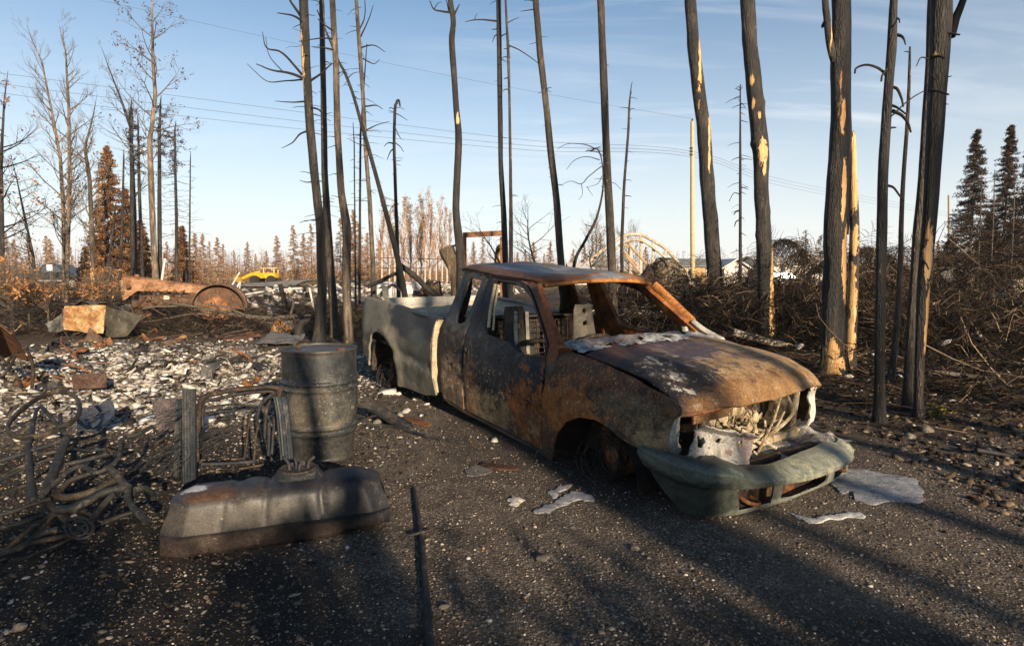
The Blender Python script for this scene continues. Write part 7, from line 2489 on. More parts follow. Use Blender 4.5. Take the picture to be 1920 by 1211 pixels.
mb.ring((-.70, 0, 1.13), .19, .014, (-.6, 0, .8), 30, 8)
tp(mb, 'steering_wheel', M_trim)
mb = MB()
mb.lathe([(0, .05), (.2, .04), (.23, .09), (.215, .10), (.19, .055), (0, .065)], (-1.2, 0, .86), n=20)
mb.tube([(-1.0, 0, .7), (-1.15, 0, .78), (-1.2, 0, .9)], .025, 6, 3)
tp(mb, 'seat', M_trim)
mb = MB()
mb.tube([(-1.05, -.72, .34), (-1.05, .72, .34)], .09, 12, 1)
tp(mb, 'axle', M_trim)

# person by the trees behind the tractor (dark clothing, seen small): a shape in the photo reads as a post, built as one
tree('charred_post', 'short dark post standing behind the tractor hood', 'post', [(347, 507, 6), (347, 520, 9), (347, 545, 9)], 30, M_bark_blk, ext=0, sides=10, flare=0)

# parked grey pickup on the road, nose to the right
pk = empty('parked_pickup', (D(112, 543, 46.7).x, 46.7, .12), 'grey four-door pickup parked on the road behind the trees at far left', 'pickup truck')
M_car = plain('grey_car_paint', (.05, .053, .054), .08, 3, .28, 0, .5)
M_trimw = plain('silver_trim', (.40, .40, .38), .08, 6, .4, 0, .2)
M_glass, ntg, bg_ = new_mat('car_glass')
bg_.inputs['Base Color'].default_value = (.05, .06, .07, 1)
bg_.inputs['Roughness'].default_value = .08
bg_.inputs['Specular IOR Level'].default_value = .8
M_tyre = plain('tyre_rubber', (.02, .02, .02), .2, 20, .8, .1)
PZo = .40
side = [(-2.75, .55), (-2.76, 1.10), (-2.70, 1.14), (-.95, 1.14), (-.88, 1.20), (1.30, 1.13), (2.35, 1.02), (2.62, .92), (2.68, .60), (2.6, .45), (2.22, .42)]
wells = []
def well(xc): return [(xc + .46 * math.cos(a_), .40 + .46 * math.sin(a_)) for a_ in np.linspace(0, math.pi, 13)]
outl = [(-2.75, .50), (-2.76, 1.10), (-2.70, 1.14), (-.95, 1.14), (-.88, 1.20), (1.30, 1.14), (2.30, 1.04), (2.60, .94), (2.68, .62), (2.6, .44)] + well(1.75) + [(1.2, .40), (-1.2, .40)] + well(-1.75) + [(-2.3, .45)]
def bodymap(sg):
    return lambda x, z: (x, sg * (.97 - .10 * max(0, (x - 2.1) / .6) ** 2 - .06 * ((z - .8) / .4) ** 2), z)
bm_ = MB()
V, F = panel(outl, [], bodymap(-1), .10, .03)
bm_.add(V, F)
V, F = mirror(V, F)
bm_.add(V, F)
V, F = panel([(.98, -.9), (2.66, -.78), (2.66, .78), (.98, .9)], [], lambda x, y: (x, y, float(np.interp(x, [.9, 1.3, 2.3, 2.6, 2.68], [1.17, 1.15, 1.05, .94, .64])) + .03 * (1 - (y / .9) ** 2)), .12, .02)
bm_.add(V, F)
bm_.box((-2.74, 0, .83), (.04, 1.86, .62), bev=.01)
bm_.box((-.93, 0, .85), (.04, 1.84, .6), bev=.01)
bm_.box((-1.85, 0, .72), (1.8, 1.8, .04), bev=.01)
bm_.box((.0, 0, .50), (5.0, 1.5, .12), bev=.02)
bm_.box((2.64, 0, .70), (.06, 1.6, .42), bev=.02)
body = bm_.build('body', M_car, pk, True, 35, True)
# greenhouse
gl = [(-.90, 1.19), (-.72, 1.80), (-.5, 1.86), (.35, 1.86), (.55, 1.82), (1.32, 1.16)]
def cabm(sg): return lambda x, z: (x, sg * (.93 - .20 * (z - 1.17) / .7), z)
w1 = [(-.78, 1.24), (-.64, 1.74), (-.48, 1.78), (-.08, 1.78), (-.08, 1.24)]
w2 = [(.02, 1.24), (.02, 1.78), (.34, 1.78), (.5, 1.74), (1.05, 1.24)]
mb = MB()
for sg in (-1, 1):
    V, F = panel(gl, [w1, w2], cabm(-1), .09, .03)
    if sg > 0: V, F = mirror(V, F)
    mb.add(V, F)
V, F = panel([(-.72, -.74), (.55, -.74), (.55, .74), (-.72, .74)], [], lambda x, y: (x, y, 1.83 + .045 * (1 - (y / .75) ** 2) - .05 * (abs(x + .08) / .65) ** 4), .1, .03)
mb.add(V, F)
mb.build('cabin', M_car, pk, True, 35, True)
for sg in (-1, 1):
    for w_ in (w1, w2):
        V, F = panel(w_, [], lambda x, z: (x, -(.915 - .20 * (z - 1.17) / .7), z), .1, .008)
        if sg > 0: V, F = mirror(V, F)
        link('side_window', mesh_from('swin', V, F), M_glass, pk, True)
mb = MB()
V, F = panel([(-.72, 0), (.72, 0), (.86, 1), (-.86, 1)][::-1], [], lambda y, t_: (.55 + .75 * t_, y, 1.81 - .63 * t_), .15, .008)
mb.add(V, F)
mb.build('windscreen', M_glass, pk, True, 35, True)
mb = MB()
V, F = panel([(-.68, 0), (.68, 0), (.84, 1), (-.84, 1)], [], lambda y, t_: (-.73 - .16 * t_, y, 1.78 - .56 * t_), .15, .008)
mb.add(V, F)
mb.build('rear_window', M_glass, pk, True, 35, True)
for sg in (-1, 1):
    mb = MB()
    mb.box((-1.85, sg * .985, .62), (1.4, .03, .09), bev=.008)
    mb.box((.0, sg * .985, .60), (2.3, .03, .10), bev=.008)
    mb.build('lower_trim', M_trimw, pk, True, 35, True)
    for xc in (1.75, -1.75):
        mb = MB()
        mb.lathe([(.0, -.12), (.36, -.12), (.39, -.08), (.39, .08), (.36, .12), (.24, .11), (.0, .10)], (xc, sg * .83, .39), (0, sg, 0), 32)
        wh = mb.build('wheel', M_tyre, pk, True, 35, True)
        mb = MB()
        mb.lathe([(.235, .11), (.25, .125), (.22, .12), (.20, .08), (.0, .08)], (xc, sg * .83, .39), (0, sg, 0), 28)
        for q in range(5):
            a_ = q * 2 * math.pi / 5
            mb.box((xc + .11 * math.cos(a_), sg * .935, .39 + .11 * math.sin(a_)), (.2, .03, .07), Matrix.Rotation(-a_, 3, 'Y'), .01)
        mb.build('rim', M_trimw, wh, True, 35, True)
    mb = MB()
    mb.box((2.55, sg * .72, .88), (.14, .3, .16), bev=.03)
    mb.build('headlamp', M_glass, pk, True, 35, True)
    mb = MB()
    mb.box((-2.75, sg * .86, .95), (.05, .14, .3), bev=.02)
    mb.build('tail_lamp', plain('red_lamp', (.3, .02, .015), .1, 5, .3, 0), pk, True, 35, True)
    mb = MB()
    mb.box((1.0, sg * 1.05, 1.26), (.1, .16, .14), bev=.03)
    mb.build('mirror', M_car, pk, True, 35, True)
mb = MB()
mb.box((2.72, 0, .55), (.12, 1.8, .2), bev=.04)
mb.build('bumper', M_trimw, pk, True, 35, True)
sg_ = empty('road_sign', (D(96, 540, 44).x, 44, 0), 'small white sign on a post behind the parked pickup', 'sign')
mb = MB()
mb.box((0, -.03, 1.72), (.42, .015, .45), bev=.004)
mb.build('panel', plain('white_sign', (.7, .7, .68), .05, 4, .6, 0), sg_, True, 30, True)
mb = MB()
mb.tube([(0, 0, 0), (0, 0, 1.9)], .03, 8)
mb.build('post', M_twig_gr, sg_, True, 30, True)

# yellow earth mover among the rubble banks
ym = empty('yellow_loader', (D(492, 515, 58).x, 58, .3), 'yellow construction machine with a canopy, half hidden behind the rubble', 'loader')
M_yel = plain('yellow_paint', (.52, .31, .02), .4, 3, .45, .05)
mb = MB()
mb.box((.7, 0, .72), (1.5, 1.2, .55), bev=.1)
mb.box((-.3, 0, .80), (.9, .9, .42), bev=.08)
mb.tube([(-.2, 0, 1.0), (-.9, 0, .86), (-1.6, 0, .62), (-1.95, 0, .42)], [.2, .2, .16, .12], 8, 4)
ymb = mb.build('body', M_yel, ym, True, 35, True)
mb = MB()
for sx in (.35, 1.35):
    for sy in (-.5, .5):
        mb.tube([(sx, sy, .95), (sx, sy, 1.42)], .05, 8)
mb.box((.85, 0, 1.44), (1.5, 1.25, .07), bev=.02)
mb.build('canopy', plain('canopy_cream', (.62, .48, .2), .1, 3, .5, 0), ym, True, 35, True)
for sx in (-.5, 1.1):
    for sy in (-.65, .65):
        mb = MB()
        mb.lathe([(0, -.15), (.4, -.15), (.45, -.1), (.45, .1), (.4, .15), (.2, .12), (0, .12)], (sx, sy, .28), (0, 1 if sy > 0 else -1, 0), 24)
        mb.build('wheel', M_tyre, ym, True, 35, True)
mb = MB()
V, F = panel([(-.8, 0), (.8, 0), (.8, .7), (-.8, .7)], [], lambda u, v: (-2.1 - .35 * math.sin(v * 4), u, .1 + v), .1, .03)
mb.add(V, F)
mb.build('bucket', M_yel, ym, True, 35, True)

# slanted pale bars and rubble behind the tractor
for (pts, Y, lb) in (([(432, 540), (449, 511)], 26, 'steep pale bar leaning in the rubble behind the tractor'), ([(440, 548), (449, 530)], 25, 'short pale bar in the rubble behind the tractor'), ([(448, 551), (450, 528)], 25.5, 'upright white stub in the rubble behind the tractor'), ([(455, 553), (500, 546), (566, 540)], 24, 'thin pale pipe lying along the rubble'), ([(580, 540), (590, 588)], 22, 'slim white stake left of the drum trunk cluster')):
    mb = MB()
    mb.tube([D(x, y, Y) for x, y in pts], .035, 8, 3)
    tag(mb.build('pale_bar', plain('pale_bar_paint', (.55, .53, .49), .1, 8, .6, .1, world=True)), lb, 'bar', 'pale bars in the rubble')
# rubble lumps
icv, icf = ico(2)
n = 2600
xx = np.where(nrs.rand(n) < .6, -10 + nrs.randn(n) * 3.4, -5.5 + nrs.randn(n) * 3)
yy = np.where(xx < -7.5, 33 + nrs.randn(n) * 3.5, 40 + nrs.randn(n) * 3)
r0 = .05 + .22 * nrs.rand(n) ** 3
V, F = scatter(icoV, icoF, np.stack([xx, yy, gh(xx, yy) + r0 * .3], -1), np.stack([r0 * 1.6, r0, r0 * .5], -1), .35, 1.4)
tag(link('rubble', mesh_np('rubble', V, F), m_ash), 'pale rubble and ash heaped in banks behind the tractor', 'rubble', kind='stuff')
# ---------------------------------------------------------------- behind the pickup
# fence panel of thin truss rods
fn = empty('wire_truss_fence', (D(760, 560, 21).x, 21, 0), 'thin rusty truss of rods stretched behind the truck bed', 'fence')
mb = MB()
Yf = 21
for (a, b2) in (((600, 481), (828, 486)), ((640, 502), (800, 503)), ((690, 532), (780, 533))):
    mb.tube([D(a[0], a[1], Yf), D(b2[0], b2[1], Yf)], .014, 5)
zz = [(640, 481), (665, 500), (690, 484), (708, 480), (732, 500), (750, 481), (772, 498), (790, 484), (812, 500), (828, 486)]
for i in range(len(zz) - 1):
    mb.tube([D(zz[i][0], zz[i][1], Yf), D(zz[i + 1][0], zz[i + 1][1], Yf)], .013, 5)
for x in (684, 728, 736, 780, 820):
    mb.tube([D(x, 482, Yf), D(x, 556, Yf)], .014, 5)
mb.build('rods', M_rst, fn)
# white tank trailer behind
tk2 = empty('white_tank', (D(745, 540, 24).x, 24, 0), 'low white tank standing beyond the truss fence behind the truck bed', 'tank')
mb = MB()
p0, p1 = D(706, 546, 24), D(812, 546, 24)
mb.lathe([(0, 0), (.30, .02), (.42, .12), (.44, .3), (.44, 2.0), (.42, 2.2), (.3, 2.3), (0, 2.32)], (p0.x, 24, .62), (1, 0, 0), 30)
mb.build('shell', plain('white_tank_paint', (.62, .60, .55), .12, 3, .5, .1, world=True), tk2)
for q in (.5, 1.8):
    mb = MB()
    mb.box((p0.x + q, 24, .14), (.12, .7, .3), bev=.02)
    mb.build('cradle', M_rst, tk2)
# root plate, torn stump and boulder pile behind the bed
def lumpy(name, c, r, mat, label, cat, amp=.35, f=1.6, group=None, seed=0.0):
    V = []
    for v in ivV:
        q = Vector(v)
        k = 1 + amp * noise.noise(q * f + Vector((seed, 0, 0))) + amp * .5 * noise.noise(q * f * 3 + Vector((seed, 2, 0)))
        V.append((c[0] + q.x * r[0] * k, c[1] + q.y * r[1] * k, c[2] + q.z * r[2] * k))
    if name == 'soil_mound': V = [(c[0] + (v[0] - c[0]) * min(1, max(.08, 1 - (v[2] - c[2]) / .75)), v[1], v[2] + .25 * max(0, v[2] - c[2])) for v in V]
    return tag(link(name, mesh_from(name, V, [tuple(f_) for f_ in ivF]), mat), label, cat, group)


M_root = burnt('root_soil', [(0, (.02, .014, .01)), (.4, (.08, .05, .03)), (.7, (.2, .135, .08)), (1, (.34, .25, .16))], 2.2, world=True, bumpk=1.0)
Yr = 15.8
p = D(806, 528, Yr)
rt = empty('root_plate', (p.x, Yr, 0), 'upturned root plate caked with soil behind the truck bed', 'root plate')
V = []
for v in ivV:
    q = Vector(v)
    k = 1 + .5 * noise.noise(q * 1.8) + .35 * noise.noise(q * 5)
    V.append((p.x + q.x * .42 * k, Yr + q.y * .3 * k, .55 + q.z * .62 * k))
link('soil', mesh_from('soil', V, [tuple(f_) for f_ in ivF]), M_root, rt)
PL, RL = [], []
for i in range(60):
    a_ = rnd.uniform(0, 6.28)
    c = np.array([p.x, Yr - .1, .65])
    d = np.array([math.cos(a_), rnd.uniform(-.5, .2), math.sin(a_)])
    L = rnd.uniform(.4, .85)
    PL.append([c + d * L * t_ + np.array([rnd.uniform(-.06, .06) for _ in range(3)]) for t_ in (0, .25, .5, .75, 1)])
    r = rnd.uniform(.008, .03)
    RL.append([r, r * .8, r * .6, r * .4, r * .2])
V, F = tubes_np(np.array(PL), np.array(RL), 5)
o = link('roots', mesh_np('roots', V, F, True), M_twig, rt)
o['kind'] = 'stuff'
tree('torn_stump', 'pale torn tree stump leaning at the rear corner of the cab', 'stump', [(836, 464, 26), (842, 480, 30), (848, 498, 24), (851, 520, 15), (852, 560, 12)], 15.0, bark('torn_wood', ((.05, .037, .023), (.15, .11, .065), (.22, .17, .11)), fleck=.3), ext=0, sides=18, flare=.2, rough=.6,
     limbs=[([(842, 466), (858, 458), (870, 452)], 15, 5, 2)])
for (pts, Y, w, lb, mt) in (([(751, 498), (775, 515), (800, 540), (820, 556)], 15.0, 11, 'dark log slanting down behind the truck bed', M_bark), ([(745, 512), (720, 524), (704, 532), (690, 538)], 15.3, 7, 'thin black log lying flat left of the leaning trunk', M_bark_blk)):
    o = empty('fallen_log', D(pts[-1][0], pts[-1][1], Y), lb, 'log', group='fallen logs')
    mb = MB()
    mb.tube([D(x, y, Y) for x, y in pts], w * .5 * Y / FP, 12, 5)
    mb.jitter(.02, 4)
    mb.build('trunk', mt, o)
# rusty goal-like frame
gf = empty('steel_portal', (D(905, 520, 19).x, 19, 0), 'square rusty steel frame standing behind the cab roof', 'frame')
mb = MB()
a, b2 = D(868, 441, 19), D(944, 437, 19)
mb.box((a + b2) / 2, ((b2 - a).length, .14, .16), Matrix.Rotation(-.05, 3, 'Y'), .01)
mb.build('beam', M_rst, gf)
for x in (871, 941):
    mb = MB()
    p = D(x, 444, 19)
    mb.box((p.x, 19, p.z / 2), (.12, .12, p.z), bev=.01)
    mb.build('leg', burnt('rust_post', [(0, (.12, .045, .02)), (1, (.3, .13, .05))], 4, world=True), gf)
mb = MB()
Vp = []
p = D(938, 488, 20)
mb.ring(p, .35, .09, (.9, .3, .1), 30, 8, ry=.55)
tag(mb.build('curved_rusty_hoop', M_pan), 'tan curved sheet hoop behind the close pair of trunks', 'hoop')

# burnt hoop building: curved ladder truss with uprights
ht = empty('hoop_truss', (D(1230, 530, 24).x, 24, 0), 'curved pale ladder truss of a collapsed hoop building right of the cab', 'truss')
Yh = 24
outer = [(1100, 495), (1118, 478), (1140, 462), (1168, 443), (1200, 440), (1225, 452), (1250, 468), (1275, 498), (1296, 528), (1304, 545)]
inner = [(1118, 508), (1135, 486), (1152, 470), (1172, 453), (1200, 451), (1222, 463), (1243, 480), (1264, 508), (1282, 535), (1290, 550)]
M_truss = burnt('truss_paint', [(0, (.22, .17, .11)), (.4, (.42, .36, .27)), (1, (.6, .55, .46))], 3, world=True)
mb = MB()
mb.tube([D(x, y, Yh) for x, y in outer], .07, 8, 5)
mb.build('outer_chord', M_truss, ht)
mb = MB()
mb.tube([D(x, y, Yh - .15) for x, y in inner], .05, 8, 5)
mb.build('inner_chord', M_truss, ht)
for i in range(0, 10):
    mb = MB()
    mb.tube([D(outer[i][0], outer[i][1], Yh), D(inner[i][0], inner[i][1], Yh - .15)], .04, 6)
    mb.build('rung', M_truss, ht)
for (x, y0) in ((1183, 450), (1202, 445), (1225, 458), (1247, 472), (1262, 490), (1273, 505)):
    mb = MB()
    mb.box(((D(x, y0, Yh).x), Yh - .05, D(x, y0, Yh).z / 2 + .3), (.12, .07, max(.4, D(x, y0, Yh).z - .6)), bev=.01)
    mb.build('upright', M_truss, ht)
for (a, b2) in (((1178, 458), (1212, 495)), ((1168, 470), (1195, 498)), ((1160, 460), (1182, 462)), ((1172, 478), (1200, 512))):
    mb = MB()
    mb.tube([D(a[0], a[1], 22.5), D(b2[0], b2[1], 22.5)], .05, 6)
    mb.build('brace', burnt('brace_wood', [(0, (.3, .2, .1)), (1, (.45, .33, .2))], 5, world=True), ht)
mb = MB()
mb.tube([D(x, y, 20) for x, y in ((1274, 505), (1284, 522), (1300, 538), (1318, 552))], .11, 8, 5, squash=.5)
tag(mb.build('fallen_rib', M_truss), 'broad pale curved rib lying at the right foot of the hoop truss', 'rib')
# upturned root balls right of the roof
rb = lumpy('root_ball', D(1248, 528, 16.5), (.52, .5, .62), burnt('root_ball_soil', [(0, (.03, .02, .014)), (.4, (.12, .09, .06)), (.7, (.3, .24, .17)), (1, (.42, .36, .27))], 3, world=True, bumpk=1.2), 'round root ball netted with black rootlets right of the cab roof', 'root ball', .25, 1.8)
PL, RL = [], []
c0 = D(1248, 528, 16.5)
for i in range(150):
    u = nrs.randn(3)
    u /= np.linalg.norm(u)
    w_ = np.cross(u, nrs.randn(3))
    w_ /= np.linalg.norm(w_)
    PL.append([np.array(c0) + (u * math.cos(t_) + w_ * math.sin(t_)) * np.array([.56, .54, .66]) * (1 + .05 * nrs.randn()) for t_ in np.linspace(0, 1.1, 6)])
    r = rnd.uniform(.006, .016)
    RL.append([r, r, r * .9, r * .8, r * .6, r * .4])
V, F = tubes_np(np.array(PL), np.array(RL), 4)
o = link('rootlets', mesh_np('rootlets', V, F, True), M_twig, rb)
o['kind'] = 'stuff'
lumpy('soil_mound', D(1214, 548, 15.8), (.5, .4, .55), plain('dark_mound', (.035, .025, .018), .5, 4, .95, .8, world=True), 'pointed dark brown soil mound left of the round root ball', 'mound', .35, 1.5)
quad_sheet('bent_roof_sheet', [D(1105, 500, 21), D(1124, 477, 21.5), D(1150, 490, 22), D(1140, 505, 21)], M_gsheet, 'grey bent roofing sheet at the left foot of the hoop truss', 'sheet', .1, .02)

# houses on the right horizon
def house(name, label, px0, px1, Y, wallz, ridge, wallm, roofm, depth=7.0, win=(), cat='house', axis_x=True, zb=0.0, gable=False):
    x0, x1 = D(px0, HOR, Y).x, D(px1, HOR, Y).x
    o = empty(name, ((x0 + x1) / 2, Y + depth / 2, 0), label, cat)
    mb = MB()
    V = [(x0, Y, zb - .2), (x1, Y, zb - .2), (x1, Y + depth, zb - .2), (x0, Y + depth, zb - .2), (x0, Y, wallz), (x1, Y, wallz), (x1, Y + depth, wallz), (x0, Y + depth, wallz)]
    F = [(0, 1, 5, 4), (1, 2, 6, 5), (2, 3, 7, 6), (3, 0, 4, 7)]
    if gable:
        V += [((x0 + x1) / 2, Y, ridge - .1), ((x0 + x1) / 2, Y + depth, ridge - .1)]
        F += [(4, 5, 8), (7, 9, 6)]
    else:
        V += [(x0, Y + depth / 2, ridge - .1), (x1, Y + depth / 2, ridge - .1)]
        F += [(4, 8, 7), (5, 6, 9)]
    mb.add(V, F)
    mb.build('wall', wallm, o, False)
    e = .35
    mb = MB()
    if gable:
        xm = (x0 + x1) / 2
        for (xa, xb) in ((x0 - e, xm), (x1 + e, xm)):
            zl = wallz - .1
            V = [(xa, Y - e, zl), (xb, Y - e, ridge), (xb, Y + depth + e, ridge), (xa, Y + depth + e, zl)]
            V += [(v[0], v[1], v[2] + .12) for v in V]
            mb.add(V, [(0, 1, 2, 3), (7, 6, 5, 4), (0, 4, 5, 1), (1, 5, 6, 2), (2, 6, 7, 3), (3, 7, 4, 0)])
    else:
        ym_ = Y + depth / 2
        for ya in (Y - e, Y + depth + e):
            V = [(x0 - e, ya, wallz - .1), (x1 + e, ya, wallz - .1), (x1 + e, ym_, ridge), (x0 - e, ym_, ridge)]
            V += [(v[0], v[1], v[2] + .12) for v in V]
            mb.add(V, [(0, 1, 2, 3), (7, 6, 5, 4), (0, 4, 5, 1), (1, 5, 6, 2), (2, 6, 7, 3), (3, 7, 4, 0)])
    mb.build('roof', roofm, o, False)
    for (pa, pb, za, zb2) in win:
        xa, xb = D(pa, HOR, Y).x, D(pb, HOR, Y).x
        mb = MB()
        mb.box(((xa + xb) / 2, Y - .01, (za + zb2) / 2), (xb - xa + .16, .08, zb2 - za + .16), bev=.01)
        w_ = mb.build('window', plain('frame_white', (.7, .7, .68), .05, 4, .6, 0, world=True), o, True)
        mb = MB()
        mb.box(((xa + xb) / 2, Y - .045, (za + zb2) / 2), (xb - xa, .05, zb2 - za), bev=.005)
        mb.build('pane', M_glass, w_, True)
    return o


M_white = plain('white_siding', (.72, .68, .60), .06, 3, .7, .1, world=True)
M_tanw = plain('tan_siding', (.45, .28, .13), .12, 2, .8, .1, world=True)
M_roofg = plain('grey_roof', (.16, .17, .165), .15, 4, .85, .2, world=True)
M_roofp = plain('pale_roof', (.5, .47, .44), .1, 4, .8, .1, world=True)
house('tan_building', 'low tan building with a flat grey-green roof right of the wooden pole', 1268, 1350, 62, 2.0, 2.7, M_tanw, M_roofg, 6, [(1290, 1300, 1.0, 1.7), (1325, 1338, 1.0, 1.7)])
house('white_house', 'long white bungalow with a pale roof behind the right-hand trunks', 1432, 1560, 58, 2.2, 2.9, M_white, M_roofp, 7, [(1464, 1472, 1.2, 1.9), (1515, 1522, 1.1, 1.8)])
house('white_shed', 'small white peaked shed roof between the two thick leaning trunks', 1358, 1402, 54, 1.7, 2.5, M_white, M_white, 4, (), 'shed', gable=True)
house('white_shed', 'pale low shed seen just over the cab roof', 1072, 1112, 60, 1.6, 2.2, M_white, M_roofp, 4, (), 'shed')
# small vehicles and clutter beyond
sv = empty('silver_car', (D(1466, 515, 50).x, 50, 0), 'silver car parked in front of the white bungalow', 'car')
mb = MB()
def carbody(x0):
    out = [(-1.9, .35), (-1.95, .75), (-1.5, .86), (-1.1, 1.32), (.35, 1.36), (1.0, .92), (1.8, .78), (1.9, .4)]
    for sg in (-1, 1):
        V, F = panel(out, [], lambda x, z: (x0 + x, 50 - (.78 - .12 * max(0, z - .85)), z), .15, .02)
        if sg > 0: V = [(v[0], 100 - v[1], v[2]) for v in V]; F = [tuple(reversed(f)) for f in F]
        mb.add(V, F)
    n_ = len(out)
    V, F = [], []
    for (x, z) in out:
        w_ = .78 - .12 * max(0, z - .85)
        V += [(x0 + x, 50 - w_, z), (x0 + x, 50 + w_, z)]
    for i in range(n_ - 1):
        F.append((i * 2, i * 2 + 1, i * 2 + 3, i * 2 + 2))
    mb.add(V, F)
carbody(sv.location.x)
mb.build('body', plain('silver_paint', (.35, .37, .38), .05, 2, .3, 0, .4, world=True), sv)
mb = MB()
V = [(sv.location.x + .38, 49.3, 1.33), (sv.location.x + .38, 50.7, 1.33), (sv.location.x + 1.0, 50.76, .95), (sv.location.x + 1.0, 49.24, .95)]
mb.add(V, [(0, 1, 2, 3)])
V = [(sv.location.x - .95, 49.28, 1.25), (sv.location.x + .3, 49.28, 1.28), (sv.location.x + .75, 49.23, .95), (sv.location.x - 1.25, 49.23, .92)]
mb.add([(a_[0], a_[1] - .03, a_[2]) for a_ in V], [(0, 1, 2, 3)])
mb.build('windows', M_glass, sv, False)
for sx in (-1.2, 1.2):
    for sy in (-.7, .7):
        mb = MB()
        mb.lathe([(0, -.1), (.30, -.1), (.32, 0), (.30, .1), (0, .1)], (sv.location.x + sx, 50 + sy, .32), (0, 1, 0), 20)
        mb.build('wheel', M_tyre, sv)
tub = empty('white_tub', (D(1907, 548, 17).x, 17, 0), 'cream plastic tub with drooping sides at the right edge', 'tub')
mb = MB()
pp = D(1912, 534, 17)
V, F = [], []
for i in range(33):
    a_ = 2 * math.pi * i / 32
    for (r_, z_) in ((.30, -.22), (.33, -.05), (.36, .17), (.34, .17), (.30, -.1)):
        k = 1 + .12 * noise.noise(Vector((math.cos(a_) * 2, math.sin(a_) * 2, z_ * 3)))
        V.append((pp.x + r_ * k * math.cos(a_) * 1.1, 17 + r_ * k * math.sin(a_) * .8, pp.z + z_ + .04 * math.sin(a_ * 3)))
for i in range(32):
    for k in range(4):
        F.append((i * 5 + k, (i + 1) * 5 + k, (i + 1) * 5 + k + 1, i * 5 + k + 1))
mb.add(V, F)
mb.build('shell', plain('cream_plastic', (.6, .52, .38), .15, 4, .6, .1, world=True), tub)
quad_sheet('grey_panel', [D(1762, 512, 18), D(1785, 505, 18), D(1790, 526, 18), D(1772, 530, 18)], M_gsheet, 'grey square panel leaning in the brush right of the last pair of trunks', 'panel', .02, .03)
quad_sheet('blue_scrap', [D(1853, 552, 15), D(1888, 546, 15.3), D(1892, 556, 15), D(1856, 560, 14.8)], plain('blue_grey_sheet', (.2, .25, .33), .2, 4, .6, .1, world=True), 'blue-grey sheet lying on the brush left of the cream tub', 'sheet', .03, .02)
quad_sheet('orange_scrap', [D(1612, 545, 13.4), D(1640, 548, 13.4), D(1638, 580, 13.2), D(1612, 578, 13.2)], M_pan, 'rusty cream sheet standing between the pale stripped trunk and the lone slim trunk', 'sheet', .05, .02)

# utility poles and lines
up = empty('utility_pole', (D(1298, 520, 38).x, 38, 0), 'straight yellowish wooden utility pole in the open middle distance', 'utility pole')
mb = MB()
mb.tube([D(1299, 522, 38), D(1298, 380, 38), D(1298, 228, 38)], [.15, .13, .11], 14, 3)
mb.build('shaft', plain('new_pole_wood', (.47, .36, .19), .15, 5, .8, .2, world=True), up)
mb = MB()
mb.tube([D(1298, 229, 38), D(1298, 223, 38)], .05, 10)
for y in (278, 284, 290):
    mb.box(D(1296, y, 37.8), (.2, .12, .1), bev=.02)
mb.build('insulators', M_tubeb, up)
up2 = empty('utility_pole', (D(1780, 520, 80).x, 80, 0), 'distant pale utility pole beside the right-edge spruces', 'utility pole')
mb = MB()
mb.tube([D(1780, 515, 80), D(1779, 366, 80)], [.17, .13], 10, 2)
mb.build('shaft', plain('grey_pole_wood', (.33, .28, .21), .15, 5, .8, .2, world=True), up2)
M_wire = plain('power_line', (.06, .06, .065), .1, 3, .6, 0, world=True)


def wire(pts, label, r=.010):
    mb = MB()
    mb.tube([D(*p) for p in pts], r, 5, 8)
    tag(mb.build('power_line', M_wire), label, 'power line', 'power lines')


wire([(-60, 130, 34), (200, 163, 35), (600, 215, 36), (1000, 264, 37.4), (1296, 284, 38), (1480, 340, 55), (1780, 399, 80)], 'uppermost of the three parallel power lines crossing to the wooden pole')
wire([(-60, 150, 34), (200, 183, 35), (600, 232, 36), (1000, 274, 37.4), (1296, 289, 38), (1480, 346, 55), (1780, 403, 80)], 'middle of the three parallel power lines crossing to the wooden pole')
wire([(-60, 166, 34), (200, 201, 35), (600, 246, 36), (1000, 282, 37.4), (1296, 294, 38), (1480, 352, 55), (1780, 407, 80)], 'lowest of the three parallel power lines crossing to the wooden pole')
wire([(170, -3, 33), (480, 66, 34.5), (800, 134, 36), (1100, 190, 37.3), (1298, 223, 38)], 'lone high power line slanting from the top left to the tip of the wooden pole', .007)

# ---------------------------------------------------------------- brush on the right
def brush(name, n_, cx, cy, sx, sy, zmax, lab_, mat, r=(.003, .010), L=(.4, 1.6), flat=.35, keepf=None, zf=None):
    x = cx + nrs.randn(n_) * sx
    y = cy + nrs.randn(n_) * sy
    if keepf is not None:
        k = keepf(x, y)
        x, y = x[k], y[k]
    n2 = len(x)
    z = gh(x, y) + zmax * nrs.rand(n2) ** 1.4 * (zf(x, y) if zf else 1)
    an = nrs.rand(n2) * 6.28
    el = (nrs.rand(n2) - .5) * 2 * flat + .1
    d = np.stack([np.cos(an) * np.cos(el), np.sin(an) * np.cos(el), np.sin(el)], -1)
    ln = L[0] + (L[1] - L[0]) * nrs.rand(n2) ** 2
    c = np.stack([x, y, z], -1)
    cv = nrs.randn(n2, 3) * .22
    K = 5
    P = np.zeros((n2, K, 3))
    for k in range(K):
        t_ = k / (K - 1)
        P[:, k] = c + d * (ln * (t_ - .3))[:, None] + cv * (ln * (t_ - .4) ** 2)[:, None] + nrs.randn(n2, 3) * .012
    zz_ = gh(P[:, :, 0].ravel(), P[:, :, 1].ravel()).reshape(n2, K)
    P[:, :, 2] = np.maximum(P[:, :, 2], zz_ + .005)
    rr = r[0] + (r[1] - r[0]) * nrs.rand(n2) ** 2.5
    R = rr[:, None] * np.array([1, .95, .8, .65, .35])[None]
    V, F = tubes_np(P, R, 3)
    return tag(link(name, mesh_np(name, V, F), mat), lab_, 'brush', kind='stuff')


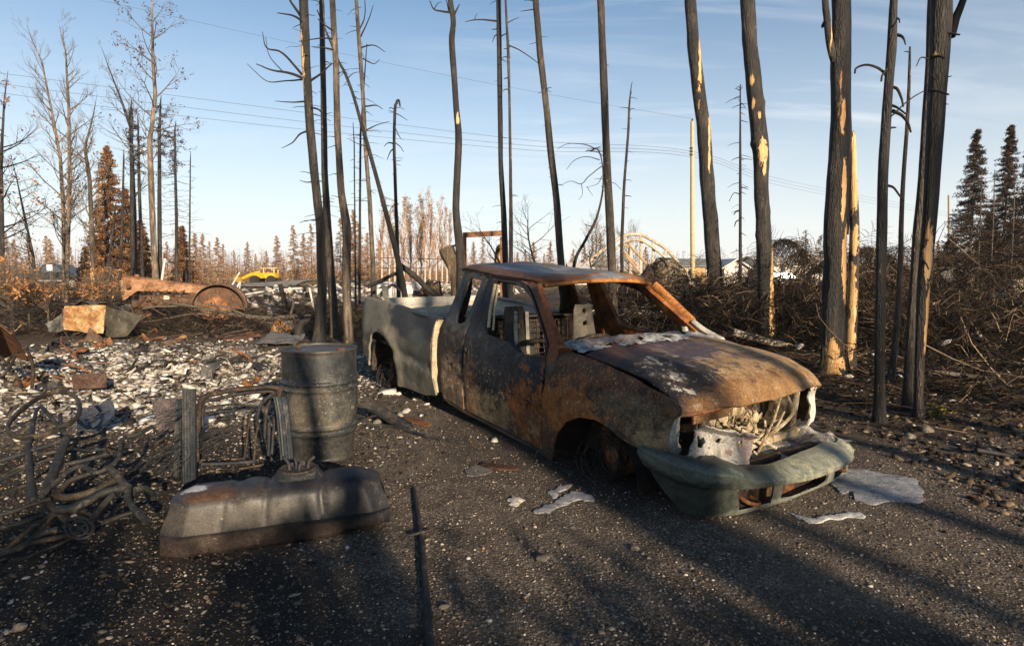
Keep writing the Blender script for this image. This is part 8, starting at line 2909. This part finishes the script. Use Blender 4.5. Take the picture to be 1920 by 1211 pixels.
def boughs(name, n_, cx, cy, sx, sy, zmax, lab_, keepf, zf):
    x = cx + nrs.randn(n_) * sx
    y = cy + nrs.randn(n_) * sy
    k = keepf(x, y)
    x, y = x[k], y[k]
    n2 = len(x)
    z = gh(x, y) + zmax * nrs.rand(n2) * (zf(x, y) if zf else 1)
    an = nrs.rand(n2) * 6.28
    el = nrs.randn(n2) * .45
    d = np.stack([np.cos(an) * np.cos(el), np.sin(an) * np.cos(el), np.sin(el)], -1)
    L = .5 + .7 * nrs.rand(n2)
    s_ = np.cross(d, nrs.randn(n2, 3))
    s_ /= np.linalg.norm(s_, axis=1, keepdims=True)
    c0 = np.stack([x, y, z], -1)
    q = 22
    PL = []
    for j in range(q):
        t_ = (j + nrs.rand(n2)) / q
        b = c0 + d * (L * t_)[:, None] - np.array([0, 0, .3]) * (L * t_ * t_)[:, None]
        dr = d * .7 + s_ * (1 if j % 2 else -1) * .8 + nrs.randn(n2, 3) * .25
        l2 = L * (.16 + .22 * (1 - t_))
        PL.append(np.stack([b, b + dr * (l2 * .5)[:, None] + nrs.randn(n2, 3) * .012, b + dr * l2[:, None] - np.array([0, 0, .25]) * l2[:, None]], 1))
    P = np.concatenate(PL)
    g_ = gh(P[:, :, 0].ravel(), P[:, :, 1].ravel()).reshape(len(P), 3)
    P[:, :, 2] = np.maximum(P[:, :, 2], g_ + .005)
    V, F = tubes_np(P, (.0028 + .0034 * nrs.rand(len(P)) ** 2)[:, None] * np.array([1.3, 1, .5])[None], 3)
    return tag(link(name, mesh_np(name, V, F), M_brush), lab_, 'brush', kind='stuff')


M_brush = islands('brush_twig', [(0, (.004, .0035, .003)), (.45, (.012, .009, .007)), (.7, (.034, .024, .016)), (.88, (.10, .068, .042)), (1, (.30, .22, .145))], .85, 20)
inR = lambda x, y: (x > 2.3 + .25 * y) & (y > 6.2) & (x > 3.7) & (y < 30)
mound = lambda x, y: .35 + .9 * np.clip(vnoise(x * .35 + 5, y * .35, 3) + .5, 0, 1) * np.clip((y - 6) / 4, .15, 1)
brush('fallen_brush', 9000, 9.5, 11.5, 3.6, 3.6, 1.15, 'tangled dark brown fallen branches covering the ground right of the trunks', M_brush, (.002, .012), (.2, 1.2), .8, inR, mound)
boughs('fallen_boughs', 650, 7.6, 11.5, 2.0, 1.6, 1.9, 'tall dark heap of spruce boughs behind the right-hand trunks', lambda x, y: inR(x, y) & (y > 8.6), None)
boughs('fallen_boughs', 1500, 9.0, 11.5, 3.4, 3.6, 1.5, 'bristly fallen spruce boughs heaped right of the trunks', inR, mound)
brush('fallen_brush', 6000, 7.5, 17.0, 4.0, 3.5, 1.25, 'dark fallen branches piled further back behind the right-hand trunks', M_brush, (.004, .014), (.4, 1.7), .8, lambda x, y: (x > 2.5) & (y > 12) & (y < 28), mound)
boughs('fallen_boughs', 700, 4.2, 12.8, 1.7, 1.8, 1.35, 'bristly dark spruce boughs piled behind the pickup hood', lambda x, y: (y > 9.8) & (x > 1.6), None)
brush('fallen_brush', 3000, 3.2, 12.5, 1.1, 1.6, .9, 'dark twigs piled behind the pickup windscreen', M_brush, (.003, .011), (.3, 1.3), .5, lambda x, y: (y > 9.6) & (x > 1.2), None)
brush('charred_sticks', 420, -6, 8.6, 2.4, 1.8, .12, 'burnt sticks and wires lying in the pale ash', M_brush, (.003, .012), (.15, .9), .25, lambda x, y: (y > 5.5) & (y < 13), None)
brush('fallen_brush', 3500, -8.5, 19, 5.0, 3.0, .55, 'low dead twigs and scrub round the old tractor', M_brush, (.003, .010), (.3, 1.1), .6, lambda x, y: (y > 14.5) & (y < 27), None)
brush('fallen_brush', 2200, -12.5, 17.5, 3.0, 3.0, .9, 'dead twiggy undergrowth at the left edge', M_brush, (.003, .010), (.4, 1.4), .8, lambda x, y: (y > 12.8) & (x < -8.5), None)
brush('fallen_brush', 2500, -2.4, 16.5, 2.2, 2.0, .45, 'dead twigs on the ground behind the truck bed', M_brush, (.003, .010), (.3, 1.2), .5, lambda x, y: (y > 13.2) & (x < 1.5), None)
brush('fallen_brush', 2600, 6.0, 7.6, 1.6, 1.0, .10, 'dead twigs and roots on the ground between the right-hand trunk feet', M_brush, (.002, .008), (.2, .9), .12, lambda x, y: (x > 3.0) & (y > 5.4), None)
n = 420
xx = 4.2 + nrs.rand(n) * 9
yy = 7 + nrs.rand(n) * 12
k_ = xx > 2.3 + .25 * yy
xx, yy = xx[k_], yy[k_]
r0 = .02 + .07 * nrs.rand(len(xx)) ** 3
V, F = scatter(icoV, icoF, np.stack([xx, yy, gh(xx, yy) + .1 + .6 * nrs.rand(len(xx)) * np.clip((yy - 7) / 4, 0, 1)], -1), np.stack([r0 * 1.6, r0, r0 * .4], -1), .4, 1.5)
tag(link('pale_scraps', mesh_np('pale_scraps', V, F), m_ash), 'pale ash flakes and scraps caught in the fallen brush', 'scraps', kind='stuff')
boughs('fallen_boughs', 260, -8.5, 14.6, 3.2, .9, .22, 'dark burnt boughs and scrub on the ground round the tractor', lambda x, y: (y > 12.6) & (y < 19), None)
boughs('fallen_boughs', 160, -2.8, 15.0, 1.2, 1.2, .4, 'dark burnt boughs on the ground behind the drum trunks', lambda x, y: (y > 12.8) & (x < 0), None)
# curled tops of toppled trees
def curl(label, ctrl, Y, n_=260, r0=.05, tl=(.3, .9)):
    o = empty('toppled_tree', (D(ctrl[0][0], ctrl[0][1], Y).x, Y, 0), label, 'fallen tree', group='toppled trees in the brush')
    P = smooth_poly([tuple(D(x, y, Y)) for x, y in ctrl], 8)
    mb = MB()
    mb.tube(P, [r0, r0 * .7, r0 * .25], 8)
    mb.build('trunk', M_bark_blk, o)
    PL, RL = [], []
    for i in range(n_):
        k = int((.12 + .88 * rnd.random()) * (len(P) - 1))
        c = np.array(P[k])
        a_ = rnd.uniform(0, 6.28)
        d = np.array([math.cos(a_) * .8, math.sin(a_) * .7, rnd.uniform(-.9, .35)])
        L = rnd.uniform(*tl)
        PL.append([c + d * L * t_ + np.array([0, 0, -.35 * L * t_ * t_]) + nrs.randn(3) * .02 for t_ in (0, .25, .5, .75, 1)])
        r = rnd.uniform(.004, .009)
        RL.append([r, r, r * .8, r * .6, r * .3])
    V, F = tubes_np(np.array(PL), np.array(RL), 3)
    br = link('branches', mesh_np('branches', V, F), M_twig, o)
    return o


curl('toppled black treetop arching in a hump beside the knotty black trunk', [(1392, 540), (1425, 490), (1450, 460), (1475, 450), (1498, 465), (1508, 500)], 14.5, 420)
curl('toppled black treetop drooping right of the pale stripped trunk', [(1590, 500), (1615, 470), (1640, 468), (1665, 480), (1680, 510)], 14.0, 300)
curl('black fallen stem rising behind the thickest trunk on its left side', [(1500, 545), (1520, 515), (1545, 490), (1570, 470)], 12.5, 160)
curl('dark fallen spruce top lying across the brush at the right edge', [(1800, 640), (1850, 610), (1900, 575), (1950, 560)], 11.5, 260, .05, (.2, .7))
curl('dark fallen spruce top in the lower brush right of the last pair of trunks', [(1760, 560), (1800, 590), (1840, 640), (1880, 690)], 10.0, 240, .035, (.2, .6))
curl('tangled black treetop behind the far windscreen pillar', [(1240, 580), (1280, 560), (1320, 545), (1360, 540)], 12.5, 300, .04, (.2, .7))
# logs
LOGS = [([(1100, 578), (1150, 585), (1225, 592), (1262, 612)], 12.6, 17, M_birch, 'pale log lying behind the pickup, seen through its windscreen opening', [(1225, 592), (1250, 610)]),
        ([(1180, 575), (1230, 577), (1262, 590)], 13.4, 7, M_twig_gr, 'thin grey log just above the pale log behind the windscreen opening', None), ([(1375, 622), (1430, 638), (1480, 652), (1540, 662)], 10.9, 15, M_birch, 'pale grey log lying behind the hood between the black trunks', None),
        ([(1310, 610), (1360, 626), (1400, 634)], 11.8, 11, M_bark_tan, 'brown log behind the foot of the far windscreen pillar', None), ([(1740, 697), (1800, 703), (1870, 709), (1950, 711)], 7.6, 8, M_twig_gr, 'long thin grey log lying in the brush at the right', None),
        ([(1855, 676), (1900, 680), (1960, 686)], 8.1, 7, M_twig_gr, 'short pale log near the right edge above the long thin log', None), ([(1845, 705), (1870, 750), (1895, 780), (1930, 800)], 6.3, 4, M_twig_gr, 'bare grey branch slanting down to the right edge', None),
        ([(1745, 502), (1790, 504), (1825, 520), (1846, 543)], 13, 2.6, M_twig_gr, 'thin whip arching over the brush right of the last pair of trunks', None), ([(1830, 842), (1870, 850), (1950, 862)], 4.6, 8, M_blk, 'straight black pole lying on the ground near the right edge', None),
        ([(1610, 760), (1660, 775), (1720, 790), (1775, 800)], 6.5, 5, M_bark, 'dark root running along the ground between the right-hand trunks', None), ([(1380, 555), (1430, 530), (1470, 515)], 13, 3, M_twig, 'thin dark branch crossing in front of the knotty trunk', None)]
for (pts, Y, w, mt, lb, side_) in LOGS:
    P = [D(x, y, Y) for x, y in pts]
    for p in P:
        pass
    o = empty('fallen_log', (P[0].x, P[0].y, max(0, P[0].z)), lb, 'log', group='fallen logs')
    mb = MB()
    mb.tube(P, w * .5 * Y / FP, 12, 6)
    mb.jitter(.02, 2.5)
    mb.build('trunk', mt, o)
mb = MB()
mb.ring(D(1268, 606, 12.9), .36, .035, (.2, -.9, .2), 36, 8, t0=.3, t1=5.2)
tag(mb.build('curled_hoop', M_blk), 'black curled hoop behind the far windscreen pillar', 'hoop')
# the only green: a small plant by the trunks
yp = empty('small_plant', gp(1757, 786), 'small yellow-green plant at the foot of the last pair of trunks', 'plant')
pos = np.array([list(gp(1757, 786))]) + nrs.randn(60, 3) * np.array([.05, .05, .03]) + np.array([0, 0, .07])
V, F = leaf_cloud(pos, .03, .6)
link('leaves', mesh_np('leaves', V, F), islands('yellow_green_leaf', [(0, (.2, .17, .02)), (1, (.38, .33, .05))]), yp)
mb = MB()
for q in range(6):
    b0 = gp(1757, 786)
    mb.tube([b0, b0 + Vector((rnd.uniform(-.03, .03), rnd.uniform(-.03, .03), .05)), b0 + Vector((rnd.uniform(-.07, .07), rnd.uniform(-.07, .07), .1))], .003, 5, 3)
mb.build('stems', M_twig_gr, yp)
# orange leaf litter
n = 500
xx = np.concatenate([2.6 + nrs.rand(n // 2) * 3, -4 + nrs.rand(n // 2) * 6])
yy = np.concatenate([2.5 + nrs.rand(n // 2) * 4, 2.2 + nrs.rand(n // 2) * 5])
pos = np.stack([xx, yy, gh(xx, yy) + .012], -1)
V, F = leaf_cloud(pos, .016, .7)
V[:, 2] = np.maximum(V[:, 2] * .4 + np.repeat(pos[:, 2], 4) * .6, 0.004)
tag(link('leaf_litter', mesh_np('leaf_litter', V, F), M_leaf_or), 'small dry leaves and wood chips lying on the gravel', 'leaf litter', kind='stuff')

# ---------------------------------------------------------------- scorched trees behind the camera, whose shadows cross the foreground
az = math.radians(27)
def qp(q, p): return Vector((q * math.cos(az) - p * math.sin(az), q * math.sin(az) + p * math.cos(az), 0))
def caster(q, p, r, H, label):
    b0 = qp(q, p)
    o = empty('charred_tree', (b0.x, b0.y, 0), label, 'tree', group='charred trees behind the camera')
    mb = MB()
    P = [b0 + Vector((rnd.uniform(-.06, .06) * k, 0, H * k / 6 - (.1 if k == 0 else 0))) for k in range(7)]
    mb.tube(P, [r * 1.15, r, r * .8, r * .5], 12, 4)
    mb.jitter(.03, 2)
    mb.build('trunk', M_bark, o)
    return o


CAST = [(2.28, -13, .15, 11), (2.60, -17, .19, 12), (2.90, -22, .11, 12), (.70, -9.0, .12, 4.6), (3.98, -16, .11, 11), (4.9, -12, .12, 10), (5.7, -18, .09, 11), (6.5, -14, .12, 11), (7.6, -19, .13, 12)]
for i, (q, p, r, H) in enumerate(CAST):
    caster(q, p, r, H, 'charred trunk standing behind the photographer')
# low scorched bushes added unseen, shaped for broken shade on frames and gravel
for (q, p, H, hw, n_) in ((-4.9, -7.5, 3.5, .8, 2600), (-3.5, -7.5, 3.45, .75, 2600), (-2.1, -7.0, 3.3, .75, 2500), (-.92, -7.3, 3.3, .5, 1700), (.36, -7.2, 3.1, .40, 1300), (1.08, -7.6, 2.75, .22, 420), (1.74, -7.0, 2.64, .42, 850)):
    b0 = qp(q, p)
    o = empty('added_shade_bush', b0, 'dense scorched bush added out of view behind the camera to shade the foreground', 'bush', group='shade bushes added behind the camera')
    sd_ = Vector((math.cos(az), math.sin(az), 0))
    P, R = [], []
    for i in range(26):
        e0 = np.array(b0 + sd_ * rnd.uniform(-hw, hw) + Vector((0, 0, H * rnd.uniform(.75, 1.0))))
        P.append([np.array(b0) * (1 - t_) + e0 * t_ + nrs.randn(3) * .06 * (t_ > 0) for t_ in (0, .25, .5, .75, 1)])
        R.append([.02, .016, .012, .008, .004])
    V, F = tubes_np(np.array(P), np.array(R), 4)
    link('stems', mesh_np('stems', V, F), M_twig, o)
    t_ = nrs.rand(n_)
    a = (nrs.rand(n_) * 2 - 1) * hw
    top = H * (1 - .10 * np.abs(a / hw) ** 3 - .10 * nrs.rand(n_))
    pos = np.array(b0)[None] + np.array(sd_)[None] * a[:, None] + nrs.randn(n_, 3) * .2
    pos[:, 2] = .5 + (top - .5) * t_ ** .75
    V, F = leaf_cloud(pos, .085, .7)
    link('leaves', mesh_np('leaves', V, F), M_leaf_dk, o)
# thin autumn haze over the whole site
mb = MB()
mb.box((0, 130, 6.9), (700, 440, 16.6))
hm = bpy.data.materials.new('haze')
hm.use_nodes = True
nt = hm.node_tree
nt.nodes.clear()
pv = N(nt, 'ShaderNodeVolumePrincipled')
pv.inputs['Color'].default_value = (.93, .93, .95, 1)
pv.inputs['Density'].default_value = .0004
pv.inputs['Anisotropy'].default_value = .2
N(nt, 'ShaderNodeOutputMaterial', inp={1: pv.outputs[0]})
tag(mb.build('haze', hm, None, False), 'thin pale haze hanging over the burnt ground', 'haze', kind='stuff')
SC.cycles.volume_bounces = 0
bpy.context.view_layer.update()
